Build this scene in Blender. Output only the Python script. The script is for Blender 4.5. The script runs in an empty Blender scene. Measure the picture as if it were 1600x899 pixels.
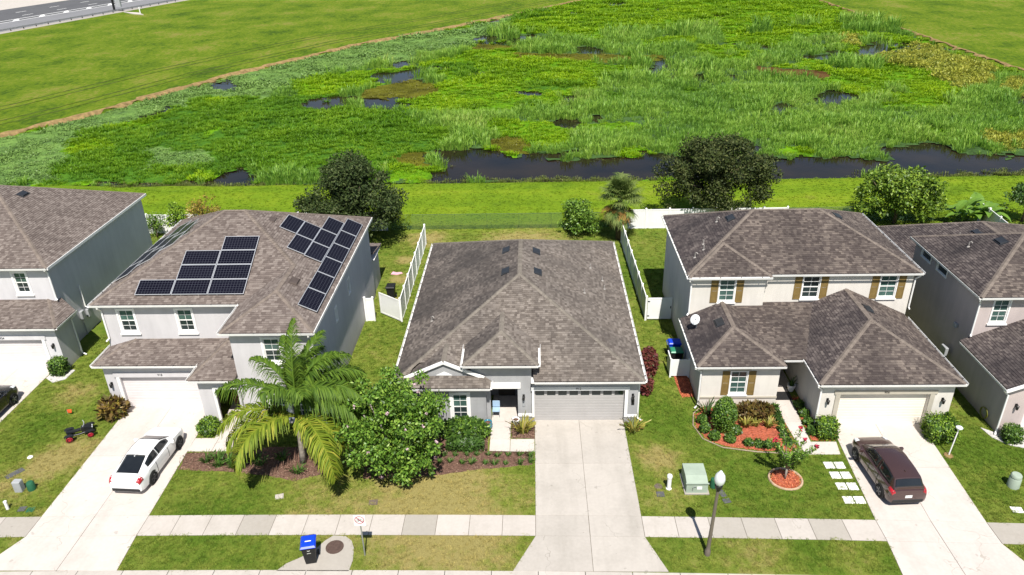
import bpy, bmesh, math, random
import numpy as np
from mathutils import Vector, Matrix

random.seed(11)
RNG = np.random.default_rng(11)
SC = bpy.context.scene
COL = SC.collection

# ---------------------------------------------------------------- camera
CAM_H = 25.5
PITCH, YAW, ROLL = math.radians(27.03), math.radians(-2.015), math.radians(-1.44)
fw = Vector((math.sin(YAW) * math.cos(PITCH), math.cos(YAW) * math.cos(PITCH), -math.sin(PITCH)))
rt = Vector((math.cos(YAW), -math.sin(YAW), 0))
upv = rt.cross(fw)
rt2 = math.cos(ROLL) * rt + math.sin(ROLL) * upv
up2 = -math.sin(ROLL) * rt + math.cos(ROLL) * upv
cd = bpy.data.cameras.new('camera')
cam = bpy.data.objects.new('camera', cd)
COL.objects.link(cam)
cd.sensor_width = 36.0
cd.lens = 1180.0 / 1600.0 * 36.0
cd.clip_end = 4000
M = Matrix((rt2, up2, -fw)).transposed().to_4x4()
M.translation = Vector((0, 0, CAM_H))
cam.matrix_world = M
SC.camera = cam

# ---------------------------------------------------------------- sky, sun, exposure
SUN_EL, SUN_AZ = math.radians(58.5), math.radians(8.0)      # behind the camera, a little to the right
w = bpy.data.worlds.new('World')
SC.world = w
w.use_nodes = True
wn = w.node_tree
wn.nodes.clear()
sky = wn.nodes.new('ShaderNodeTexSky')
sky.sky_type = 'NISHITA'
sky.sun_disc = False
sky.sun_elevation = SUN_EL
sky.sun_rotation = math.pi - SUN_AZ
sky.air_density = 1.0
sky.dust_density = 0.6
sky.ozone_density = 1.2
bg = wn.nodes.new('ShaderNodeBackground')
bg.inputs[1].default_value = 0.066
wo = wn.nodes.new('ShaderNodeOutputWorld')
wn.links.new(sky.outputs[0], bg.inputs[0])
wn.links.new(bg.outputs[0], wo.inputs[0])
sd = bpy.data.lights.new('sun', 'SUN')
sd.energy = 4.7
sd.angle = math.radians(0.53)
sd.color = (1.0, 0.955, 0.88)
sun = bpy.data.objects.new('sun', sd)
COL.objects.link(sun)
sdir = Vector((math.sin(SUN_AZ) * math.cos(SUN_EL), -math.cos(SUN_AZ) * math.cos(SUN_EL), math.sin(SUN_EL)))
sun.rotation_euler = sdir.to_track_quat('Z', 'Y').to_euler()
sun.location = sdir * 200
vs = SC.view_settings
vs.view_transform = 'Standard'
vs.look = 'None'
vs.exposure = 0.70
vs.gamma = 1.0
vs.use_curve_mapping = False
SC.cycles.use_denoising = True
SC.cycles.max_bounces = 6
SC.cycles.transparent_max_bounces = 8

# ---------------------------------------------------------------- materials
def nt(name):
    m = bpy.data.materials.new(name)
    m.use_nodes = True
    t = m.node_tree
    b = t.nodes['Principled BSDF']
    return m, t, b

def c4(c): return (c[0], c[1], c[2], 1.0)

def ramp(t, fac, stops):
    r = t.nodes.new('ShaderNodeValToRGB')
    e = r.color_ramp.elements
    e[0].position, e[0].color = stops[0][0], c4(stops[0][1])
    e[1].position, e[1].color = stops[-1][0], c4(stops[-1][1])
    for p, c in stops[1:-1]:
        x = e.new(p); x.color = c4(c)
    t.links.new(fac, r.inputs[0])
    return r.outputs[0]

def noise(t, scale, detail=3, vec=None, rough=0.55):
    n = t.nodes.new('ShaderNodeTexNoise')
    n.inputs['Scale'].default_value = scale
    n.inputs['Detail'].default_value = detail
    n.inputs['Roughness'].default_value = rough
    if vec is not None: t.links.new(vec, n.inputs['Vector'])
    return n.outputs['Fac']

def pos(t):
    return t.nodes.new('ShaderNodeNewGeometry').outputs['Position']

def mix(t, fac, a, b, mode='MIX'):
    n = t.nodes.new('ShaderNodeMix'); n.data_type = 'RGBA'; n.blend_type = mode
    for s, v in ((n.inputs[0], fac), (n.inputs[6], a), (n.inputs[7], b)):
        if isinstance(v, (int, float)): s.default_value = v
        elif isinstance(v, tuple): s.default_value = c4(v)
        else: t.links.new(v, s)
    return n.outputs[2]

def mth(t, op, a, b=None, c=None, clamp=False):
    n = t.nodes.new('ShaderNodeMath'); n.operation = op; n.use_clamp = clamp
    for s, v in zip(n.inputs, (a, b, c)):
        if v is None: continue
        if isinstance(v, (int, float)): s.default_value = v
        else: t.links.new(v, s)
    return n.outputs[0]

def bump(t, b, h, strength=0.4, dist=0.02):
    n = t.nodes.new('ShaderNodeBump')
    n.inputs['Strength'].default_value = strength
    n.inputs['Distance'].default_value = dist
    t.links.new(h, n.inputs['Height'])
    t.links.new(n.outputs[0], b.inputs['Normal'])

def vscale(t, vec, s):
    n = t.nodes.new('ShaderNodeVectorMath'); n.operation = 'MULTIPLY'
    t.links.new(vec, n.inputs[0]); n.inputs[1].default_value = s
    return n.outputs[0]

def plain(name, col, rough=0.7, spec=0.3, metal=0.0, var=0.12, scale=2.0, bmp=0.0, bscale=40.0, coat=0.0):
    """painted / plastic / metal surface with faint dirt and grain"""
    m, t, b = nt(name)
    p = pos(t)
    n1 = noise(t, scale, 5, p)
    lo = tuple(x * (1 - var) for x in col); hi = tuple(min(1, x * (1 + var * .6)) for x in col)
    t.links.new(ramp(t, n1, [(0.3, lo), (0.7, hi)]), b.inputs['Base Color'])
    b.inputs['Roughness'].default_value = rough
    b.inputs['Specular IOR Level'].default_value = spec
    b.inputs['Metallic'].default_value = metal
    if coat:
        b.inputs['Coat Weight'].default_value = coat
        b.inputs['Coat Roughness'].default_value = 0.04
    if bmp: bump(t, b, noise(t, bscale, 4, p), bmp, 0.01)
    return m

def stucco(name, col, grime=0.16):
    grime = grime + .10
    m, t, b = nt(name)
    p = pos(t)
    big = noise(t, 0.5, 4, p)
    streak = noise(t, 1.0, 4, vscale(t, p, (3.0, 3.0, 0.35)))
    f = mth(t, 'ADD', mth(t, 'MULTIPLY', big, 0.6), mth(t, 'MULTIPLY', streak, 0.4))
    c = ramp(t, f, [(0.3, tuple(x * (1 - grime) for x in col)), (0.6, col)])
    sz = t.nodes.new('ShaderNodeSeparateXYZ'); t.links.new(p, sz.inputs[0])
    hz = mth(t, 'SUBTRACT', 1.0, mth(t, 'DIVIDE', sz.outputs[2], mth(t, 'ADD', 0.15, mth(t, 'MULTIPLY', noise(t, 1.4, 4, p), .7))), clamp=True)
    c = mix(t, mth(t, 'MULTIPLY', hz, .55), c, tuple(x * k for x, k in zip(col, (.62, .56, .48))))
    fine = noise(t, 60, 3, p)
    c = mix(t, 0.14, c, ramp(t, fine, [(0.35, tuple(x * .7 for x in col)), (0.65, tuple(min(1, x * 1.15) for x in col))]))
    t.links.new(c, b.inputs['Base Color'])
    b.inputs['Roughness'].default_value = 0.9
    b.inputs['Specular IOR Level'].default_value = 0.15
    bump(t, b, fine, 0.35, 0.01)
    return m

def shingle_mat(name, cols, stain, stain_amt):
    m, t, b = nt(name)
    g = t.nodes.new('ShaderNodeNewGeometry')
    isl = g.outputs['Random Per Island']
    k = len(cols)
    c = ramp(t, isl, [(i / (k - 1), x) for i, x in enumerate(cols)])
    uv = t.nodes.new('ShaderNodeUVMap').outputs[0]
    st = noise(t, 1.0, 5, vscale(t, uv, (0.5, 0.13, 1.0)), 0.6)
    patch = noise(t, 0.35, 4, g.outputs['Position'])
    f = mth(t, 'ADD', mth(t, 'MULTIPLY', st, 0.6), mth(t, 'MULTIPLY', patch, 0.4))
    f = mth(t, 'MULTIPLY', mth(t, 'MULTIPLY', mth(t, 'SUBTRACT', f, 0.42), 5.0, clamp=True), stain_amt)
    c = mix(t, f, c, stain)
    gr = noise(t, 35, 2, g.outputs['Position'])
    c = mix(t, 0.5, c, ramp(t, gr, [(0.3, (.25, .25, .25)), (0.7, (.75, .75, .75))]), 'OVERLAY')
    t.links.new(c, b.inputs['Base Color'])
    b.inputs['Roughness'].default_value = 0.92
    b.inputs['Specular IOR Level'].default_value = 0.12
    bump(t, b, gr, 0.3, 0.01)
    return m

def concrete(name, col, stain=(0.30, 0.27, 0.23), amt=0.35, scale=0.6):
    m, t, b = nt(name)
    p = pos(t)
    oi = t.nodes.new('ShaderNodeObjectInfo').outputs['Random']
    base = mix(t, mth(t, 'MULTIPLY', oi, 0.30), col, tuple(x * .72 for x in col))
    n1 = noise(t, scale, 6, p, 0.62)
    n2 = noise(t, 7.0, 4, p)
    f = mth(t, 'MULTIPLY', mth(t, 'SUBTRACT', n1, 0.46), 3.2, clamp=True)
    c = mix(t, mth(t, 'MULTIPLY', f, amt), base, stain)
    tr = noise(t, 1.0, 5, vscale(t, p, (1.1, 0.10, 1.0)), 0.6)
    tr = mth(t, 'MULTIPLY', mth(t, 'SUBTRACT', tr, 0.50), 4.0, clamp=True)
    c = mix(t, mth(t, 'MULTIPLY', tr, amt * .8), c, stain)
    c = mix(t, 0.16, c, ramp(t, n2, [(0.35, tuple(x * .6 for x in col)), (0.7, col)]))
    vo = t.nodes.new('ShaderNodeTexVoronoi'); vo.feature = 'DISTANCE_TO_EDGE'; vo.inputs['Scale'].default_value = .30
    wv = t.nodes.new('ShaderNodeVectorMath'); wv.operation = 'ADD'; t.links.new(p, wv.inputs[0])
    wn2 = t.nodes.new('ShaderNodeTexNoise'); wn2.inputs['Scale'].default_value = 1.5; t.links.new(p, wn2.inputs['Vector']); t.links.new(wn2.outputs['Color'], wv.inputs[1])
    t.links.new(wv.outputs[0], vo.inputs['Vector'])
    ck = mth(t, 'MULTIPLY', mth(t, 'LESS_THAN', vo.outputs['Distance'], .0035), mth(t, 'GREATER_THAN', noise(t, .4, 2, p), .52))
    c = mix(t, mth(t, 'MULTIPLY', ck, .6), c, stain)
    sp = mth(t, 'GREATER_THAN', noise(t, 2.3, 2, p), .72)
    c = mix(t, mth(t, 'MULTIPLY', sp, .28), c, tuple(x * .45 for x in stain))
    t.links.new(c, b.inputs['Base Color'])
    b.inputs['Roughness'].default_value = 0.88
    b.inputs['Specular IOR Level'].default_value = 0.2
    bump(t, b, noise(t, 90, 3, p), 0.25, 0.006)
    return m

def leaf_mat(name, cols, trans=0.22, rough=0.5, spec=0.35, wscale=0.0, inst=0.0):
    """leaves: each leaf (island) its own tone; optional slow change over the ground"""
    m, t, b = nt(name)
    g = t.nodes.new('ShaderNodeNewGeometry')
    f = g.outputs['Random Per Island']
    if inst:
        oi = t.nodes.new('ShaderNodeObjectInfo').outputs['Random']
        f = mth(t, 'ADD', mth(t, 'MULTIPLY', f, 1 - inst), mth(t, 'MULTIPLY', oi, inst))
    if wscale:
        nz = mth(t, 'MULTIPLY', mth(t, 'SUBTRACT', noise(t, wscale, 4, g.outputs['Position']), 0.32), 2.6, clamp=True)
        f = mth(t, 'ADD', mth(t, 'MULTIPLY', f, 0.45), mth(t, 'MULTIPLY', nz, 0.55))
    k = len(cols)
    c = ramp(t, f, [(i / (k - 1), x) for i, x in enumerate(cols)])
    t.links.new(c, b.inputs['Base Color'])
    b.inputs['Roughness'].default_value = rough
    b.inputs['Specular IOR Level'].default_value = spec
    tr = t.nodes.new('ShaderNodeBsdfTranslucent')
    t.links.new(c, tr.inputs[0])
    ms = t.nodes.new('ShaderNodeMixShader')
    ms.inputs[0].default_value = trans
    t.links.new(b.outputs[0], ms.inputs[1]); t.links.new(tr.outputs[0], ms.inputs[2])
    t.links.new(ms.outputs[0], t.nodes['Material Output'].inputs[0])
    return m

# dry places in the lawns: (x, y, radius, amount)
DRY = [(-4.5, 28.3, 6.0, .75), (-10, 27.3, 5, .35), (-4.3, 24.3, 5.0, .60), (-24.8, 31.0, 2.6, .85), (-26.3, 29.0, 2.6, .6), (-27.5, 36.5, 2.0, .5),
       (6.2, 30.6, 2.0, .75), (6.0, 27.6, 2.2, .5), (9.6, 24.2, 2.6, .45), (13.3, 24.1, 2.0, .5), (-10.3, 51.5, 1.5, 1.0), (-9.9, 48.0, 1.1, 1.1), (-10.4, 55.0, 1.4, .8), (-1.0, 58.3, 5.5, .9), (-9.0, 59.4, 3.0, .8),
       (-14.5, 24.3, 5, -0.21), (-22.5, 44.5, 3, .6), (11.5, 27.6, 6.5, -0.27), (12.5, 24.5, 2.5, -0.30), (23, 31, 5, -0.36), (7.0, 33.5, 4.5, -0.30), (8.3, 52, 5, -0.42), (-10, 39, 4, -0.06), (-27.5, 33.5, 3.0, -0.24), (-15, 27.5, 3.5, -0.18)]

def grass_col(t, green, mid, dry):
    p = pos(t)
    n1 = noise(t, 0.28, 5, p, 0.6)
    n2 = noise(t, 1.7, 4, p, 0.65)
    d = mth(t, 'ADD', mth(t, 'MULTIPLY', mth(t, 'SUBTRACT', n1, 0.5), 1.1), mth(t, 'MULTIPLY', mth(t, 'SUBTRACT', n2, 0.5), 1.5))
    d = mth(t, 'ADD', d, 0.36)
    for x, y, r, a in DRY:
        v = t.nodes.new('ShaderNodeVectorMath'); v.operation = 'DISTANCE'
        t.links.new(p, v.inputs[0]); v.inputs[1].default_value = (x, y, 0)
        mr = t.nodes.new('ShaderNodeMapRange'); mr.interpolation_type = 'SMOOTHSTEP'
        t.links.new(v.outputs['Value'], mr.inputs[0])
        mr.inputs[1].default_value = r; mr.inputs[2].default_value = 0.0
        mr.inputs[3].default_value = 0.0; mr.inputs[4].default_value = a
        d = mth(t, 'ADD', d, mr.outputs[0])
    return ramp(t, d, [(0.0, green), (0.5, mid), (1.0, dry)]), p

G_GREEN, G_MID, G_DRY = (0.080, 0.136, 0.014), (0.150, 0.186, 0.030), (0.262, 0.222, 0.080)

def bank_mix(t, c, p):
    sep = t.nodes.new('ShaderNodeSeparateXYZ'); t.links.new(p, sep.inputs[0])
    # mown bank and field behind the houses: yellower green, mowing bands along the bank
    nb = noise(t, 1.0, 5, vscale(t, p, (0.05, 0.35, 1)), 0.6)
    nf = noise(t, 0.08, 7, p, 0.68)
    nff = noise(t, 0.6, 4, p, 0.6)
    f2 = mth(t, 'ADD', mth(t, 'MULTIPLY', nb, 0.35), mth(t, 'ADD', mth(t, 'MULTIPLY', nf, 0.4), mth(t, 'MULTIPLY', nff, 0.25)))
    bank = ramp(t, f2, [(0.36, (0.075, 0.135, 0.008)), (0.46, (0.125, 0.205, 0.010)), (0.56, (0.165, 0.235, 0.013)), (0.68, (0.220, 0.210, 0.050))])
    mr = t.nodes.new('ShaderNodeMapRange'); t.links.new(sep.outputs[1], mr.inputs[0])
    mr.inputs[1].default_value = 60.0; mr.inputs[2].default_value = 63.5
    c = mix(t, mr.outputs[0], c, bank)
    ns = noise(t, 1.0, 6, vscale(t, p, (0.22, 0.07, 1)), 0.65)
    nfi = noise(t, 1.6, 6, vscale(t, p, (1.0, 0.45, 1)), 0.75)
    f3 = mth(t, 'ADD', mth(t, 'MULTIPLY', nf, 0.36), mth(t, 'ADD', mth(t, 'MULTIPLY', ns, 0.20), mth(t, 'MULTIPLY', nfi, 0.44)))
    field = ramp(t, f3, [(0.42, (0.040, 0.078, 0.006)), (0.475, (0.078, 0.130, 0.007)), (0.525, (0.112, 0.162, 0.009)), (0.585, (0.175, 0.170, 0.038))])
    m2 = t.nodes.new('ShaderNodeMapRange'); t.links.new(sep.outputs[1], m2.inputs[0])
    m2.inputs[1].default_value = 75.0; m2.inputs[2].default_value = 80.0
    c = mix(t, m2.outputs[0], c, field)
    return c

def lawn_mat():
    m, t, b = nt('lawn')
    c, p = grass_col(t, G_GREEN, G_MID, G_DRY)
    c = bank_mix(t, c, p)
    fine = noise(t, 22, 5, p, 0.75)
    c = mix(t, 0.75, c, ramp(t, fine, [(0.25, (.16, .16, .16)), (0.75, (.84, .84, .84))]), 'OVERLAY')
    t.links.new(c, b.inputs['Base Color'])
    b.inputs['Roughness'].default_value = 0.95
    b.inputs['Specular IOR Level'].default_value = 0.08
    bump(t, b, fine, 0.9, 0.06)
    return m

def tuft_mat():
    m, t, b = nt('grass_blade')
    c, p = grass_col(t, G_GREEN, G_MID, G_DRY)
    c = bank_mix(t, c, p)
    g = t.nodes.new('ShaderNodeNewGeometry')
    oi = t.nodes.new('ShaderNodeObjectInfo').outputs['Random']
    f = mth(t, 'ADD', mth(t, 'MULTIPLY', g.outputs['Random Per Island'], .5), mth(t, 'MULTIPLY', oi, .5))
    c = mix(t, 0.75, c, ramp(t, f, [(0.1, (.22, .25, .2)), (0.9, (.85, .8, .7))]), 'OVERLAY')
    t.links.new(c, b.inputs['Base Color'])
    b.inputs['Roughness'].default_value = 0.6
    b.inputs['Specular IOR Level'].default_value = 0.2
    return m

MT = {}
MT['lawn'] = lawn_mat()
MT['tuft'] = tuft_mat()
MT['conc'] = concrete('pale_concrete', (0.54, 0.49, 0.45), amt=0.36)
MT['conc_walk'] = concrete('sidewalk_concrete', (0.475, 0.435, 0.395), amt=0.45, scale=0.9)
MT['conc_old'] = concrete('weathered_concrete', (0.37, 0.34, 0.30), amt=0.45, scale=1.2)
MT['joint'] = plain('joint_dirt', (0.15, 0.13, 0.10), 0.95, 0.1, var=.3, scale=5)
MT['asphalt'] = concrete('asphalt', (0.105, 0.105, 0.11), stain=(0.05, 0.05, 0.055), amt=0.5, scale=0.2)
MT['asphalt_lt'] = concrete('shoulder_asphalt', (0.21, 0.21, 0.22), stain=(0.12, 0.12, 0.12), amt=0.4, scale=0.2)
MT['soil'] = plain('sandy_soil', (0.25, 0.17, 0.075), 0.95, 0.1, var=.45, scale=1.5, bmp=.6, bscale=12)
MT['mulch'] = plain('brown_mulch', (0.13, 0.075, 0.055), 0.95, 0.1, var=.5, scale=9, bmp=.9, bscale=25)
MT['redmulch'] = plain('red_mulch', (0.34, 0.095, 0.055), 0.95, 0.1, var=.5, scale=9, bmp=.9, bscale=25)
MT['white'] = plain('white_paint', (0.80, 0.79, 0.77), 0.45, 0.4, var=.08, scale=1.2)
MT['vinyl'] = plain('white_vinyl', (0.78, 0.78, 0.77), 0.4, 0.4, var=.08, scale=1.0)
MT['black'] = plain('black_metal', (0.012, 0.012, 0.013), 0.4, 0.4, var=.2)
MT['rubber'] = plain('black_rubber', (0.018, 0.018, 0.018), 0.85, 0.2, var=.2)
MT['darkvent'] = plain('black_roof_vent', (0.022, 0.024, 0.028), 0.45, 0.4, var=.2)
MT['brownvent'] = plain('brown_roof_vent', (0.085, 0.065, 0.055), 0.5, 0.3, var=.2)
MT['grey'] = plain('grey_metal', (0.32, 0.33, 0.34), 0.5, 0.4, var=.15)
MT['galv'] = plain('galvanised_steel', (0.42, 0.43, 0.44), 0.4, 0.5, metal=.6, var=.15)
MT['alu'] = plain('aluminium_frame', (0.62, 0.63, 0.65), 0.35, 0.5, metal=.5, var=.08)
MT['wood'] = plain('brown_wood', (0.17, 0.085, 0.04), 0.65, 0.3, var=.35, scale=6)
MT['palewood'] = plain('pale_wood', (0.42, 0.25, 0.13), 0.65, 0.3, var=.3, scale=6)
MT['bark'] = plain('bark', (0.14, 0.105, 0.075), 0.95, 0.1, var=.4, scale=7, bmp=.8, bscale=14)
MT['palmbark'] = plain('palm_bark', (0.27, 0.235, 0.20), 0.95, 0.1, var=.35, scale=6, bmp=.8, bscale=12)
MT['darkin'] = plain('dark_interior', (0.03, 0.028, 0.026), 0.8, 0.2, var=.2)

def glass_mat(name, col, rough=0.06):
    m, t, b = nt(name)
    p = pos(t)
    c = ramp(t, noise(t, 1.3, 3, p), [(0.3, tuple(x * .7 for x in col)), (0.7, tuple(x * 1.25 for x in col))])
    t.links.new(c, b.inputs['Base Color'])
    b.inputs['Roughness'].default_value = rough
    b.inputs['Specular IOR Level'].default_value = 0.6
    return m
MT['glass_teal'] = glass_mat('window_glass_with_blind', (0.055, 0.105, 0.092))
MT['glass_dark'] = glass_mat('dark_window_glass', (0.022, 0.034, 0.034))
MT['glass_car'] = glass_mat('tinted_car_glass', (0.012, 0.014, 0.016), 0.03)

# ---------------------------------------------------------------- mesh helpers
OFF = {}
class MB:
    def __init__(s): s.v, s.f, s.m, s.uv = [], [], [], []
    def add(s, vs_, fs, m=0):
        o = len(s.v)
        s.v += [tuple(v) for v in vs_]
        s.f += [tuple(i + o for i in f) for f in fs]
        s.m += [m] * len(fs)
        return s
    def obox(s, c, ax, ay, az, m=0):
        c, ax, ay, az = Vector(c), Vector(ax), Vector(ay), Vector(az)
        P = [c + i * ax + j * ay + k * az for k in (-1, 1) for j in (-1, 1) for i in (-1, 1)]
        return s.add(P, [(0, 2, 3, 1), (4, 5, 7, 6), (0, 1, 5, 4), (2, 6, 7, 3), (0, 4, 6, 2), (1, 3, 7, 5)], m)
    def box(s, a, b, m=0):
        a, b = Vector(a), Vector(b)
        d = (b - a) / 2
        return s.obox((a + b) / 2, (d.x, 0, 0), (0, d.y, 0), (0, 0, d.z), m)
    def rbox(s, a, b, r, m=0):
        """box with chamfered vertical edges and top edges"""
        x0, y0, z0 = a; x1, y1, z1 = b
        def ring(i, z):
            return [(x0 + i + r, y0 + i, z), (x1 - i - r, y0 + i, z), (x1 - i, y0 + i + r, z), (x1 - i, y1 - i - r, z),
                    (x1 - i - r, y1 - i, z), (x0 + i + r, y1 - i, z), (x0 + i, y1 - i - r, z), (x0 + i, y0 + i + r, z)]
        P = ring(0, z0) + ring(0, z1 - r) + ring(r * .8, z1)
        F = [tuple(range(7, -1, -1)), tuple(range(16, 24))]
        for l in (0, 8):
            F += [(l + i, l + (i + 1) % 8, l + 8 + (i + 1) % 8, l + 8 + i) for i in range(8)]
        return s.add(P, F, m)
    def bar(s, p, q, wdt, h, m=0, up=(0, 0, 1)):
        p, q = Vector(p), Vector(q)
        d = (q - p)
        u = d.normalized(); sd_ = u.cross(Vector(up))
        if sd_.length < 1e-4: sd_ = u.cross(Vector((1, 0, 0)))
        sd_.normalize(); n = sd_.cross(u)
        return s.obox((p + q) / 2, d / 2, sd_ * wdt / 2, n * h / 2, m)
    def tube(s, pts, rads, n=8, m=0, cap=True):
        pts = [Vector(p) for p in pts]
        if isinstance(rads, (int, float)): rads = [rads] * len(pts)
        P = []; ref = None
        for i, p in enumerate(pts):
            d = (pts[min(i + 1, len(pts) - 1)] - pts[max(i - 1, 0)]).normalized()
            if ref is None:
                ref = d.cross(Vector((0.3, 1, 0.2)))
                if ref.length < .1: ref = d.cross(Vector((1, 0, 0)))
            a = (ref - d * ref.dot(d)).normalized(); ref = a; b = d.cross(a)
            P += [p + (a * math.cos(k * 2 * math.pi / n) + b * math.sin(k * 2 * math.pi / n)) * rads[i] for k in range(n)]
        F = []
        for i in range(len(pts) - 1):
            F += [(i * n + k, i * n + (k + 1) % n, (i + 1) * n + (k + 1) % n, (i + 1) * n + k) for k in range(n)]
        if cap:
            F.append(tuple(range(n - 1, -1, -1))); F.append(tuple(range((len(pts) - 1) * n, len(pts) * n)))
        return s.add(P, F, m)
    def lathe(s, prof, n=16, o=(0, 0, 0), m=0, axis='z', cap=True):
        P = []
        for r, z in prof:
            for k in range(n):
                a = k * 2 * math.pi / n
                x, y = r * math.cos(a), r * math.sin(a)
                v = (x, y, z) if axis == 'z' else ((z, x, y) if axis == 'x' else (x, z, y))
                P.append((o[0] + v[0], o[1] + v[1], o[2] + v[2]))
        F = []
        for i in range(len(prof) - 1):
            F += [(i * n + k, i * n + (k + 1) % n, (i + 1) * n + (k + 1) % n, (i + 1) * n + k) for k in range(n)]
        if cap:
            F.append(tuple(range(n - 1, -1, -1))); F.append(tuple(range((len(prof) - 1) * n, len(prof) * n)))
        return s.add(P, F, m)
    def extr(s, poly, vec, m=0):
        poly = [Vector(p) for p in poly]; vec = Vector(vec); n = len(poly)
        P = poly + [p + vec for p in poly]
        F = [tuple(range(n - 1, -1, -1)), tuple(range(n, 2 * n))] + [(i, (i + 1) % n, n + (i + 1) % n, n + i) for i in range(n)]
        return s.add(P, F, m)
    def frame(s, O, ex, n, u0, u1, z0, z1, wd, d0, d1, m=0):
        """rectangular ring on a wall plane; O origin, ex along, n outward"""
        O, ex, n = Vector(O), Vector(ex), Vector(n)
        def p(u, z, d): return O + ex * u + Vector((0, 0, z)) + n * d
        out = [(u0, z0), (u1, z0), (u1, z1), (u0, z1)]
        inn = [(u0 + wd, z0 + wd), (u1 - wd, z0 + wd), (u1 - wd, z1 - wd), (u0 + wd, z1 - wd)]
        P = [p(*a, d1) for a in out] + [p(*a, d1) for a in inn] + [p(*a, d0) for a in out] + [p(*a, d0) for a in inn]
        F = []
        for i in range(4):
            j = (i + 1) % 4
            F += [(i, j, 4 + j, 4 + i), (8 + j, 8 + i, 12 + i, 12 + j), (j, i, 8 + i, 8 + j), (4 + i, 4 + j, 12 + j, 12 + i)]
        return s.add(P, F, m)
    def build(s, name, mats, parent=None, smooth=False, autos=None, recalc=True):
        if not isinstance(mats, (list, tuple)): mats = [mats]
        me = bpy.data.meshes.new(name)
        o_ = OFF.get(parent.name, (0, 0, 0)) if parent is not None else (0, 0, 0)
        vv = [(a - o_[0], b - o_[1], c - o_[2]) for a, b, c in s.v] if any(o_) else s.v
        me.from_pydata(vv, [], s.f)
        for x in mats: me.materials.append(MT[x] if isinstance(x, str) else x)
        if len(mats) > 1: me.polygons.foreach_set('material_index', s.m)
        if recalc:
            bm = bmesh.new(); bm.from_mesh(me)
            bmesh.ops.recalc_face_normals(bm, faces=bm.faces)
            bm.to_mesh(me); bm.free()
        if smooth:
            me.polygons.foreach_set('use_smooth', [True] * len(me.polygons))
            if autos: me.set_sharp_from_angle(angle=math.radians(autos))
        me.update()
        return link(name, me, parent)

def link(name, me, parent=None):
    o = bpy.data.objects.new(name, me)
    COL.objects.link(o)
    if parent is not None:
        o.parent = parent
        OFF[o.name] = OFF.get(parent.name, (0, 0, 0))
    return o

def tag(o, label=None, cat=None, group=None, kind=None):
    if label: o['label'] = label
    if cat: o['category'] = cat
    if group: o['group'] = group
    if kind: o['kind'] = kind
    return o

def thing(name, label, cat, loc=(0, 0, 0), rz=0.0, group=None, local=False):
    o = bpy.data.objects.new(name, None)
    o.empty_display_size = 0.3
    COL.objects.link(o)
    o.location = loc; o.rotation_euler = (0, 0, rz)
    OFF[o.name] = (0, 0, 0) if local else tuple(loc)
    return tag(o, label, cat, group)

def struct(o): o['kind'] = 'structure'; return o
def stuff(o, label=None):
    o['kind'] = 'stuff'
    if label: o['label'] = label
    return o

def npmesh(name, V, F, mats, parent=None, smooth=False, mi=None, uv=None):
    """V (n,3) array, F (k,4) or (k,3) int array"""
    V = np.asarray(V, dtype=np.float32).copy(); F = np.asarray(F, dtype=np.int32)
    if parent is not None: V -= np.array(OFF.get(parent.name, (0, 0, 0)), dtype=np.float32)
    if not isinstance(mats, (list, tuple)): mats = [mats]
    k = F.shape[1]
    me = bpy.data.meshes.new(name)
    me.vertices.add(len(V)); me.vertices.foreach_set('co', V.ravel())
    me.loops.add(F.size); me.loops.foreach_set('vertex_index', F.ravel())
    me.polygons.add(len(F)); me.polygons.foreach_set('loop_start', np.arange(0, F.size, k, dtype=np.int32))
    me.polygons.foreach_set('loop_total', np.full(len(F), k, dtype=np.int32))
    for x in mats: me.materials.append(MT[x] if isinstance(x, str) else x)
    if mi is not None: me.polygons.foreach_set('material_index', np.asarray(mi, dtype=np.int32))
    if smooth: me.polygons.foreach_set('use_smooth', np.ones(len(F), dtype=bool))
    if uv is not None:
        l = me.uv_layers.new(name='UVMap'); l.data.foreach_set('uv', np.asarray(uv, dtype=np.float32).ravel())
    me.update(calc_edges=True); me.validate()
    return link(name, me, parent)

def leafquads(C, D, N, L, W, fold=0.0):
    """rhombic leaves: centre/base C, direction D, normal N (n,3), length L, width W (n,)"""
    D = D / (np.linalg.norm(D, axis=1, keepdims=True) + 1e-9)
    S = np.cross(D, N); S /= (np.linalg.norm(S, axis=1, keepdims=True) + 1e-9)
    L = np.asarray(L)[:, None]; W = np.asarray(W)[:, None]
    a = C; b = C + D * L * .45 + S * W * .5; c = C + D * L; d = C + D * L * .45 - S * W * .5
    V = np.stack([a, b, c, d], 1).reshape(-1, 3)
    F = np.arange(len(C) * 4).reshape(-1, 4)
    return V, F

def unit(n):
    v = RNG.normal(size=(n, 3)); return v / np.linalg.norm(v, axis=1, keepdims=True)

def textmesh(name, s, size, mat, parent, loc, rot=(math.pi / 2, 0, 0), ext=0.006):
    cu = bpy.data.curves.new(name, 'FONT'); cu.body = s; cu.size = size; cu.extrude = ext
    cu.align_x = 'CENTER'; cu.align_y = 'CENTER'
    tmp = bpy.data.objects.new(name + '_tmp', cu)
    me = bpy.data.meshes.new_from_object(tmp)
    bpy.data.objects.remove(tmp); bpy.data.curves.remove(cu)
    me.materials.clear(); me.materials.append(MT[mat])
    o = link(name, me, parent)
    f = OFF.get(parent.name, (0, 0, 0))
    o.location = (loc[0] - f[0], loc[1] - f[1], loc[2] - f[2]); o.rotation_euler = rot
    return o

# ================================================================ ground, pond, marsh
POND = [(-95, 74.6), (-60, 74.7), (-42, 73.9), (4, 73.4), (49, 73.4), (77.5, 73.7), (77.8, 330), (70, 320), (8.4, 224.8), (-5.4, 203.9),
        (-19.8, 183.7), (-37.5, 161), (-54.1, 130.4), (-64.2, 105.6), (-69.7, 95.3), (-95, 78)]

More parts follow.
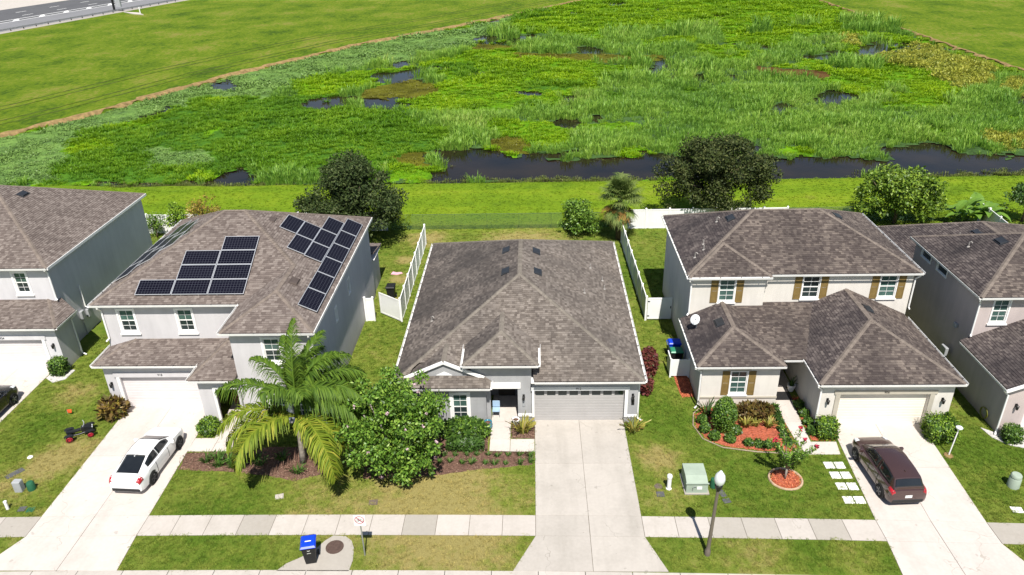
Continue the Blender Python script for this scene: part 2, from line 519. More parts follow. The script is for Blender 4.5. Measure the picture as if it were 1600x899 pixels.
def inside(poly, X, Y):
    r = np.zeros(X.shape, bool); n = len(poly)
    for i in range(n):
        x0, y0 = poly[i]; x1, y1 = poly[(i + 1) % n]
        if y0 == y1: continue
        c = ((y0 > Y) != (y1 > Y)) & (X < (x1 - x0) * (Y - y0) / (y1 - y0) + x0)
        r ^= c
    return r

def dist(poly, X, Y, closed=True):
    d = np.full(X.shape, 1e9); n = len(poly)
    for i in range(n if closed else n - 1):
        x0, y0 = poly[i]; x1, y1 = poly[(i + 1) % n]
        ex, ey = x1 - x0, y1 - y0; L = ex * ex + ey * ey
        t = np.clip(((X - x0) * ex + (Y - y0) * ey) / L, 0, 1)
        d = np.minimum(d, np.hypot(X - x0 - t * ex, Y - y0 - t * ey))
    return d

def wob(X, Y, a=1.0, s=1.0):
    """smooth wobble used to roughen outlines"""
    return a * (np.sin(X * .9 * s + 1.3 * np.sin(Y * .7 * s)) + .6 * np.sin(Y * 1.7 * s + 2 * np.sin(X * 1.1 * s) + 1) + .4 * np.sin((X + Y) * 3.1 * s))

def vnoise(X, Y, sc, seed):
    g = np.random.default_rng(seed).uniform(0, 1, (64, 64))
    x = np.asarray(X) / sc + 500; y = np.asarray(Y) / sc + 500
    i = np.floor(x).astype(int); j = np.floor(y).astype(int); fx_ = x - i; fy_ = y - j
    fx_ = fx_ * fx_ * (3 - 2 * fx_); fy_ = fy_ * fy_ * (3 - 2 * fy_)
    a = g[i % 64, j % 64]; b_ = g[(i + 1) % 64, j % 64]; c = g[i % 64, (j + 1) % 64]; d = g[(i + 1) % 64, (j + 1) % 64]
    return (a * (1 - fx_) + b_ * fx_) * (1 - fy_) + (c * (1 - fx_) + d * fx_) * fy_

def terrain_z(X, Y):
    d = dist(POND, X, Y); d = np.where(inside(POND, X, Y), d, 0) + 0
    u = np.clip((d + wob(X, Y, .12, .6) * (d > .2)) / 2.6, 0, 1)
    return -1.3 * u * u * (3 - 2 * u)

xs = np.concatenate([[-900, -500, -300, -200, -160, -130, -110], np.arange(-100, 90.1, 1.25), [100, 120, 160, 240, 400, 900]])
ys = np.concatenate([[-80, 0, 18, 30, 45, 60, 68], np.arange(71, 335, 1.25), [345, 380, 450, 600, 1000, 3000]])
X, Y = np.meshgrid(xs, ys)
Z = terrain_z(X, Y)
V = np.stack([X.ravel(), Y.ravel(), Z.ravel()], 1)
nx, ny = len(xs), len(ys)
ii = (np.arange(ny - 1)[:, None] * nx + np.arange(nx - 1)[None, :]).ravel()
F = np.stack([ii, ii + 1, ii + nx + 1, ii + nx], 1)
ground = struct(npmesh('ground', V, F, 'lawn', smooth=True))
ground['label'] = 'mown grass ground of yards, pond bank and far field'

# water
mw, t, b = nt('pond_water')
p = pos(t)
t.links.new(ramp(t, noise(t, .12, 4, p), [(.35, (0.007, 0.006, 0.005)), (.65, (0.022, 0.015, 0.008))]), b.inputs['Base Color'])
b.inputs['Roughness'].default_value = 0.06
b.inputs['Specular IOR Level'].default_value = 0.11
bump(t, b, noise(t, 2.2, 4, p), 0.10, 0.05)
MT['water'] = mw
wat = MB(); wat.extr([(x, y, -0.75) for x, y in POND], (0, 0, 0.35))
struct(wat.build('pond_water', 'water'))

# eroded sandy edge along the field side and small bits along the near bank
def ribbon(name, line, off0, off1, mat, z0=0.05, step=1.0, wob_a=.35):
    L = []
    for (x0, y0), (x1, y1) in zip(line[:-1], line[1:]):
        n = max(1, int(math.hypot(x1 - x0, y1 - y0) / step))
        for i in range(n): L.append((x0 + (x1 - x0) * i / n, y0 + (y1 - y0) * i / n))
    L.append(line[-1])
    Lp = np.array(L); T = np.gradient(Lp, axis=0); T /= np.linalg.norm(T, axis=1, keepdims=True)
    N = np.stack([T[:, 1], -T[:, 0]], 1)
    rows = []
    K = 5
    for k in range(K):
        o = off0 + (off1 - off0) * k / (K - 1)
        q = Lp + N * (o + wob(Lp[:, 0] + k * .6, Lp[:, 1], wob_a * (1 if k in (0, K - 1) else .3), 1.1)[:, None])
        rows.append(np.stack([q[:, 0], q[:, 1], terrain_z(q[:, 0], q[:, 1]) + z0 + .06 * math.sin(math.pi * k / (K - 1))], 1))
    V = np.concatenate(rows); n = len(Lp)
    i0 = (np.arange(K - 1)[:, None] * n + np.arange(n - 1)[None, :]).ravel()
    F = np.stack([i0, i0 + 1, i0 + n + 1, i0 + n], 1)
    return struct(npmesh(name, V, F, mat, smooth=True))
bk = [(-95, 78), (-69.7, 95.3), (-64.2, 105.6), (-54.1, 130.4), (-37.5, 161), (-19.8, 183.7), (-5.4, 203.9), (8.4, 224.8), (40, 274)]
ribbon('sandy_bank', bk, -0.3, 1.0, 'soil', 0.03, wob_a=.42)
ribbon('sandy_bank', [(78.0, 240), (78.0, 205), (78.0, 172), (77.8, 140), (78.0, 118), (78.0, 100)], -0.3, 0.9, 'soil', 0.03, wob_a=.55)

MARSH = {
 'water': [
  [(-13.0,74.6),(-9.8,75.7),(-12.1,77.9),(-9.1,79.5),(-10.5,82.3),(-12.8,84.6),(-10.2,86.5),(-5.6,85.5),(-2.6,83.4),(1.1,81.8),(4.6,80.9),(8.9,81.9),(12.0,83.4),(16.2,82.9),(25.6,80.6),(35.1,82.0),(40.9,79.4),(46.2,80.5),(56.8,82.4),(52.2,74.7),(33.0,74.7),(4.3,74.5)],
  [(-55.2,126.7),(-53.0,128.6),(-46.6,125.1),(-47.5,120.9),(-52.3,122.6)],
  [(-13.6,166.3),(-10.4,173.8),(7.1,168.9),(8.5,164.5),(-4.4,160.4),(-11.6,159.7)],
  [(-36.3,111.5),(-30.7,115.2),(-17.5,112.1),(-17.1,108.2),(-25.3,108.0),(-33.9,109.0)],
  [(4.1,111.0),(6.2,112.9),(7.8,108.4),(9.1,104.2),(7.6,95.3),(5.3,94.3),(2.3,96.6),(3.8,99.0),(6.0,100.6),(4.7,104.1)],
  [(18.1,129.7),(23.4,138.3),(23.7,131.9),(23.0,124.2),(18.2,124.6)],
  [(25.8,124.9),(27.9,126.8),(27.5,120.0),(25.3,118.8)],
  [(56.6,140.5),(63.1,152.7),(72.7,153.8),(79.1,149.4),(77.3,142.8),(70.8,144.2),(62.7,141.1),(56.1,135.7)],
  [(31.8,105.5),(34.9,106.5),(34.6,100.8),(31.4,97.3),(30.1,99.0)],
  [(80.2,169.3),(80.3,154.4),(80.0,141.9),(77.7,138.3),(77.2,150.4),(77.3,162.8)],
  [(78.7,132.3),(79.1,124.8),(73.9,115.7),(74.4,123.2)],
  [(67.5,109.5),(70.2,109.3),(66.3,102.4),(64.8,104.0)],
  [(-35.3,75.9),(-32.7,79.9),(-28.6,78.1),(-28.5,75.0),(-34.1,75.0)],
  [(-50.5,76.1),(-43.7,76.5),(-34.4,75.9),(-34.0,74.8),(-42.9,74.8),(-49.9,75.1)],
  [(18.9,138.1),(23.9,141.3),(27.8,137.3),(28.2,133.8),(21.8,134.9)],
  [(62.9,107.1),(64.4,105.1),(61.3,101.0),(60.4,102.5)],
 ],
 'olive': [
  [(-6.5,89.8),(-3.6,92.7),(-0.2,88.9),(-1.2,83.8),(-5.0,85.0)],
  [(-26.9,115.7),(-25.0,121.9),(-19.6,127.3),(-14.3,120.1),(-17.6,112.5),(-24.8,112.7)],
  [(-4.8,150.2),(23.1,143.9),(23.8,138.9),(14.3,138.0),(-4.0,144.8)],
  [(-17.4,84.3),(-12.5,85.8),(-10.6,82.8),(-12.4,80.1),(-16.0,80.2)],
  [(-12.9,160.6),(-0.5,159.2),(-4.2,153.7),(-11.9,154.5)],
 ],
 'rust': [
  [(36.1,132.4),(42.2,129.7),(47.7,126.5),(45.6,121.8),(37.8,124.9)],
 ],
 'pale': [
  [(-54.3,136.8),(-47.7,145.9),(-36.0,160.1),(-19.5,180.5),(-10.1,183.2),(-9.4,168.4),(-13.4,157.6),(-23.2,144.8),(-31.2,137.0),(-38.8,126.9),(-40.4,114.6),(-50.0,116.6),(-55.5,106.7),(-58.9,95.5),(-56.3,85.0),(-53.0,76.8),(-57.5,76.0),(-61.8,78.2),(-69.9,90.3),(-67.6,97.2),(-63.6,104.3),(-58.6,115.5),(-54.0,124.2)],
  [(-47.1,88.3),(-38.5,86.6),(-36.5,81.2),(-43.9,81.5)],
 ],
 'lime': [
  [(-21.8,109.3),(-19.2,117.3),(-15.1,124.9),(-21.9,136.2),(-9.5,157.2),(-0.4,149.1),(7.7,141.1),(18.2,132.4),(17.5,127.2),(10.8,121.8),(9.2,113.9),(4.3,112.6),(4.1,105.6),(-6.6,103.5),(-11.8,102.4),(-17.3,104.2)],
  [(-6.5,184.7),(2.9,210.9),(12.6,235.4),(41.3,315.4),(90.5,277.4),(75.8,187.8),(66.1,176.8),(58.0,177.9),(43.8,183.9),(31.5,172.0),(17.6,172.0),(9.3,171.3),(-4.7,174.8)],
  [(-41.3,127.1),(-30.8,134.7),(-22.3,138.5),(-19.5,130.4),(-24.3,123.7),(-28.9,115.9),(-36.0,116.4)],
  [(48.9,127.5),(56.6,128.9),(62.7,126.2),(63.0,118.4),(55.2,111.6),(51.9,119.3)],
  [(21.8,161.3),(28.0,159.0),(25.9,150.4),(20.3,149.6)],
  [(-16.7,80.3),(-10.2,80.0),(-9.9,76.9),(-13.1,75.0),(-15.8,75.5)],
 ],
 'green': [
  [(-61.8,76.1),(-68.3,85.5),(-61.9,90.5),(-60.1,97.7),(-54.2,105.8),(-50.4,117.5),(-38.4,114.5),(-25.2,107.6),(-17.2,103.4),(-15.0,96.7),(-16.3,86.8),(-16.7,80.3),(-15.8,75.3),(-30.8,79.6),(-35.2,76.1)],
 ],
 'bush': [
  [(54.7,133.5),(67.0,145.9),(74.9,150.6),(72.9,140.1),(75.6,130.4),(67.5,112.8),(62.0,112.4),(63.7,126.1),(59.5,130.8)],
  [(71.9,118.6),(74.4,117.5),(69.4,108.6),(67.9,111.5)],
  [(53.8,88.7),(58.5,88.9),(54.8,82.5),(51.5,83.8)],
  [(61.6,159.8),(65.7,159.3),(62.9,152.0),(59.2,151.0)],
 ],
}
def kind_of(X, Y):
    Xw = X + wob(X, Y, .55, .55) + wob(X, Y, .25, 1.9); Yw = Y + wob(Y + 5, X, .8, .45) + wob(Y, X, .3, 1.7)
    k = np.zeros(X.shape, int)                       # 0 reed
    order = (('green', 2), ('pale', 3), ('lime', 1), ('bush', 6), ('rust', 5), ('olive', 4), ('water', 9))
    for name, c in order:
        for i_, poly in enumerate(MARSH[name]):
            sel_ = inside(poly, Xw, Yw)
            if name == 'water' and i_ not in (0, 13): sel_ &= vnoise(X, Y * .6, 2.4, 9) * .65 + vnoise(X, Y, 1.1, 10) * .35 < .66   # reeds break up the small pools
            k[sel_] = c
    k[~inside(POND, X, Y)] = 9
    d = dist(POND, X, Y)
    k[d < 0.9] = 9
    # small pools, thin spots and mixed growth
    n1 = vnoise(X, Y * .8, 11, 1) * .55 + vnoise(X, Y, 5, 2) * .3 + vnoise(X, Y, 2.2, 3) * .15
    n2 = vnoise(X, Y * .7, 16, 4) * .6 + vnoise(X, Y, 6, 5) * .4
    k[(n1 > .735) & ((k == 0) | (k == 1) | (k == 6))] = 9
    k[(n2 > .66) & (k == 0)] = 1
    k[(n2 < .28) & (k == 0)] = 2
    k[(n2 > .55) & (k == 2)] = 1
    k[(n2 < .22) & (k == 1)] = 2
    # the strip along the field is low and pale
    L = np.array([(-95, 78), (-69.7, 95.3), (-64.2, 105.6), (-54.1, 130.4), (-37.5, 161), (-19.8, 183.7), (-5.4, 203.9), (8.4, 224.8), (40, 274)])
    dl = dist([tuple(q) for q in L], X, Y, closed=False)
    k[(dl < 9 + 6 * n2) & (k == 0)] = 3
    return k

def vegmat(name, a, b_, c_):
    m, t, b = nt(name)
    p = pos(t)
    f = mth(t, 'ADD', mth(t, 'MULTIPLY', noise(t, .35, 5, p), .6), mth(t, 'MULTIPLY', noise(t, 3.5, 3, p), .4))
    t.links.new(ramp(t, f, [(.35, a), (.5, b_), (.65, c_)]), b.inputs['Base Color'])
    b.inputs['Roughness'].default_value = .95; b.inputs['Specular IOR Level'].default_value = .08
    bump(t, b, noise(t, 9, 3, p), .8, .06)
    MT[name] = m
vegmat('mat_reed', (0.020, 0.040, 0.012), (0.04, 0.08, 0.022), (0.07, 0.13, 0.04))
vegmat('mat_lime', (0.03, 0.07, 0.004), (0.08, 0.19, 0.005), (0.13, 0.28, 0.006))
vegmat('mat_green', (0.02, 0.05, 0.006), (0.045, 0.12, 0.01), (0.08, 0.18, 0.014))
vegmat('mat_pale', (0.05, 0.09, 0.03), (0.11, 0.20, 0.045), (0.16, 0.26, 0.06))
vegmat('mat_olive', (0.035, 0.035, 0.004), (0.085, 0.085, 0.008), (0.13, 0.13, 0.012))
vegmat('mat_rust', (0.045, 0.022, 0.008), (0.09, 0.045, 0.015), (0.11, 0.075, 0.025))
MATS6 = ['mat_reed', 'mat_lime', 'mat_green', 'mat_pale', 'mat_olive', 'mat_rust', 'mat_reed']
st = 0.65
gx = np.arange(-76, 80, st); gy = np.arange(74, 325, st)
X, Y = np.meshgrid(gx, gy)
K = kind_of(X + st / 2, Y + st / 2)
jx = X + RNG.uniform(-.25, .25, X.shape); jy = Y + RNG.uniform(-.25, .25, X.shape)
Z = -0.33 + .04 * wob(X, Y, 1, .8)
V = np.stack([jx.ravel(), jy.ravel(), Z.ravel()], 1)
nx = len(gx)
jj, kk_ = np.nonzero(K[:-1, :-1] != 9)
ii = jj * nx + kk_; mi = K[:-1, :-1][jj, kk_]
F = np.stack([ii, ii + 1, ii + nx + 1, ii + nx], 1)
stuff(npmesh('marsh_mat', V, F, MATS6, smooth=True, mi=mi), 'matted floating vegetation covering the pond')

# ---- plant clumps, scattered as real instanced geometry
def blades(n, r, h0, h1, wd, lean, seg=2):
    V, F = [], []
    for i in range(n):
        a = random.uniform(0, 2 * math.pi); rr = r * math.sqrt(random.random())
        bx, by = rr * math.cos(a), rr * math.sin(a)
        h = random.uniform(h0, h1); a2 = a + random.uniform(-.8, .8); le = lean * h * random.uniform(.3, 1.2)
        sx, sy = -math.sin(a2 + random.uniform(-1, 1)), math.cos(a2)
        w_ = wd * random.uniform(.7, 1.2) / 2; o = len(V)
        dx, dy = math.cos(a2) * le, math.sin(a2) * le
        V += [(bx - sx * w_, by - sy * w_, 0), (bx + sx * w_, by + sy * w_, 0),
              (bx + dx * .35 + sx * w_ * .85, by + dy * .35 + sy * w_ * .85, h * .6), (bx + dx * .35 - sx * w_ * .85, by + dy * .35 - sy * w_ * .85, h * .6),
              (bx + dx, by + dy, h * (1 - .25 * random.random() * lean)), (bx + dx * .97, by + dy * .97, h * (1 - .25 * lean))]
        F += [(o, o + 1, o + 2, o + 3), (o + 3, o + 2, o + 4, o + 5)]
    return np.array(V), np.array(F)

def proto(name, V, F, mat):
    V = np.asarray(V, dtype=np.float32); F = np.asarray(F, dtype=np.int32)
    me = bpy.data.meshes.new(name)
    me.from_pydata(V.tolist(), [], F.tolist())
    me.materials.append(MT[mat] if isinstance(mat, str) else mat)
    return bpy.data.objects.new(name, me)          # never linked: only a source for the instances

def leafball(n, rad, sz, flat=0.7):
    d = unit(n); d[:, 2] = np.abs(d[:, 2])
    C = d * np.array([rad, rad, rad * flat]) * RNG.uniform(.55, 1.05, (n, 1))
    D = unit(n) * .7 + d; N = d + unit(n) * .5
    return leafquads(C, D, N, RNG.uniform(.7, 1.3, n) * sz, RNG.uniform(.4, .7, n) * sz)

def flatleaves(n, rad, sz, h):
    a = RNG.uniform(0, 2 * math.pi, n); r = rad * np.sqrt(RNG.uniform(0, 1, n))
    C = np.stack([r * np.cos(a), r * np.sin(a), RNG.uniform(0, h, n)], 1)
    b_ = RNG.uniform(0, 2 * math.pi, n)
    D = np.stack([np.cos(b_), np.sin(b_), RNG.uniform(0, .9, n)], 1)
    N = np.stack([RNG.normal(0, .3, n), RNG.normal(0, .3, n), np.ones(n)], 1)
    return leafquads(C, D, N, RNG.uniform(.7, 1.4, n) * sz, RNG.uniform(.35, .6, n) * sz)

def scatter(name, pts, sc, protos, label):
    n = len(pts)
    me = bpy.data.meshes.new(name)
    me.vertices.add(n); me.vertices.foreach_set('co', np.asarray(pts, dtype=np.float32).ravel())
    for an, ty, val in (('sc', 'FLOAT', sc), ('rz', 'FLOAT', RNG.uniform(0, 6.28, n)), ('var', 'INT', RNG.integers(0, len(protos), n))):
        at = me.attributes.new(an, ty, 'POINT')
        at.data.foreach_set('value', np.asarray(val, dtype=np.int32 if ty == 'INT' else np.float32))
    o = link(name, me)
    ng = bpy.data.node_groups.new(name, 'GeometryNodeTree')
    ng.interface.new_socket('Geometry', in_out='INPUT', socket_type='NodeSocketGeometry')
    ng.interface.new_socket('Geometry', in_out='OUTPUT', socket_type='NodeSocketGeometry')
    N = ng.nodes; Lk = ng.links
    gi = N.new('NodeGroupInput'); go = N.new('NodeGroupOutput'); jn = N.new('GeometryNodeJoinGeometry')
    def attr(nm, ty):
        a = N.new('GeometryNodeInputNamedAttribute'); a.data_type = ty; a.inputs[0].default_value = nm
        return a.outputs[0]
    rz = N.new('ShaderNodeCombineXYZ'); Lk.new(attr('rz', 'FLOAT'), rz.inputs[2])
    s_ = attr('sc', 'FLOAT'); va = attr('var', 'INT')
    for i, po in enumerate(protos):
        cp = N.new('FunctionNodeCompare'); cp.data_type = 'INT'; cp.operation = 'EQUAL'
        isock = [x for x in cp.inputs if x.type == 'INT']
        Lk.new(va, isock[0]); isock[1].default_value = i
        oi = N.new('GeometryNodeObjectInfo'); oi.inputs[0].default_value = po
        ip = N.new('GeometryNodeInstanceOnPoints')
        Lk.new(gi.outputs[0], ip.inputs['Points']); Lk.new(cp.outputs[0], ip.inputs['Selection'])
        Lk.new(oi.outputs['Geometry'], ip.inputs['Instance'])
        Lk.new(rz.outputs[0], ip.inputs['Rotation']); Lk.new(s_, ip.inputs['Scale'])
        Lk.new(ip.outputs[0], jn.inputs[0])
    Lk.new(jn.outputs[0], go.inputs[0])
    md = o.modifiers.new('scatter', 'NODES'); md.node_group = ng
    return stuff(o, label)

MT['l_reed'] = leaf_mat('reed_leaf', [(0.080, 0.180, 0.028), (0.160, 0.320, 0.040), (0.255, 0.435, 0.055), (0.340, 0.500, 0.080), (0.36, 0.38, 0.12)], .45, wscale=.07)
MT['l_lime'] = leaf_mat('lime_marsh_leaf', [(0.070, 0.155, 0.004), (0.155, 0.29, 0.005), (0.25, 0.40, 0.006), (0.33, 0.45, 0.008)], .38, wscale=.11)
MT['l_green'] = leaf_mat('green_marsh_leaf', [(0.050, 0.125, 0.006), (0.105, 0.235, 0.010), (0.165, 0.315, 0.012), (0.24, 0.37, 0.02)], .42, wscale=.13)
MT['l_pale'] = leaf_mat('pale_floating_leaf', [(0.06, 0.115, 0.03), (0.11, 0.20, 0.04), (0.17, 0.28, 0.06), (0.20, 0.30, 0.08)], .2, wscale=.16)
MT['l_olive'] = leaf_mat('olive_water_weed', [(0.06, 0.06, 0.006), (0.12, 0.12, 0.01), (0.17, 0.16, 0.02)], .2)
MT['l_bush'] = leaf_mat('yellow_marsh_bush_leaf', [(0.16, 0.20, 0.03), (0.32, 0.34, 0.04), (0.48, 0.45, 0.07)], .3, inst=.5)
PR = {
 0: [proto('reed', *blades(26, .48, .5, 1.2, .085, .45), 'l_reed') for _ in range(3)],
 1: [proto('lime', *blades(34, .55, .14, .36, .10, .9), 'l_lime') for _ in range(3)],
 2: [proto('green', *blades(34, .55, .16, .46, .09, .8), 'l_green') for _ in range(3)],
 3: [proto('pale', *flatleaves(34, .6, .22, .14), 'l_pale') for _ in range(2)],
 4: [proto('olive', *blades(14, .5, .06, .2, .05, 1.2), 'l_olive') for _ in range(2)],
 6: [proto('bush', *leafball(150, .75, .20), 'l_bush') for _ in range(2)],
}
PP = {k: ([], []) for k in PR}
for y0, y1, dens in ((73.5, 92, 3.0), (92, 120, 2.2), (120, 165, 1.2), (165, 322, .55)):
    n = int((y1 - y0) * 156 * dens)
    px = RNG.uniform(-76, 80, n); py = RNG.uniform(y0, y1, n)
    kk = kind_of(px, py)
    s0 = math.sqrt(2.4 / dens)
    patch = .55 + .9 * vnoise(px, py, 4.5, 7)
    for k in PR:
        sel = kk == k
        if k == 6: sel &= RNG.uniform(0, 1, n) < .55
        if k == 0: sel &= RNG.uniform(0, 1, n) < .45 + .75 * vnoise(px, py, 1.8, 8)
        if k in (3, 4): sel &= RNG.uniform(0, 1, n) < .75
        m_ = int(sel.sum())
        PP[k][0].append(np.stack([px[sel], py[sel], np.full(m_, -.36)], 1))
        PP[k][1].append(s0 * RNG.uniform(.7, 1.25, m_) * np.clip(patch[sel], .55, 1.5))
# grassy fringe between bank and water
for k, nm, lb in ((0, 'reed_bed', 'tall blue green reeds standing in the pond'), (1, 'lime_marsh_grass', 'bright lime green marsh grass floating on the pond'),
                  (2, 'green_marsh_grass', 'mid green marsh grass at the left of the pond'), (3, 'floating_leaf_mat', 'pale green floating leaves along the far bank'),
                  (4, 'water_weed', 'olive water weed under the surface'), (6, 'yellow_marsh_bush', 'yellowish low bushes at the right of the pond')):
    scatter(nm, np.concatenate(PP[k][0]), np.concatenate(PP[k][1]), PR[k], lb)
# thin weeds along the near water edge
n = 1700
px = RNG.uniform(-70, 77, n); py = 74.3 + np.abs(RNG.normal(0, .8, n)) + .25 * wob(px, px * .3, 1, .5)
sel = (wob(px, py * .2, 1, .17) + RNG.normal(0, .3, n)) > -.2
scatter('shore_weeds', np.stack([px[sel], py[sel], np.full(int(sel.sum()), -.42)], 1), RNG.uniform(.5, 1.0, int(sel.sum())),
        [proto('weed', *blades(22, .45, .12, .38, .06, .9), leaf_mat('shore_weed_leaf', [(0.05, 0.075, 0.01), (0.10, 0.14, 0.02), (0.16, 0.17, 0.05)], .2))], 'thin weeds along the near water edge')

n = 90000
px = RNG.uniform(-76, 79, n); py = RNG.uniform(76, 230, n)
an = RNG.uniform(0, 6.28, n); rr_ = RNG.uniform(.2, 1.6, n)
sel = (kind_of(px, py) == 9) & (kind_of(px + rr_ * np.cos(an), py + rr_ * np.sin(an)) != 9) & inside(POND, px, py)
m_ = int(sel.sum())
scatter('pool_edge_weeds', np.stack([px[sel], py[sel], np.full(m_, -.42)], 1), RNG.uniform(.35, .9, m_),
        [proto('weed', *blades(16, .45, .08, .34, .05, .9), leaf_mat('pool_weed_leaf', [(0.03, 0.03, 0.01), (0.07, 0.08, 0.015), (0.11, 0.14, 0.02), (0.13, 0.11, 0.04)], .2))], 'ragged brown and olive weeds round the pool edges')
MT['track'] = plain('wheel_track_grass', (0.060, 0.085, 0.016), .95, .1, var=.4, scale=.8)
for o_ in (-5.2, -7.4, -14.0, -16.2):
    ribbon('wheel_track', bk, o_, o_ + .38, 'track', 0.012, wob_a=.12)

# ================================================================ paving, beds, lawn grass, highway
EXC = []          # (x0,x1,y0,y1) without lawn grass
EXPOLY = []
def sag(x): return -0.0006 * (x + 8.0) ** 2
W_FAR, W_NEAR, CURB = 26.58, 25.30, 23.28

def slab(parent, poly, mat, z1=0.03, gap=0.008, z0=-0.06):
    cx = sum(p[0] for p in poly) / len(poly); cy = sum(p[1] for p in poly) / len(poly)
    L = max(math.hypot(p[0] - cx, p[1] - cy) for p in poly)
    k = 1 - gap / L * 1.5
    P = [(cx + (x - cx) * k, cy + (y - cy) * k) for x, y in poly]
    k2 = k - 0.008 / L
    Q = [(cx + (x - cx) * k2, cy + (y - cy) * k2) for x, y in poly]
    n = len(P); mb = MB()
    vs_ = [(x, y, z0) for x, y in P] + [(x, y, z1 - .008) for x, y in P] + [(x, y, z1) for x, y in Q]
    fs = [tuple(range(2 * n, 3 * n))] + [(i, (i + 1) % n, n + (i + 1) % n, n + i) for i in range(n)] + [(n + i, n + (i + 1) % n, 2 * n + (i + 1) % n, 2 * n + i) for i in range(n)]
    mb.add(vs_, fs)
    return mb.build('slab', mat, parent)

def paved(name, outline, label):
    mb = MB(); mb.extr([(x, y, -.12) for x, y in outline], (0, 0, .13))
    o = struct(mb.build(name, 'joint')); o['label'] = label
    EXPOLY.append(outline)
    return o

drives = [  # x0, x1 at house, y house, x0, x1 at sidewalk, flare, name
    (-35.0, -30.25, 39.4, -35.0, -30.25, 'wide concrete driveway of the leftmost house'),
    (-23.55, -18.55, 35.25, -23.55, -18.40, 'concrete driveway under the white sedan'),
    (-0.12, 4.74, 33.85, -0.10, 4.80, 'stained concrete driveway of the single storey house'),
    (15.85, 20.62, 33.4, 15.40, 20.30, 'concrete driveway under the brown hatchback'),
    (25.2, 30.2, 32.9, 25.3, 30.2, 'concrete driveway of the rightmost house')]
dr_x = []
for (a0, a1, yh, b0, b1, lb) in drives:
    yw = lambda x: W_FAR + sag(x)
    yn = lambda x: W_NEAR + sag(x)
    fl0, fl1 = (1.0 if a0 > -20 else .75), .75
    if a0 == 15.85: fl0 = .15
    if a0 == -23.55: fl1 = .1; fl0 = 1.0
    yc = CURB + sag((b0 + b1) / 2) * .9
    out = [(b0 - fl0, yc), (b1 + fl1, yc), (b1, yn(b1)), (b1, yw(b1)), (a1, yh), (a0, yh), (b0, yw(b0)), (b0, yn(b0))]
    d = paved('driveway', out, lb)
    dr_x.append((b0, b1))
    mid_y = yh - (yh - yw(b0)) * .5
    am, bm_ = (a0 + a1) / 2, (b0 + b1) / 2
    ml, mm, mr_ = (a0 + b0) / 2, (am + bm_) / 2, (a1 + b1) / 2
    mt_ = 'conc_drive3' if a0 == -0.12 else 'conc'
    if mt_ == 'conc_drive3' and mt_ not in MT:
        MT[mt_] = concrete('driveway_stained_concrete', (0.435, 0.40, 0.36), (0.25, 0.23, 0.20), amt=.5, scale=.55)
    slab(d, [(ml, mid_y), (mm, mid_y), (am, yh), (a0, yh)], mt_); slab(d, [(mm, mid_y), (mr_, mid_y), (a1, yh), (am, yh)], mt_)
    slab(d, [(b0, yw(b0)), (bm_, yw(bm_)), (mm, mid_y), (ml, mid_y)], mt_); slab(d, [(bm_, yw(bm_)), (b1, yw(b1)), (mr_, mid_y), (mm, mid_y)], mt_)
    slab(d, [(b0, yn(b0)), (bm_, yn(bm_)), (bm_, yw(bm_)), (b0, yw(b0))], mt_); slab(d, [(bm_, yn(bm_)), (b1, yn(b1)), (b1, yw(b1)), (bm_, yw(bm_))], mt_)
    slab(d, [(b0 - fl0, yc), (bm_, yc), (bm_, yn(bm_)), (b0, yn(b0))], mt_); slab(d, [(bm_, yc), (b1 + fl1, yc), (b1, yn(b1)), (bm_, yn(bm_))], mt_)

# sidewalk runs between the driveways
segs = [(-48, -35.0), (-30.25, -23.55), (-18.40, -0.10), (4.80, 15.40), (20.30, 25.3), (30.2, 40)]
for a, b_ in segs:
    n = max(1, round((b_ - a) / 1.5))
    xs_ = [a + (b_ - a) * i / n for i in range(n + 1)]
    out = [(x, W_NEAR + sag(x)) for x in xs_] + [(x, W_FAR + sag(x)) for x in reversed(xs_)]
    s = paved('sidewalk', out, 'concrete sidewalk between driveways')
    for x0, x1 in zip(xs_[:-1], xs_[1:]):
        mt_ = 'conc_old' if (random.random() < .16) else 'conc_walk'
        slab(s, [(x0, W_NEAR + sag(x0)), (x1, W_NEAR + sag(x1)), (x1, W_FAR + sag(x1)), (x0, W_FAR + sag(x0))], mt_)

# kerb with gutter, and the street
kx = np.linspace(-60, 50, 56)
for nm, o0, o1, z, mt_ in (('kerb', -.62, -0.02, .035, 'conc_walk'),):
    k = struct(MB().extr([(x, CURB + sag(x) * .9 + o1, -.1) for x in kx] + [(x, CURB + sag(x) * .9 + o0, -.1) for x in reversed(kx)], (0, 0, .1)).build('kerb', 'joint'))
    for x0, x1 in zip(kx[:-1:1], kx[1::1]):
        slab(k, [(x0, CURB + sag(x0) * .9 + o0), (x1, CURB + sag(x1) * .9 + o0), (x1, CURB + sag(x1) * .9 + o1), (x0, CURB + sag(x0) * .9 + o1)], mt_, z1=z)
struct(MB().extr([(x, CURB + sag(x) * .9 - .63, -.2) for x in kx] + [(50, 12, -.2), (-60, 12, -.2)], (0, 0, .19)).build('street', 'asphalt'))['label'] = 'asphalt street at the bottom edge'
EXC.append((-60, 50, 0, CURB - .05))

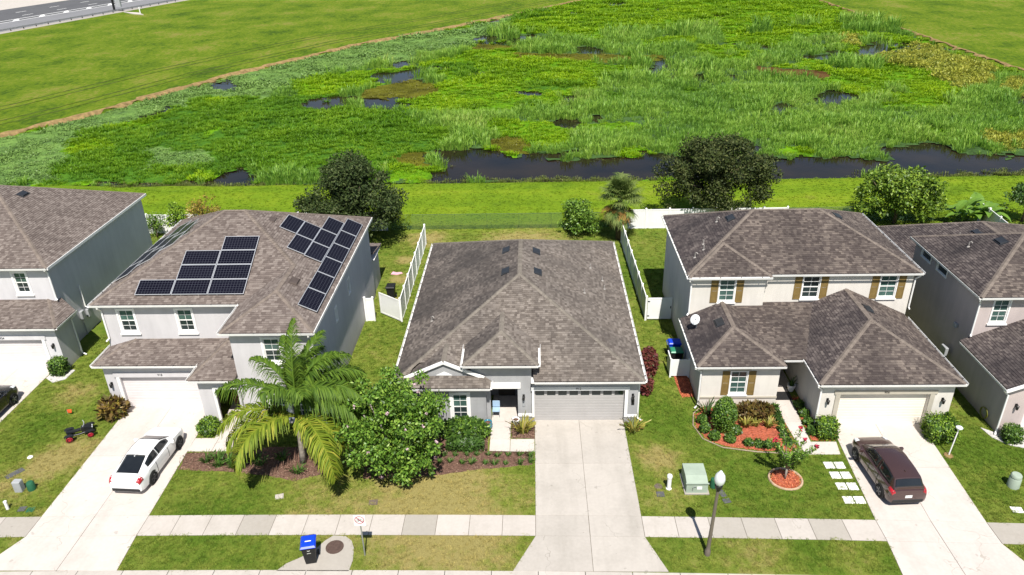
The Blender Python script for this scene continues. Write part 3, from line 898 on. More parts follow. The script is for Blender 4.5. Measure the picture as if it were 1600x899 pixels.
# storm drain pad with manhole
padp = [(-11.3, 23.20), (-8.15, 23.20), (-8.1, 23.8), (-8.2, 24.5), (-8.4, 24.95), (-8.75, 25.22), (-9.3, 25.25), (-9.6, 24.95), (-9.85, 24.55), (-10.4, 24.0), (-11.0, 23.6)]
EXPOLY.append(padp)
pd = struct(MB().extr([(x, y, -.1) for x, y in padp], (0, 0, .135)).build('drain_pad', 'conc_old')); pd['label'] = 'rounded concrete storm drain pad under the bin'
mh = MB().lathe([(.0, .0), (.40, .0), (.40, .022), (.36, .022), (.36, .012), (.05, .012), (.0, .016)], 28, (-9.07, 24.55, .036), cap=False)
for r in (.12, .2, .28): mh.lathe([(r, .012), (r, .020), (r + .03, .020), (r + .03, .012)], 24, (-9.07, 24.55, .036), cap=False)
mh = mh.build('manhole_cover', plain('rusty_iron', (0.085, 0.055, 0.045), .7, .3, var=.3, scale=8), smooth=True, autos=30)
tag(mh, 'rusty round manhole cover on the drain pad beside the bin', 'manhole cover')
dr = MB().box((-12.3, 22.60, -.15), (-8.4, 22.72, .028)).build('drain_opening', 'black')
tag(dr, 'dark storm drain slot along the kerb under the bin', 'storm drain')

# house walks and stoops
def walkway(polys, label, mt_='conc'):
    xs_ = [p[0] for q in polys for p in q]; ys_ = [p[1] for q in polys for p in q]
    o = bpy.data.objects.new('front_walk', None); COL.objects.link(o); struct(o); o['label'] = label
    for q in polys:
        slab(o, q, mt_, z1=.034); EXPOLY.append(q)
    return o
walkway([[(-2.5, 31.13), (-1.42, 31.13), (-1.42, 32.15), (-2.5, 32.15)], [(-1.42, 31.13), (-.13, 31.13), (-.13, 32.15), (-1.42, 32.15)],
         [(-2.5, 32.15), (-1.42, 32.15), (-1.42, 33.72), (-2.5, 33.72)], [(-2.5, 33.72), (-.85, 33.72), (-.85, 36.2), (-2.5, 36.2)]], 'concrete walk to the dark entry porch')
walkway([[(-18.5, 31.2), (-17.2, 31.2), (-17.2, 32.3), (-18.5, 32.3)], [(-17.2, 31.2), (-16.2, 31.2), (-16.2, 32.3), (-17.2, 32.3)], [(-17.45, 32.3), (-16.3, 32.3), (-16.3, 34.4), (-17.45, 34.4)], [(-17.6, 34.4), (-16.3, 34.4), (-16.3, 36.6), (-17.6, 36.6)]], 'concrete walk from the left driveway to the porch')
walkway([[(13.45, 33.6), (14.35, 33.6), (14.5, 36.9), (13.45, 36.9)], [(13.55, 31.85), (14.30, 31.85), (14.35, 33.6), (13.45, 33.6)],
         [(13.75, 30.85), (15.48, 30.85), (15.62, 31.85), (13.55, 31.85)], [(13.4, 36.9), (14.85, 36.9), (14.85, 38.8), (13.4, 38.8)]], 'concrete walk beside the red mulch bed')

def bed(name, poly, mat, label, z=.05):
    pts = []
    n = len(poly)
    for i in range(n):
        a, b_ = poly[i], poly[(i + 1) % n]
        m_ = max(1, int(math.hypot(b_[0] - a[0], b_[1] - a[1]) / .35))
        for k in range(m_):
            pts.append((a[0] + (b_[0] - a[0]) * k / m_ + random.uniform(-.05, .05), a[1] + (b_[1] - a[1]) * k / m_ + random.uniform(-.05, .05)))
    cx = sum(p[0] for p in pts) / len(pts); cy = sum(p[1] for p in pts) / len(pts)
    V = [(x, y, .0) for x, y in pts]; N = len(pts); F = []
    rings = (1.0, .93, .7, .4)
    V = []
    for j, r in enumerate(rings):
        for x, y in pts: V.append((cx + (x - cx) * r, cy + (y - cy) * r, (-.02, z * .7, z, z)[j] + (random.uniform(-.012, .012) if j else 0)))
    V.append((cx, cy, z))
    for j in range(len(rings) - 1): F += [(j * N + i, j * N + (i + 1) % N, (j + 1) * N + (i + 1) % N, (j + 1) * N + i) for i in range(N)]
    F += [(3 * N + i, 3 * N + (i + 1) % N, 4 * N) for i in range(N)]
    mb = MB(); mb.add(V, F)
    o = struct(mb.build(name, mat, smooth=True)); o['label'] = label
    EXPOLY.append(poly)
    # loose chips
    n_ = int(70 * len(pts) ** .9)
    xs_ = RNG.uniform(min(p[0] for p in poly), max(p[0] for p in poly), n_); ys_ = RNG.uniform(min(p[1] for p in poly), max(p[1] for p in poly), n_)
    ins = inside(poly, xs_, ys_); xs_, ys_ = xs_[ins], ys_[ins]; k = len(xs_)
    C = np.stack([xs_, ys_, np.full(k, z + .004)], 1); D = unit(k); D[:, 2] *= .25; Nn = unit(k) * .4; Nn[:, 2] += 1
    Vc, Fc = leafquads(C, D, Nn, RNG.uniform(.06, .16, k), RNG.uniform(.025, .05, k))
    stuff(npmesh('mulch_chips', Vc, Fc, 'chip_red' if mat == 'redmulch' else 'chip_brown', o))
    return o
MT['chip_red'] = leaf_mat('red_mulch_chip', [(0.22, 0.045, 0.02), (0.45, 0.11, 0.05), (0.62, 0.22, 0.11)], .0, .9, .1)
MT['chip_brown'] = leaf_mat('brown_mulch_chip', [(0.07, 0.04, 0.03), (0.16, 0.095, 0.07), (0.30, 0.21, 0.15)], .0, .9, .1)
bed('mulch_bed', [(-18.6, 31.15), (-15, 31.2), (-14.3, 31.6), (-11.2, 31.6), (-10.7, 29.4), (-12.0, 28.9), (-13.6, 29.3), (-15.5, 29.6), (-18.5, 29.75)], 'mulch', 'brown mulch bed under the tall palm')
bed('mulch_bed', [(-9.2, 31.6), (-7.0, 33.7), (-2.55, 33.7), (-2.55, 31.1), (-.12, 31.1), (-.14, 30.05), (-2.6, 29.75), (-5.0, 29.3), (-8.8, 29.0)], 'mulch', 'brown mulch bed under the flowering tree')
bed('mulch_bed', [(-1.38, 32.2), (-.14, 32.2), (-.14, 33.55), (-1.38, 33.55)], 'mulch', 'small mulch square between walk and garage')
bed('mulch_bed', [(9.25, 34.9), (8.75, 34.3), (8.55, 33.3), (8.85, 32.2), (9.7, 31.5), (11.3, 31.15), (12.9, 31.0), (13.5, 31.3), (13.4, 34.9)], 'redmulch', 'red mulch bed in front of the cream house')
bed('mulch_bed', [(14.4, 31.92), (15.85, 31.92), (15.7, 32.9), (14.92, 33.1), (14.85, 35.9), (14.5, 35.9)], 'redmulch', 'narrow red mulch bed beside the garage wall')
rg = [(12.15 + .70 * math.cos(a), 29.0 + .68 * math.sin(a)) for a in np.linspace(0, 2 * math.pi, 20, endpoint=False)]
bed('mulch_bed', rg, 'redmulch', 'round red mulch ring under the small red flowering tree')
bed('mulch_bed', [(8.3, 35.9), (9.05, 35.9), (9.05, 38.1), (8.2, 38.1)], 'redmulch', 'dark red mulch strip behind the bin screen')
# concrete edging of beds
ed = MB().tube([(12.15 + .78 * math.cos(a), 29.0 + .76 * math.sin(a), .03) for a in np.linspace(0, 2 * math.pi, 33)], .06, 6, cap=False)
struct(ed.build('bed_edging', plain('brick_edging', (0.42, 0.30, 0.20), .9, .1, var=.3, scale=6)))
ed = MB().tube([(x, y, .03) for x, y in [(9.2, 34.95), (8.68, 34.35), (8.46, 33.3), (8.76, 32.12), (9.65, 31.4), (11.3, 31.05), (12.9, 30.9), (13.6, 31.2)]], .035, 6)
struct(ed.build('bed_edging', plain('tan_edging', (.30, .24, .18), .9, .1, var=.3, scale=6)))
for pts_, lab in (([(23.6, 33.0), (23.75, 32.2), (24.3, 31.55), (25.2, 31.2), (26.5, 31.2), (26.5, 32.5), (24.2, 32.5)], 'pale gravel bed at the rightmost house'), ([(-30.1, 39.2), (-30.2, 38.2), (-29.5, 37.7), (-28.9, 38.1), (-28.85, 39.1)], 'pale gravel edge at the leftmost garage')):
    g_ = MB().extr([(x, y, -.02) for x, y in pts_], (0, 0, .06)); o = struct(g_.build('gravel_bed', plain('pale_gravel', (.50, .48, .46), .95, .1, var=.35, scale=12, bmp=.8, bscale=30)))
    o['label'] = lab; EXPOLY.append(pts_)

# ---- lawn tufts
EXC += [(-45, -29.35, 39.0, 55), (-24.4, -11.7, 35.0, 49.2), (-18.5, -11.7, 33.3, 36), (-7.2, 5.5, 33.6, 51.4), (9.0, 22.3, 36.5, 49.2), (9.1, 13.3, 34.9, 37), (14.9, 21.8, 33.1, 37), (24.3, 40, 32.6, 53.4), (-14, -11.6, 48.9, 52)]
def bare(px, py):
    r = np.zeros(px.shape, bool)
    for a, b_, c_, d_ in EXC: r |= (px > a) & (px < b_) & (py > c_) & (py < d_)
    for q in EXPOLY: r |= inside(q, px, py)
    return r
T_near = [proto('tuft', *blades(16, .10, .03, .075, .016, .9), 'tuft') for _ in range(3)]
pts_all, sc_all = [], []
for (x0, x1, y0, y1, dens, s0) in ((-36, 30, 23.2, 34, 75, .95), (-36, 32, 34, 45, 42, 1.15), (-38, 42, 45, 62, 22, 1.3), (-60, 62, 62, 73.6, 14, 1.15)):
    n = int((x1 - x0) * (y1 - y0) * dens)
    px = RNG.uniform(x0, x1, n); py = RNG.uniform(y0, y1, n)
    ok = ~bare(px + RNG.normal(0, .035, n), py + RNG.normal(0, .035, n))
    # thin where it is dry
    dryv = np.zeros(n)
    for dx, dy, r, a in DRY: dryv += a * np.clip(1 - np.hypot(px - dx, py - dy) / r, 0, 1)
    ok &= RNG.uniform(0, 1, n) > np.clip(dryv - .25, 0, .75)
    m_ = int(ok.sum())
    pts_all.append(np.stack([px[ok], py[ok], np.zeros(m_)], 1)); sc_all.append(s0 * RNG.uniform(.6, 1.35, m_))
scatter('lawn_grass', np.concatenate(pts_all), np.concatenate(sc_all), T_near, 'short mown grass of the yards and the bank')
# ---- highway far left
G0 = Vector((-129.1, 188.0, 0)); HT = Vector((.263, .9648, 0)); HN = Vector((-.9648, .263, 0))
def hw(s, o, z=0): return tuple(G0 + HT * s + HN * o + Vector((0, 0, z)))
def strip(name, o0, o1, z, mat, s0=-60, s1=420, lab=None):
    o = struct(MB().extr([hw(s0, o0, -.1), hw(s1, o0, -.1), hw(s1, o1, -.1), hw(s0, o1, -.1)], (0, 0, z + .1)).build(name, mat))
    if lab: o['label'] = lab
    return o
strip('road_verge', -1.6, 1.2, .05, 'conc_old')
strip('highway', 1.2, 42, .06, 'asphalt', lab='grey highway at the top left corner')
strip('highway_shoulder', 1.2, 14.6, .064, 'asphalt_lt')
strip('highway_apron', 42, 110, .07, 'conc_walk', lab='pale concrete beyond the highway')
MT['roadpaint'] = plain('road_paint', (.74, .74, .72), .7, .2, var=.15)
strip('edge_line', 15.0, 15.5, .070, 'roadpaint'); strip('edge_line', 18.3, 18.8, .070, 'roadpaint')
for i in range(26):
    for o in (23.6, 31.4):
        s = -20 + i * 12.2 + (5 if o > 25 else 0)
        struct(MB().extr([hw(s, o, .062), hw(s + 3.6, o, .062), hw(s + 3.6, o + .35, .062), hw(s, o + .35, .062)], (0, 0, .007)).build('lane_dash', 'roadpaint'))
for i in range(22):
    s = -8 + i * 8.6
    struct(MB().extr([hw(s, 15.6, .068), hw(s + 2.4, 15.6, .068), hw(s + 4.4, 18.2, .068), hw(s + 3.4, 18.2, .068)], (0, 0, .008)).build('chevron_marking', 'roadpaint'))
gr = thing('guardrail', 'galvanised guardrail along the highway edge', 'guardrail', hw(0, 0))
prof = [(0, .42), (.05, .47), (0, .53), (.05, .60), (.05, .64), (0, .70), (.04, .75)]
mb = MB()
P = [hw(-60, -a, z) for a, z in prof] + [hw(300, -a, z) for a, z in prof]
mb.add(P, [(i, i + 1, 8 + i, 7 + i) for i in range(6)])
P2 = [hw(-60, -a + .02, z) for a, z in prof] + [hw(300, -a + .02, z) for a, z in prof]
mb.add(P2, [(i, i + 1, 8 + i, 7 + i) for i in range(6)])
mb.build('rail', 'galv', gr)
for i in range(60):
    a = Vector(hw(-50 + i * 3.8, .12)); MB().obox(a + Vector((0, 0, .38)), HT * .07, HN * .09, (0, 0, .38)).build('post', 'rubber', gr)
sp = thing('sign_pole', 'dark pole carrying a sign box beside the guardrail', 'pole', (-120.6, 227.4, 0))
MB().tube([(-120.6, 227.4, 0), (-120.6, 227.4, 7.5)], .32, 10).build('pole', 'black', sp, smooth=True, autos=40)
MB().rbox((-119.9, 227.2, 1.2), (-118.4, 227.9, 3.2), .08).build('control_box', 'grey', sp)
MB().bar((-120.6, 227.4, 2.2), (-119.5, 227.5, 2.2), .15, .15).build('bracket', 'black', sp)
cs = MB().extr([(-116.5, 224.5, -.05), (-112.0, 220.0, -.05), (-107.4, 217.2, -.05), (-111.0, 221.8, -.05)], (0, 0, .25)).build('concrete_slab', 'conc')
tag(cs, 'white concrete pad in the grass below the highway', 'slab')
mk = MB().tube([(-109.9, 220.6, 0), (-109.9, 220.6, 1.6)], .14, 8); mk.lathe([(.0, 1.75), (.17, 1.68), (.17, 1.55)], 8, (-109.9, 220.6, 0), cap=False)
tag(mk.build('marker_post', 'white', smooth=True, autos=40), 'thin white marker post beside the concrete pad', 'post')

# ================================================================ houses
MT['sh_brown'] = shingle_mat('brown_shingle', [(0.104, 0.083, 0.074), (0.131, 0.106, 0.095), (0.154, 0.126, 0.112), (0.180, 0.150, 0.134), (0.223, 0.189, 0.169)], (0.084, 0.068, 0.061), .35)
MT['sh_grey'] = shingle_mat('grey_brown_shingle', [(0.097, 0.081, 0.070), (0.125, 0.106, 0.092), (0.149, 0.127, 0.109), (0.176, 0.151, 0.132), (0.224, 0.195, 0.170)], (0.066, 0.058, 0.054), .55)
MT['sh_dark'] = shingle_mat('dark_weathered_shingle', [(0.061, 0.049, 0.044), (0.081, 0.065, 0.059), (0.103, 0.084, 0.075), (0.131, 0.108, 0.094), (0.175, 0.144, 0.123)], (0.037, 0.030, 0.030), .70)
MT['sh_grey_left'] = shingle_mat('left_slope_grey_shingle', [(0.069, 0.058, 0.053), (0.090, 0.077, 0.069), (0.112, 0.095, 0.084), (0.133, 0.114, 0.101), (0.172, 0.148, 0.131)], (0.041, 0.037, 0.036), .85)  # left-facing slopes: darker tones and stronger stain streaks
MT['sh_dark_left'] = shingle_mat('left_slope_dark_shingle', [(0.050, 0.041, 0.041), (0.066, 0.054, 0.053), (0.085, 0.070, 0.067), (0.108, 0.090, 0.084), (0.145, 0.122, 0.112)], (0.030, 0.026, 0.028), .85)
def capmat(n, c): MT[n] = shingle_mat(n, [tuple(x * .8 for x in c), c, tuple(x * 1.15 for x in c)], tuple(x * .7 for x in c), .3)
capmat('cap_brown', (0.172, 0.141, 0.120)); capmat('cap_grey', (0.165, 0.145, 0.123)); capmat('cap_dark', (0.16, 0.133, 0.114))

def facet_axes(P):
    P = [Vector(p) for p in P]
    n = Vector((0, 0, 0))
    for i in range(len(P)): n += P[i].cross(P[(i + 1) % len(P)])
    n.normalize()
    if n.z < 0: n = -n; P = P[::-1]
    u = Vector((0, 0, 1)).cross(n)
    u = u.normalized() if u.length > 1e-5 else Vector((1, 0, 0))
    v = n.cross(u)
    return P, n, u, v

def clip(poly, tri):
    out = poly
    k = len(tri)
    for i in range(k):
        ax, ay = tri[i]; bx, by = tri[(i + 1) % k]
        inp, out = out, []
        if not inp: return out
        for j in range(len(inp)):
            p, q = inp[j], inp[(j + 1) % len(inp)]
            dp = (bx - ax) * (p[1] - ay) - (by - ay) * (p[0] - ax)
            dq = (bx - ax) * (q[1] - ay) - (by - ay) * (q[0] - ax)
            if dp >= 0: out.append(p)
            if (dp >= 0) != (dq >= 0):
                t_ = dp / (dp - dq); out.append((p[0] + (q[0] - p[0]) * t_, p[1] + (q[1] - p[1]) * t_))
    return out

def roof(h, facets, caps, sm, cm, expo=0.145):
    sm2 = {'sh_grey': 'sh_grey_left', 'sh_dark': 'sh_dark_left'}.get(sm, sm)
    key = {}; V = []; F = []
    def vid(p):
        k = tuple(round(c, 3) for c in p)
        if k not in key: key[k] = len(V); V.append(tuple(p))
        return key[k]
    fx = []
    for f in facets:
        P, n, u, v = facet_axes(f); fx.append((P, n, u, v)); F.append(tuple(vid(p) for p in P))
    mb = MB(); mb.add(V, F)
    r = mb.build('roof', sm, h, recalc=False)
    md = r.modifiers.new('thick', 'SOLIDIFY'); md.thickness = .09; md.offset = -1
    SV, SF, SU, SM = [], [], [], []
    for P, n, u, v in fx:
        O = P[0]
        q = [((p - O).dot(u), (p - O).dot(v)) for p in P]
        v0 = min(a[1] for a in q); v1 = max(a[1] for a in q); u0 = min(a[0] for a in q); u1 = max(a[0] for a in q)
        rr = 0
        y = v0
        while y < v1 - .02:
            x = u0 - random.uniform(0, .3)
            while x < u1:
                w_ = random.choice((.13, .16, .19, .22, .27))
                c = clip([(x, y), (x + w_, y), (x + w_, y + expo), (x, y + expo)], q)
                x += w_
                if len(c) < 3: continue
                ar = abs(sum(c[i][0] * c[(i + 1) % len(c)][1] - c[(i + 1) % len(c)][0] * c[i][1] for i in range(len(c)))) / 2
                if ar < .0015: continue
                lift = .019 + random.choice((0, 0, .006, .010))
                o = len(SV); idx = []
                for a, b_ in c:
                    t_ = (b_ - y) / expo
                    SV.append(tuple(O + u * a + v * b_ + n * (lift * (1 - t_) + .005 * t_))); idx.append(len(SV) - 1); SU.append((a, b_))
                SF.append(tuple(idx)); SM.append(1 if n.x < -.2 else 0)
                low = [i for i, (a, b_) in enumerate(c) if abs(b_ - y) < 1e-6]
                if len(low) == 2:
                    ja, jb = low
                    a, b_ = c[ja], c[jb]
                    SV.append(tuple(O + u * a[0] + v * a[1] - n * .002)); SV.append(tuple(O + u * b_[0] + v * b_[1] - n * .002)); SU += [a, b_]
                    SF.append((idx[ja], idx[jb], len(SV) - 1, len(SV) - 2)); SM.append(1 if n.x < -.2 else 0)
            y += expo; rr += 1
    of = OFF[h.name]
    me = bpy.data.meshes.new('shingles')
    me.from_pydata([(a - of[0], b_ - of[1], c - of[2]) for a, b_, c in SV], [], SF)
    ul = me.uv_layers.new(name='UVMap')
    li = np.zeros(len(me.loops), dtype=np.int32); me.loops.foreach_get('vertex_index', li)
    ul.data.foreach_set('uv', np.array(SU, dtype=np.float32)[li].ravel())
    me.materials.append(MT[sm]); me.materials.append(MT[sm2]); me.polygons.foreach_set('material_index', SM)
    stuff(link('shingles', me, r))
    for a, b_ in caps:
        a, b_ = Vector(a), Vector(b_)
        d = b_ - a; L = d.length; d.normalize()
        s_ = d.cross(Vector((0, 0, 1))).normalized(); n = s_.cross(d)
        k = max(1, int(L / .2)); mb = MB()
        drop = .055
        for i in range(k):
            p, q = a + d * L * i / k, a + d * (L * (i + 1) / k + .02)
            z0, z1 = .028, .045
            mb.add([p + s_ * .13 + n * (z0 - drop), p + n * z0, p - s_ * .13 + n * (z0 - drop), q + s_ * .13 + n * (z1 - drop), q + n * z1, q - s_ * .13 + n * (z1 - drop),
                    q + s_ * .13 + n * (z0 - drop - .01), q + n * (z0 - .01), q - s_ * .13 + n * (z0 - drop - .01)],
                   [(0, 1, 4, 3), (1, 2, 5, 4), (3, 4, 7, 6), (4, 5, 8, 7)])
        stuff(mb.build('ridge_cap', cm, r))
    return r

def hip(x0, x1, y0, y1, z, rise, inset=None, axis=None):
    """full hip roof; returns facets, cap lines, ridge ends"""
    if axis is None: axis = 'x' if (x1 - x0) >= (y1 - y0) else 'y'
    xm, ym = (x0 + x1) / 2, (y0 + y1) / 2
    if axis == 'x':
        i = inset if inset is not None else (y1 - y0) / 2
        A, B = (x0 + i, ym, z + rise), (x1 - i, ym, z + rise)
        a, b_, c, d = (x0, y0, z), (x1, y0, z), (x1, y1, z), (x0, y1, z)
        f = [[a, b_, B, A], [b_, c, B], [c, d, A, B], [d, a, A]]
        caps = [(a, A), (d, A), (b_, B), (c, B), (A, B)]
    else:
        i = inset if inset is not None else (x1 - x0) / 2
        A, B = (xm, y0 + i, z + rise), (xm, y1 - i, z + rise)
        a, b_, c, d = (x0, y0, z), (x1, y0, z), (x1, y1, z), (x0, y1, z)
        f = [[a, b_, A], [b_, c, B, A], [c, d, B], [d, a, A, B]]
        caps = [(a, A), (b_, A), (c, B), (d, B), (A, B)]
    return f, caps, A, B

def gutter(h, a, b_, clips=True):
    a, b_ = Vector(a), Vector(b_)
    d = (b_ - a).normalized(); o = d.cross(Vector((0, 0, 1))).normalized()      # outward = right of travel
    prof = [(0, -.13), (.10, -.13), (.125, .0), (.108, .0), (.09, -.112), (.0, -.112)]
    P = [a + o * x + Vector((0, 0, z + .015)) for x, z in prof]
    g_ = MB().extr(P, b_ - a).build('gutter', 'white', h)
    if clips:
        mb = MB(); L = (b_ - a).length; n = max(1, int(L / 1.0))
        for i in range(n):
            p = a + d * (L * (i + .5) / n) + o * .06 + Vector((0, 0, .005))
            mb.obox(p, d * .018, o * .055, (0, 0, .012))
        stuff(mb.build('gutter_hanger', 'rubber', g_))
    return g_

def soffit(h, x0, x1, y0, y1, z, mat='white'):
    return MB().box((x0 + .01, y0 + .01, z - .135), (x1 - .01, y1 - .01, z - .105)).build('soffit', mat, h)

def wall(h, p0, p1, z0, z1, mat, ops=(), t_=.2, name='wall'):
    """wall from p0 to p1 with the outside on the right hand; ops = [(u0,u1,za,zb)]"""
    a = Vector((p0[0], p0[1], 0)); e = Vector((p1[0], p1[1], 0)) - a
    L = e.length; e.normalize(); n = e.cross(Vector((0, 0, 1)))
    us = sorted({0.0, L} | {q for o in ops for q in o[:2]}); zs = sorted({z0, z1} | {q for o in ops for q in o[2:]})
    us = [u for u in us if -1e-6 <= u <= L + 1e-6]; zs = [z for z in zs if z0 - 1e-6 <= z <= z1 + 1e-6]
    nu, nz = len(us) - 1, len(zs) - 1
    solid = [[not any(o[0] - 1e-6 <= (us[i] + us[i + 1]) / 2 <= o[1] and o[2] <= (zs[j] + zs[j + 1]) / 2 <= o[3] for o in ops) for j in range(nz)] for i in range(nu)]
    key = {}; V = []; F = []
    def vid(i, j, l):
        k = (i, j, l)
        if k not in key: key[k] = len(V); V.append(tuple(a + e * us[i] + Vector((0, 0, zs[j])) - n * (t_ * l)))
        return key[k]
    S = lambda i, j: 0 <= i < nu and 0 <= j < nz and solid[i][j]
    for i in range(nu):
        for j in range(nz):
            if not S(i, j): continue
            F.append((vid(i, j, 0), vid(i + 1, j, 0), vid(i + 1, j + 1, 0), vid(i, j + 1, 0)))
            F.append((vid(i, j, 1), vid(i, j + 1, 1), vid(i + 1, j + 1, 1), vid(i + 1, j, 1)))
            if not S(i - 1, j): F.append((vid(i, j, 0), vid(i, j + 1, 0), vid(i, j + 1, 1), vid(i, j, 1)))
            if not S(i + 1, j): F.append((vid(i + 1, j, 0), vid(i + 1, j, 1), vid(i + 1, j + 1, 1), vid(i + 1, j + 1, 0)))
            if not S(i, j - 1): F.append((vid(i, j, 0), vid(i, j, 1), vid(i + 1, j, 1), vid(i + 1, j, 0)))
            if not S(i, j + 1): F.append((vid(i, j + 1, 0), vid(i + 1, j + 1, 0), vid(i + 1, j + 1, 1), vid(i, j + 1, 1)))
    mb = MB(); mb.add(V, F)
    return mb.build(name, mat, h)

def window(h, p0, p1, u0, u1, z0, z1, trim='white', tw=.10, up='glass_teal', lo='glass_dark', sill=True, single=False):
    a = Vector((p0[0], p0[1], 0)); e = (Vector((p1[0], p1[1], 0)) - a).normalized(); n = e.cross(Vector((0, 0, 1)))
    wn_ = MB().frame(a, e, n, u0 - tw, u1 + tw, z0 - tw, z1 + tw, tw + .005, -.02, .035).build('window', trim, h)
    MB().frame(a, e, n, u0 + .004, u1 - .004, z0 + .004, z1 - .004, .05, -.10, -.02).build('sash_frame', 'white', wn_)
    zm = (z0 + z1) / 2
    def pane(za, zb, mt_, dpt):
        c = a + e * (u0 + u1) / 2 + Vector((0, 0, (za + zb) / 2)) - n * dpt
        MB().obox(c, e * ((u1 - u0) / 2 - .045), n * .006, (0, 0, (zb - za) / 2)).build('pane', mt_, wn_)
    def bar_(ua, ub, za, zb, d_):
        c = a + e * (ua + ub) / 2 + Vector((0, 0, (za + zb) / 2)) - n * d_
        return MB().obox(c, e * (ub - ua) / 2, n * .012, (0, 0, (zb - za) / 2))
    if single: pane(z0 + .05, z1 - .05, up, .08)
    else:
        pane(zm + .025, z1 - .05, up, .072); pane(z0 + .05, zm - .025, lo, .088)
        bar_(u0 + .05, u1 - .05, zm - .03, zm + .03, .062).build('meeting_rail', 'white', wn_)
        um = (u0 + u1) / 2
        for za, zb, d_ in ((zm + .03, z1 - .05, .062), (z0 + .05, zm - .03, .078)):
            bar_(um - .009, um + .009, za, zb, d_).build('muntin', 'white', wn_)
            zc = (za + zb) / 2
            bar_(u0 + .05, um - .009, zc - .009, zc + .009, d_).build('muntin', 'white', wn_)
            bar_(um + .009, u1 - .05, zc - .009, zc + .009, d_).build('muntin', 'white', wn_)
    if sill:
        c = a + e * (u0 + u1) / 2 + Vector((0, 0, z0 - tw - .045)) + n * .045
        MB().obox(c, e * ((u1 - u0) / 2 + tw + .05), n * .045, (0, 0, .04)).build('sill', trim, wn_)
    return wn_

def garage_door(h, x0, x1, y, z1, mat, rows=4, lites=False):
    d = MB().box((x0 - .02, y + .06, 0), (x1 + .02, y + .10, z1 + .02)).build('garage_door', mat, h)
    hh = z1 / rows
    for r in range(rows):
        za, zb = r * hh + .006, (r + 1) * hh - .006
        if lites and r == rows - 1:
            n = 8; w_ = (x1 - x0) / n
            MB().frame((x0, y, 0), (1, 0, 0), (0, -1, 0), 0, x1 - x0, za, zb, .05, -.055, 0).build('door_panel', mat, d)
            for i in range(n):
                MB().box((x0 + i * w_ + .075, y + .03, za + .05), (x0 + (i + 1) * w_ - .075, y + .045, zb - .05)).build('pane', 'glass_dark', d)
                if i: MB().box((x0 + i * w_ - .075, y + .004, za + .05), (x0 + i * w_ + .075, y + .055, zb - .05)).build('door_panel', mat, d)
            continue
        prof = []
        for k in range(3):
            b0 = za + (zb - za) * k / 3; b1 = za + (zb - za) * (k + 1) / 3
            prof += [(y + .012, b0), (y, b0 + .012), (y, b1 - .012)]
        prof += [(y + .012, zb), (y + .055, zb), (y + .055, za)]
        MB().extr([(x0, yy, z) for yy, z in prof], (x1 - x0, 0, 0)).build('door_panel', mat, d)
    return d

def downspout(h, top, wall_pt, zend, kick):
    """from gutter corner back to the wall, down, kick out at the bottom"""
    t_, w_ = Vector(top), Vector(wall_pt)
    pts = [t_, t_ + Vector((0, 0, -.12)), Vector((w_.x, w_.y, t_.z - .40)), Vector((w_.x, w_.y, zend + .12)), Vector((w_.x + kick[0], w_.y + kick[1], zend))]
    return MB().tube(pts, [.05] * 5, 6).build('downspout', 'white', h)

def wall_lamp(h, x, y, z):
    mb = MB().box((x - .06, y - .02, z - .10), (x + .06, y + .0, z + .12))
    mb.tube([(x, y - .01, z + .08), (x, y - .10, z + .14), (x, y - .16, z + .10)], .016, 6)
    mb.lathe([(.03, .10), (.085, .06), (.075, .04), (.055, -.16), (.02, -.19)], 8, (x, y - .16, z))
    return mb.build('wall_lamp', 'black', h)

def vent(r, p, n, u, v, mat='darkvent', w_=.34, l=.20, hgt=.12):
    p, n, u, v = Vector(p), Vector(n), Vector(u), Vector(v)
    mb = MB().obox(p + n * .03, u * (w_ + .08), v * (l + .06), n * .012)
    P = [p + u * a * w_ + v * b_ * l + n * .03 for a, b_ in ((-1, -1), (1, -1), (1, 1), (-1, 1))]
    Q = [p + u * a * w_ * .9 + v * b_ * l + n * (hgt if b_ < .5 else .05) for a, b_ in ((-1, -.92), (1, -.92), (1, .95), (-1, .95))]
    mb.add(P + Q, [(0, 1, 5, 4), (1, 2, 6, 5), (2, 3, 7, 6), (3, 0, 4, 7), (4, 5, 6, 7)])
    return mb.build('roof_vent', mat, r)

def pipe(r, p, hgt=.30, bent=False):
    p = Vector(p)
    mb = MB().lathe([(.10, -.03), (.09, .03), (.045, .06), (.04, .06)], 10, tuple(p), cap=False)
    pts = [p, p + Vector((0, 0, hgt))]
    if bent: pts = [p, p + Vector((0, 0, hgt)), p + Vector((.07, -.05, hgt + .06)), p + Vector((.14, -.08, hgt - .02))]
    mb.tube(pts, .035, 8)
    return mb.build('vent_pipe', 'palepipe', r, smooth=True, autos=50)
MT['palepipe'] = plain('pale_vent_pipe', (.30, .28, .26), .7, .2)

SL = .468
UL = (0, -1, 0)   # eave direction on left slopes
def ax_left(p): a = math.atan(p); return (-math.sin(a), 0, math.cos(a)), (0, -1, 0), (math.cos(a), 0, math.sin(a))
def ax_right(p): a = math.atan(p); return (math.sin(a), 0, math.cos(a)), (0, 1, 0), (-math.cos(a), 0, math.sin(a))
def ax_front(p): a = math.atan(p); return (0, -math.sin(a), math.cos(a)), (1, 0, 0), (0, math.cos(a), math.sin(a))

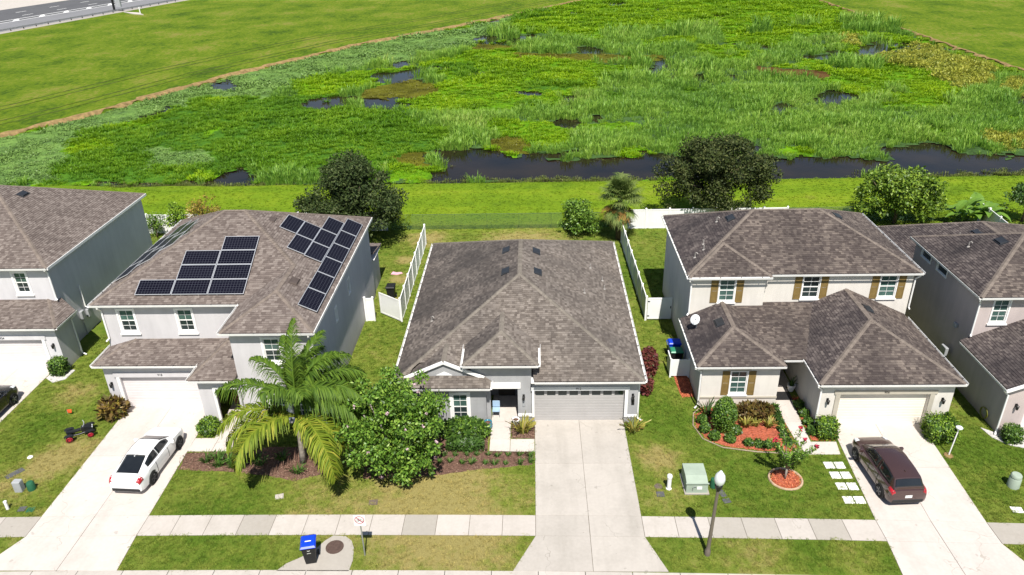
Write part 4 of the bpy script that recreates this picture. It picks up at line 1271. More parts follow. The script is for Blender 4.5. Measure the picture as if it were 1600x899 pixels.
# ---------------------------------------------------------------- house 3: single storey, grey, in the middle
MT['h3wall'] = stucco('light_grey_stucco', (0.36, 0.36, 0.365))
MT['h3door'] = plain('grey_garage_door', (0.36, 0.345, 0.335), .6, .3, var=.06)
h = thing('single_storey_house', 'grey single storey house with broad hip roof and grey garage door', 'house', (-1.0, 42.5, 0))
f, caps, A, B = hip(-7.6, 5.72, 33.28, 51.6, 2.92, 3.11, axis='y')
zc = 2.92 + SL * 1.1
xs3 = -.12 + (A[0] + .12) * 1.1 / (A[1] - 33.28)
f3 = [[(-.12, 33.28, 2.92), (5.72, 33.28, 2.92), A], [(-6.494, 34.38, zc), (xs3, 34.38, zc), A], f[1], f[2], [(-7.6, 51.6, 2.92), (-7.6, 33.28, 2.92), A, B], [(-7.6, 33.28, 2.92), (-7.02, 33.28, 2.92), (-6.494, 34.38, zc)]]
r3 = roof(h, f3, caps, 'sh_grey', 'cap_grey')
for p in ((-1.87, 44.26), (-1.81, 41.09)): vent(r3, (p[0], p[1], 2.92 + SL * (p[0] + 7.6)), *ax_left(SL))
for p in ((.06, 44.09), (.13, 41.15)): vent(r3, (p[0], p[1], 2.92 + SL * (5.72 - p[0])), *ax_right(SL))
pipe(r3, (-6.12, 38.6, 3.61), bent=True)
for x, y in ((3.6, 45.0), (4.3, 43.76), (4.33, 42.6), (2.96, 40.87)): pipe(r3, (x, y, 2.92 + SL * (5.72 - x)), .28)
for a, b_ in (((-7.6, 51.6, 2.92), (-7.6, 33.28, 2.92)), ((5.72, 33.28, 2.92), (5.72, 51.6, 2.92)), ((-.1, 33.28, 2.92), (5.72, 33.28, 2.92))): gutter(h, a, b_)
soffit(h, -.3, 5.72, 33.28, 34.4, 2.92); soffit(h, -7.6, 5.72, 34.4, 51.6, 2.92)
zt = 2.78
# garage front, right, rear, left walls
wall(h, (-.25, 33.6), (5.44, 33.6), 0, zt, 'h3wall', [(.13, 4.98, 0, 2.14)], .22)
wall(h, (5.44, 33.6 + .22), (5.44, 51.3), 0, zt, 'h3wall')
wall(h, (5.24, 51.3), (-7.3, 51.3), 0, zt, 'h3wall')
wall(h, (-7.3, 51.1), (-7.3, 33.95), 0, zt, 'h3wall')
garage_door(h, -.12, 4.73, 33.78, 2.14, 'h3door', lites=True)
MT['h3trim'] = plain('pale_grey_trim', (.56, .57, .57), .6, .3, var=.06)
MB().box((-.30, 33.555, 2.14), (4.98, 33.598, 2.36)).build('door_header_trim', 'h3trim', h)
MB().box((-.25, 33.55, .40), (-.13, 33.598, 2.14)).build('door_side_trim', 'white', h)
MB().box((4.74, 33.55, .52), (4.90, 33.598, 2.14)).build('door_side_trim', 'white', h)
MB().box((4.74, 33.545, .38), (5.46, 33.598, .52)).build('base_trim', 'white', h)
textmesh('house_number', '912', .19, 'black', h, (2.25, 33.55, 2.25))
wall_lamp(h, 5.16, 33.6, 1.78)
MB().rbox((5.10, 33.57, 1.18), (5.26, 33.598, 1.56), .01).build('number_plaque', 'black', h)
downspout(h, (5.78, 33.5, 2.85), (5.50, 33.75, 0), .08, (.22, -.1))
# entry portico, taller
f, caps, A2, B2 = hip(-3.88, .1, 33.32, 41.5, 3.92, .92, axis='y')
A2 = (A2[0], A2[1], A2[2])
rp = roof(h, [f[0], [f[1][0], (.1, 38.2, 3.92), (A2[0], 38.2, A2[2]), A2], [(-3.88, 38.2, 3.92), f[0][0], A2, (A2[0], 38.2, A2[2])]], [caps[0], caps[1], (A2, (A2[0], 38.2, A2[2]))], 'sh_grey', 'cap_grey')
gutter(h, (-3.88, 33.32, 3.92), (.1, 33.32, 3.92)); gutter(h, (.1, 33.32, 3.92), (.1, 35.6, 3.92), False); gutter(h, (-3.88, 35.6, 3.92), (-3.88, 33.32, 3.92), False)
soffit(h, -3.88, .1, 33.32, 38.0, 3.92)
wall(h, (-3.5, 33.72), (-.27, 33.72), 0, 3.78, 'h3wall', [(1.0, 2.48, 0, 2.2)], .25)
wall(h, (-.27, 33.97), (-.27, 38), 0, 3.78, 'h3wall'); wall(h, (-3.5, 38), (-3.5, 33.97), 0, 3.78, 'h3wall')
MB().box((-2.56, 33.67, 2.2), (-.86, 33.718, 2.56)).build('porch_header', 'white', h)
MB().box((-1.02, 33.665, .36), (-.26, 33.718, .52)).build('base_trim', 'white', h)
MB().rbox((-.78, 33.69, 1.02), (-.62, 33.718, 1.5), .01).build('number_plaque', 'grey', h)
wall_lamp(h, -.70, 33.72, 1.68)
# porch recess: back wall with a dark door and a window
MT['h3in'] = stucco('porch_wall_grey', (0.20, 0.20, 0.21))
wall(h, (-3.3, 36.2), (-.5, 36.2), 0, 2.8, 'h3in', (), .15, 'porch_back_wall')
MT['doorbrown'] = plain('dark_front_door', (.035, .028, .022), .45, .4)
dd = MB().box((-2.2, 36.12, .02), (-1.25, 36.18, 2.1)).build('front_door', 'doorbrown', h)
MB().lathe([(.03, 0), (.035, -.03), (.0, -.05)], 10, (-1.36, 36.12, 1.0), axis='y').build('door_knob', 'galv', dd)
MB().frame((-2.2, 36.12, 0), (1, 0, 0), (0, -1, 0), .12, .83, 1.2, 1.95, .06, 0, .02).build('door_moulding', 'doorbrown', dd)
# left bedroom wing: gable over a skirt roof
e0 = 2.70
sk = [[(-7.1, 33.02, e0), (-2.45, 33.02, e0), (-2.95, 33.62, 3.08), (-6.9, 33.62, 3.08)], [(-2.45, 33.02, e0), (-2.45, 34.4, e0), (-2.95, 34.4, 3.08), (-2.95, 33.62, 3.08)]]
gp = (-4.92, 33.60, 3.95)
roof(h, sk + [[(-2.95, 33.60, 3.04), (-2.95, 38.5, 3.04), (gp[0], 38.5, gp[2]), gp], [gp, (gp[0], 38.5, gp[2]), (-6.9, 38.5, 3.04), (-6.9, 33.60, 3.04)]], [(gp, (gp[0], 38.5, gp[2]))], 'sh_grey', 'cap_grey')
MB().extr([(-6.75, 33.66, 3.02), (-3.1, 33.66, 3.02), (gp[0], 33.66, 3.86)], (0, .12, 0)).build('gable_face', 'h3wall', h)
MB().bar((-7.05, 33.56, 2.99), (gp[0] - .02, 33.56, 3.955), .09, .17, up=(0, 0, 1)).build('rake_board', 'white', h)
MB().bar((gp[0] + .02, 33.555, 3.955), (-2.8, 33.555, 2.99), .09, .17, up=(0, 0, 1)).build('rake_board', 'white', h)
MB().extr([(gp[0] - .42, 33.63, 3.10), (gp[0] + .42, 33.63, 3.10), (gp[0], 33.63, 3.32)], (0, .03, 0)).build('gable_vent', 'white', h)
gutter(h, (-7.1, 33.02, e0), (-2.45, 33.02, e0)); gutter(h, (-2.45, 33.02, e0), (-2.45, 33.7, e0), False)
soffit(h, -7.1, -2.45, 33.02, 34.0, e0)
p0, p1 = (-6.95, 33.36), (-2.72, 33.36)
wall(h, p0, p1, 0, e0 - .14, 'h3wall', [(2.42, 3.22, .42, 2.05)], .22)
wall(h, (-2.72, 33.58), (-2.72, 36.2), 0, e0 - .14, 'h3wall'); wall(h, (-6.95, 34.0), (-6.95, 33.58), 0, e0 - .14, 'h3wall')
window(h, p0, p1, 2.42, 3.22, .42, 2.05, tw=.16)
MB().box((-6.97, 33.31, .02), (-2.70, 33.358, .16)).build('base_trim', 'white', h)

# ---------------------------------------------------------------- house 2: two storey with solar panels
MT['h2wall'] = stucco('pale_lilac_stucco', (0.555, 0.535, 0.545), .08)
MT['h2door'] = plain('pale_garage_door', (0.62, 0.575, 0.57), .6, .3, var=.05)
h2 = thing('two_storey_house', 'pale two storey house with solar panels on its hip roof', 'house', (-18, 42, 0))
h = h2
ez, pr = 6.0, .488
x0, x1, y0, y1 = -24.9, -11.45, 36.5, 49.2
A, B = (-19.0, 42.85, 9.1), (-17.7, 42.85, 9.1)
wx0, wy0 = -16.4, 33.3
wh = (x1 - wx0) / 2; wa = ((wx0 + x1) / 2, wy0 + wh, ez + pr * wh)
# wing ridge meets the main front slope
t_ = pr * wh / (9.1 - ez)
jr = (B[0] + (x1 - B[0]) * (1 - t_), 42.85 - (42.85 - y0) * (1 - t_), ez + pr * wh)
jv = (wx0, y0, ez)
fr = [(x0, y0, ez), jv, jr, B, A]
rg_ = [(x1, jr[1], ez), (x1, y1, ez), B, jr]
rg_b = [(x1, wy0, ez), (x1, jr[1], ez), jr, wa]
r2 = roof(h, [fr, rg_, rg_b, [(x1, y1, ez), (x0, y1, ez), A, B], [(x0, y1, ez), (x0, y0, ez), A], [(wx0, wy0, ez), (x1, wy0, ez), wa], [(wx0, y0, ez), (wx0, wy0, ez), wa, jr]],
          [((x0, y0, ez), A), (A, B), (B, jr), ((x1, y1, ez), B), ((x0, y1, ez), A), ((wx0, wy0, ez), wa), ((x1, wy0, ez), wa), (wa, jr)], 'sh_brown', 'cap_brown')
for x, y in ((-16.24, 43.1), (-13.42, 37.29)): vent(r2, (x, y, ez + pr * (x1 - x)), *ax_right(pr), mat='brownvent')
gutter(h, (x0, y0, ez), (wx0, y0, ez)); gutter(h, (wx0, y0, ez), (wx0, wy0, ez), False); gutter(h, (wx0, wy0, ez), (x1, wy0, ez)); gutter(h, (x0, y1, ez), (x0, y0, ez))
MB().bar((x1 + .02, wy0, ez - .05), (x1 + .02, y1, ez - .05), .04, .16).build('fascia', 'h2fascia' if 'h2fascia' in MT else 'white', h)
soffit(h, x0, x1, y0, y1, ez); soffit(h, wx0, x1, wy0, y0, ez)
zt = ez - .14
wall(h, (-24.6, 36.8), (-16.05, 36.8), 0, zt, 'h2wall', [(1.0, 1.86, 4.12, 5.5), (4.34, 5.20, 4.12, 5.5)])
for u in (1.0, 4.34): window(h, (-24.6, 36.8), (-16.05, 36.8), u, u + .86, 4.12, 5.5, tw=.11)
wall(h, (-16.05, 36.8), (-16.05, 33.82), 0, zt, 'h2wall')
wp0, wp1 = (-16.05, 33.62), (-11.75, 33.62)
wall(h, wp0, wp1, 0, zt, 'h2wall', [(1.72, 2.58, 4.05, 5.45), (1.42, 2.42, .45, 1.95), (2.6, 3.6, .45, 1.95)])
window(h, wp0, wp1, 1.72, 2.58, 4.05, 5.45, tw=.11); window(h, wp0, wp1, 1.42, 2.42, .45, 1.95, tw=.09); window(h, wp0, wp1, 2.6, 3.6, .45, 1.95, tw=.09)
rw0, rw1 = (-11.75, 33.82), (-11.75, 48.9)
wall(h, rw0, rw1, 0, zt, 'h2wall', [(8.0, 8.5, 3.75, 4.75), (4.6, 4.95, 3.7, 4.6)])
window(h, rw0, rw1, 8.0, 8.5, 3.75, 4.75, tw=.06, single=True, up='glass_dark', sill=False); window(h, rw0, rw1, 4.6, 4.95, 3.7, 4.6, tw=.06, single=True, up='glass_dark', sill=False)
wall(h, (-11.95, 48.9), (-24.4, 48.9), 0, zt, 'h2wall'); wall(h, (-24.6, 48.9), (-24.6, 37.0), 0, zt, 'h2wall')
# garage with low skirt roof
ge = 3.12
roof(h, [[(-24.65, 34.75, ge), (-16.05, 34.75, ge), (-16.05, 36.8, 3.62), (-23.0, 36.8, 3.62)], [(-24.65, 37.2, ge), (-24.65, 34.75, ge), (-23.0, 36.8, 3.62), (-23.0, 37.2, 3.62)]], [((-24.65, 34.75, ge), (-23.0, 36.8, 3.62))], 'sh_brown', 'cap_brown')
gutter(h, (-24.65, 34.75, ge), (-18.5, 34.75, ge)); gutter(h, (-24.65, 37.0, ge), (-24.65, 34.75, ge), False)
soffit(h, -24.65, -18.2, 34.75, 36.7, ge)
wall(h, (-24.3, 35.05), (-18.3, 35.05), 0, ge - .14, 'h2wall', [(.84, 5.40, 0, 2.16)])
wall(h, (-24.3, 36.8), (-24.3, 35.25), 0, ge - .14, 'h2wall')
garage_door(h, -23.46, -18.90, 35.22, 2.16, 'h2door')
MB().box((-23.78, 34.99, 2.18), (-18.62, 35.048, 2.48)).build('door_header_trim', 'h2wall', h)
MB().box((-23.64, 34.99, 0), (-23.47, 35.048, 2.18)).build('door_side_trim', 'white', h)
textmesh('house_number', '918', .19, 'black', h, (-21.1, 34.985, 2.33))
wall_lamp(h, -24.02, 35.05, 1.72)
# porch
pe = 3.15
roof(h, [[(-18.62, 33.2, pe), (-16.07, 33.2, pe), (-16.07, 36.0, 3.95), (-17.3, 36.0, 3.95)], [(-18.62, 36.4, pe), (-18.62, 33.2, pe), (-17.3, 36.0, 3.95), (-17.3, 36.4, 3.95)]], [((-18.62, 33.2, pe), (-17.3, 36.0, 3.95))], 'sh_brown', 'cap_brown')
gutter(h, (-18.62, 33.2, pe), (-16.07, 33.2, pe)); gutter(h, (-18.62, 34.85, pe), (-18.62, 33.2, pe), False)
soffit(h, -18.62, -16.07, 33.2, 35.0, pe)
wall(h, (-18.3, 33.5), (-16.07, 33.5), 0, pe - .14, 'h2wall', [(.85, 2.1, 0, 2.4)], .2); wall(h, (-18.3, 35.05), (-18.3, 33.7), 0, pe - .14, 'h2wall')
MB().box((-17.52, 33.44, 0), (-17.38, 33.498, 2.42)).build('opening_trim', 'white', h); MB().box((-17.52, 33.44, 2.42), (-16.07, 33.498, 2.55)).build('opening_trim', 'white', h)
wall(h, (-18.1, 36.6), (-16.25, 36.6), 0, 2.9, 'h2wall', (), .15, 'porch_back_wall')
MB().box((-16.3, 34.3, .02), (-16.255, 35.5, 2.15)).build('front_door', 'black', h)
# rear one storey bump
wall(h, (-14.0, 51.6), (-14.0, 49.15), 0, 2.7, 'h2wall'); wall(h, (-11.85, 48.95), (-11.85, 51.6), 0, 2.7, 'h2wall'); wall(h, (-12.05, 51.6), (-13.8, 51.6), 0, 2.7, 'h2wall')
roof(h, [[(-14.2, 51.95, 2.82), (-14.2, 49.15, 3.3), (-11.6, 49.15, 3.3), (-11.6, 51.95, 2.82)]], [], 'sh_brown', 'cap_brown')
soffit(h, -14.2, -11.6, 49.1, 51.95, 2.86)
downspout(h, (x1 - .3, wy0 - .05, ez - .1), (-11.70, 33.56, 0), .1, (.15, -.12)); downspout(h, (-24.5, 36.45, ez - .1), (-24.5, 36.74, 0), 3.6, (-.1, -.2))

# solar panels, each on two rails
def panelmat():
    m, t, b = nt('solar_cells')
    uv = t.nodes.new('ShaderNodeUVMap').outputs[0]
    sp = t.nodes.new('ShaderNodeSeparateXYZ'); t.links.new(uv, sp.inputs[0])
    def line(s, n, wd):
        f_ = mth(t, 'FRACT', mth(t, 'MULTIPLY', s, n))
        return mth(t, 'LESS_THAN', mth(t, 'MINIMUM', f_, mth(t, 'SUBTRACT', 1.0, f_)), wd)
    g_ = mth(t, 'MAXIMUM', line(sp.outputs[0], 12, .055), line(sp.outputs[1], 6, .055))
    oi = t.nodes.new('ShaderNodeObjectInfo').outputs['Random']
    cell = mix(t, oi, (0.004, 0.004, 0.009), (0.007, 0.007, 0.014))
    t.links.new(mix(t, g_, cell, (0.045, 0.048, 0.062)), b.inputs['Base Color'])
    b.inputs['Roughness'].default_value = .2; b.inputs['Specular IOR Level'].default_value = .10
    b.inputs['IOR'].default_value = 1.2
    MT['cells'] = m
panelmat()
def solar(c, n, u, v, hl, hw_, label, group):
    c, n, u, v = Vector(c), Vector(n), Vector(u), Vector(v)
    t0 = thing('solar_panel', label, 'solar panel', tuple(c), group=group)
    a = c + n * .13
    P = [a + u * i * hl + v * j * hw_ for i, j in ((-1, -1), (1, -1), (1, 1), (-1, 1))]
    mb = MB(); ring_o = P; ring_i = [a + u * i * (hl - .03) + v * j * (hw_ - .03) for i, j in ((-1, -1), (1, -1), (1, 1), (-1, 1))]
    V = [q + n * .02 for q in ring_o] + [q + n * .02 for q in ring_i] + [q - n * .02 for q in ring_o] + [q - n * .02 for q in ring_i]
    Fs = []
    for i in range(4):
        j = (i + 1) % 4
        Fs += [(i, j, 4 + j, 4 + i), (8 + j, 8 + i, 12 + i, 12 + j), (j, i, 8 + i, 8 + j), (4 + i, 4 + j, 12 + j, 12 + i)]
    mb.add(V, Fs); mb.build('frame', 'alu', t0)
    o = npmesh('cell_sheet', [tuple(q + n * .008) for q in ring_i], [[0, 1, 2, 3]], 'cells', t0, uv=[(0, 0), (1, 0), (1, 1), (0, 1)])
    for k in (-.5, .5): MB().bar(c + u * hl * k - v * hw_ * .98 + n * .05, c + u * hl * k + v * hw_ * .98 + n * .05, .05, .10, up=tuple(n)).build('mounting_rail', 'alu', t0)
n_, u_, v_ = ax_front(pr)
rows = [(37.50, (0, 1, 2)), (38.46, (1, 2)), (39.42, (1, 2)), (40.38, (2,))]
nm_r = ('lowest', 'second', 'third', 'topmost'); nm_c = ('left', 'middle', 'right')
for k, (y, cs_) in enumerate(rows):
    for c in cs_:
        x = -21.45 + 2.07 * c
        solar((x, y, ez + pr * (y - y0)), n_, u_, v_, 1.02, .525, 'solar panel on the front slope, %s row, %s column' % (nm_r[k], nm_c[c]), 'solar panels on the front roof slope')
n_, u_, v_ = ax_right(pr)
ordn = ('first', 'second', 'third', 'fourth', 'fifth', 'sixth')
for ci, (x, ys_) in enumerate(((-12.22, (46.23, 44.19, 42.15, 40.12, 38.08, 36.04)), (-13.22, (45.35, 43.31, 41.27)), (-14.20, (43.40, 41.36)), (-15.18, (43.40,)))):
    for k, y in enumerate(ys_):
        lab = ('solar panel nearest the ridge on the right slope' if ci == 3 else 'right slope solar panel, %s from the back, %s column from the eave' % (ordn[k], ordn[ci]))
        solar((x, y, ez + pr * (x1 - x)), n_, u_, v_, 1.0, .54, lab, 'solar panels on the right roof slope')
n_, u_, v_ = ax_left(pr)
for ci, (x, ys0) in enumerate(((-24.15, 39.9), (-23.17, 41.0), (-22.2, 42.1), (-21.22, 43.1))):
    for k in range((3, 3, 2, 1)[ci]):
        y = ys0 + k * 2.05
        solar((x, y, ez + pr * (x - x0)), n_, u_, v_, 1.0, .54, 'left slope solar panel, %s from the front, %s column from the eave' % (ordn[k], ordn[ci]), 'solar panels on the left roof slope')

# ---------------------------------------------------------------- house 4: cream two storey with brown shutters
MT['h4wall'] = stucco('cream_stucco', (0.66, 0.625, 0.57), .10)
MT['h4door'] = plain('cream_garage_door', (0.70, 0.645, 0.56), .6, .3, var=.05)
MT['h4trim'] = plain('tan_trim', (0.42, 0.385, 0.32), .7, .2, var=.08)
MT['shutter'] = plain('olive_brown_shutter', (0.20, 0.135, 0.045), .6, .3, var=.18, scale=4)
h4 = thing('two_storey_house', 'cream two storey house with olive brown shutters and cream garage door', 'house', (15.5, 42, 0))
h = h4
f, caps, A, B = hip(8.94, 22.5, 40.0, 49.4, 5.8, 2.21, axis='x')
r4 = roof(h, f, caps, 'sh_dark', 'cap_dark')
# shallow projecting hip at the left front
aw = (11.3, 39.66 + 2.36, 5.8 + 1.11)
roof(h, [[(8.945, 39.66, 5.806), (13.75, 39.66, 5.806), (11.34, 42.06, 6.925)], [(13.75, 39.66, 5.806), (13.75, 41.0, 5.806), (11.34, 42.4, 6.925), (11.34, 42.06, 6.925)]], [((8.95, 39.66, 5.8), (11.34, 42.06, 6.93)), ((13.75, 39.66, 5.8), (11.34, 42.06, 6.93))], 'sh_dark', 'cap_dark')
MB().extr([(8.95, 39.66, 5.74), (8.95, 40.0, 5.74), (8.95, 40.0, 5.80), (8.95, 39.66, 5.80)], (4.8, 0, 0)).build('eave_board', 'white', h)
for x, y in ((12.34, 44.83),): vent(r4, (x, y, 5.8 + .47 * (x - 8.94)), *ax_left(.47))
vent(r4, (18.99, 44.81, 5.8 + .47 * (22.5 - 18.99)), *ax_right(.47))
for x, y, b_ in ((10.35, 42.9, False), (10.23, 42.2, False), (11.58, 45.1, True), (9.63, 41.7, True)): pipe(r4, (x, y, 5.8 + .47 * (x - 8.94)), .3, b_)
gutter(h, (8.94, 39.62, 5.8), (13.75, 39.62, 5.8)); gutter(h, (13.78, 39.98, 5.8), (22.5, 39.98, 5.8)); gutter(h, (8.92, 49.4, 5.8), (8.92, 39.66, 5.8)); gutter(h, (22.52, 40.0, 5.8), (22.52, 49.4, 5.8))
soffit(h, 8.94, 22.5, 40.02, 49.4, 5.8); soffit(h, 8.94, 13.75, 39.66, 40.02, 5.8)
zt = 5.66
pl0, pl1 = (9.22, 39.95), (13.5, 39.95)
wall(h, pl0, pl1, 0, zt, 'h4wall', [(1.62, 2.54, 4.06, 5.48)])
window(h, pl0, pl1, 1.62, 2.54, 4.06, 5.48, tw=.05, lo='glass_teal')
pr0, pr1 = (13.5, 40.3), (22.2, 40.3)
wall(h, pr0, pr1, 0, zt, 'h4wall', [(2.32, 3.30, 4.06, 5.48), (6.82, 7.80, 4.06, 5.48)])
window(h, pr0, pr1, 2.32, 3.30, 4.06, 5.48, tw=.05, up='glass_dark', lo='glass_dark'); window(h, pr0, pr1, 6.82, 7.80, 4.06, 5.48, tw=.05, up='glass_grey' if 'glass_grey' in MT else 'glass_teal', lo='glass_teal')
wall(h, (13.5, 40.15), (13.5, 40.5), 0, zt, 'h4wall', (), .1)
def shutter(x, y, z0, z1, w_=.42):
    o = MB().frame((x, y, 0), (1, 0, 0), (0, -1, 0), 0, w_, z0, z1, .06, 0, .035).build('shutter', 'shutter', h)
    n = 9
    zm = (z0 + z1) / 2
    for k in range(2):
        za, zb = (z0 + .06, zm - .02) if k == 0 else (zm + .02, z1 - .06)
        MB().box((x + .055, y - .022, za), (x + w_ - .055, y - .002, zb)).build('shutter_panel', 'shutter', o)
for x, y in ((10.34, 39.95), (11.82, 39.95), (15.32, 40.3), (16.87, 40.3), (19.82, 40.3), (21.37, 40.3)): shutter(x, y, 3.98, 5.54)
wall(h, (22.2, 40.5), (22.2, 49.1), 0, zt, 'h4wall'); wall(h, (22.0, 49.1), (9.42, 49.1), 0, zt, 'h4wall'); wall(h, (9.22, 49.1), (9.22, 40.15), 0, zt, 'h4wall')
# lower front: left wing hip, garage hip, low link
f, caps, A, B = hip(8.7, 13.47, 34.63, 46, 2.92, 1.12, axis='y')
rl = roof(h, [f[0], [(13.47, 34.63, 2.92), (13.47, 39.94, 2.92), (A[0], 39.94, A[2]), A], [(8.7, 39.94, 2.92), (8.7, 34.63, 2.92), A, (A[0], 39.94, A[2])]], [caps[0], caps[1], (A, (A[0], 39.9, A[2]))], 'sh_dark', 'cap_dark')
vent(rl, (10.50, 37.9, 2.92 + .47 * 1.8), *ax_left(.47))
f, caps, A, B = hip(14.68, 22.1, 32.87, 47, 2.92, 1.74, axis='y')
rg2 = roof(h, [f[0], [(22.1, 32.87, 2.92), (22.1, 40.28, 2.92), (A[0], 40.28, A[2]), A], [(14.68, 40.28, 2.92), (14.68, 32.87, 2.92), A, (A[0], 40.28, A[2])]], [caps[0], caps[1], (A, (A[0], 40.2, A[2]))], 'sh_dark', 'cap_dark')
vent(rg2, (18.87, 38.16, 2.92 + .47 * (22.1 - 18.87)), *ax_right(.47))
roof(h, [[(11.5, 35.3, 2.93), (17.5, 35.3, 2.93), (17.5, 40.28, 3.80), (11.5, 40.28, 3.80)]], [], 'sh_dark', 'cap_dark')
gutter(h, (8.7, 34.63, 2.92), (13.47, 34.63, 2.92)); gutter(h, (8.7, 39.9, 2.92), (8.7, 34.63, 2.92)); gutter(h, (13.6, 35.28, 2.92), (14.6, 35.28, 2.92), False)
gutter(h, (14.68, 35.4, 2.92), (14.68, 32.87, 2.92)); gutter(h, (14.68, 32.87, 2.92), (22.1, 32.87, 2.92)); gutter(h, (22.1, 32.87, 2.92), (22.1, 39.9, 2.92))
soffit(h, 8.7, 13.47, 34.63, 39.9, 2.92); soffit(h, 14.68, 22.1, 32.87, 39.9, 2.92); soffit(h, 13.48, 14.67, 35.3, 39.9, 2.92)
zt = 2.78
w0, w1 = (9.08, 34.95), (13.3, 34.95)
wall(h, w0, w1, 0, zt, 'h4wall', [(1.58, 2.48, .92, 2.38)])
window(h, w0, w1, 1.58, 2.48, .92, 2.38, tw=.05, lo='glass_teal'); shutter(10.20, 34.95, .85, 2.42, .40); shutter(11.62, 34.95, .85, 2.42, .40)
MB().box((10.5, 34.90, 2.43), (11.72, 34.948, 2.56)).build('window_head', 'h4trim', h)
MB().box((9.06, 34.905, .62), (13.32, 34.948, .74)).build('belt_trim', 'h4trim', h)
wall(h, (13.3, 35.15), (13.3, 38.8), 0, zt, 'h4wall'); wall(h, (9.08, 39.9), (9.08, 35.15), 0, zt, 'h4wall')
g0, g1 = (14.95, 33.15), (21.78, 33.15)
wall(h, g0, g1, 0, zt, 'h4wall', [(1.0, 5.62, 0, 2.12)])
garage_door(h, 15.93, 20.57, 33.34, 2.12, 'h4door')
MB().box((15.62, 33.09, 2.13), (20.93, 33.148, 2.36)).build('door_header_trim', 'h4trim', h)
for a, b_ in ((15.70, 15.94), (20.58, 20.82)): MB().box((a, 33.095, .02), (b_, 33.148, 2.13)).build('door_side_trim', 'h4trim', h)
for a, b_ in ((14.93, 15.70), (20.82, 21.80)): MB().box((a, 33.10, .58), (b_, 33.148, .72)).build('belt_trim', 'h4trim', h)
textmesh('house_number', '906', .19, 'black', h, (18.3, 33.085, 2.25))
wall_lamp(h, 15.32, 33.15, 1.75); wall_lamp(h, 21.28, 33.15, 1.75)
wall(h, (21.78, 33.35), (21.78, 40.3), 0, zt, 'h4wall'); wall(h, (14.95, 38.8), (14.95, 33.35), 0, zt, 'h4wall')
wall(h, (13.1, 38.8), (15.15, 38.8), 0, 2.75, 'h4wall', (), .15, 'porch_back_wall')
MB().box((13.7, 38.72, .02), (14.7, 38.79, 2.1)).build('front_door', 'doorbrown', h)
downspout(h, (8.62, 34.7, 2.85), (9.0, 34.88, 0), .08, (-.2, -.12)); downspout(h, (14.62, 32.9, 2.85), (14.88, 33.08, 0), .08, (-.1, -.25)); downspout(h, (9.0, 39.6, 5.7), (9.16, 39.88, 0), 3.2, (-.12, -.1)); downspout(h, (22.4, 40.0, 5.7), (22.26, 40.2, 0), 3.3, (.05, -.05))

# ---------------------------------------------------------------- house 5: mauve two storey at the right edge
MT['h5wall'] = stucco('mauve_stucco', (0.50, 0.43, 0.41), .12)
h5 = thing('two_storey_house', 'mauve two storey house at the right edge with dark side wall', 'house', (31, 42, 0))
h = h5
f, caps, A, B = hip(24.2, 37.6, 36.88, 45.3, 5.8, 1.98, axis='x')
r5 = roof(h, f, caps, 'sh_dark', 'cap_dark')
vent(r5, (27.2, 41.2, 5.8 + .47 * 3.0), *ax_left(.47)); pipe(r5, (25.83, 41.87, 6.57), .3, True)
gutter(h, (24.2, 36.88, 5.8), (37.6, 36.88, 5.8)); gutter(h, (24.2, 45.3, 5.8), (24.2, 36.88, 5.8))
soffit(h, 24.2, 37.6, 36.88, 45.3, 5.8)
zt = 5.66
q0, q1 = (24.42, 37.2), (37.3, 37.2)
wall(h, q0, q1, 0, zt, 'h5wall', [(.80, 1.64, 4.06, 5.46), (5.5, 6.4, 4.06, 5.46)]); window(h, q0, q1, .80, 1.64, 4.06, 5.46, tw=.07, lo='glass_teal'); window(h, q0, q1, 5.5, 6.4, 4.06, 5.46, tw=.07)
lw0, lw1 = (24.42, 45.0), (24.42, 37.4)
wall(h, lw0, lw1, 0, zt, 'h5wall', [(.9, 2.1, 5.0, 5.45), (2.9, 4.1, 5.0, 5.45)])
for u in (.9, 2.9): window(h, lw0, lw1, u, u + 1.2, 5.0, 5.45, tw=.05, single=True, up='glass_dark', sill=False)
wall(h, (37.3, 37.4), (37.3, 45.0), 0, zt, 'h5wall'); wall(h, (37.1, 45.0), (24.62, 45.0), 0, zt, 'h5wall')
# garage wing with gable front
gx0, gx1, gy = 23.9, 31.4, 32.25
gm = (gx0 + gx1) / 2; gz = 2.92 + .42 * (gm - gx0)
roof(h, [[(gx0, 37.18, 2.92), (gx0, gy, 2.92), (gm, gy, gz), (gm, 37.18, gz)], [(gx1, gy, 2.92), (gx1, 37.18, 2.92), (gm, 37.18, gz), (gm, gy, gz)]], [((gm, gy, gz), (gm, 37.1, gz))], 'sh_dark', 'cap_dark')
gutter(h, (gx0, 37.0, 2.92), (gx0, gy, 2.92))
MB().bar((gx0 - .08, gy + .02, 2.84), (gm, gy + .02, gz - .04), .06, .18).build('rake_board', 'white', h); MB().bar((gm, gy + .025, gz - .04), (gx1 + .08, gy + .025, 2.84), .06, .18).build('rake_board', 'white', h)
wall(h, (24.18, 32.55), (31.1, 32.55), 0, 2.80, 'h5wall', [(1.1, 5.9, 0, 2.14)]); garage_door(h, 25.28, 30.08, 32.74, 2.14, 'h2door')
MB().extr([(24.18, 32.552, 2.80), (31.1, 32.552, 2.80), (gm, 32.552, gz - .14)], (0, .15, 0)).build('gable_face', 'h5wall', h)
wall(h, (24.18, 37.2), (24.18, 32.75), 0, 2.80, 'h5wall'); wall(h, (31.1, 32.75), (31.1, 37.2), 0, 2.8, 'h5wall')
wall_lamp(h, 24.72, 32.55, 1.78)
downspout(h, (23.86, 32.5, 2.85), (24.12, 32.5, 0), .08, (-.15, -.2)); downspout(h, (24.2, 36.9, 5.7), (24.38, 37.12, 0), 3.25, (-.05, -.1))
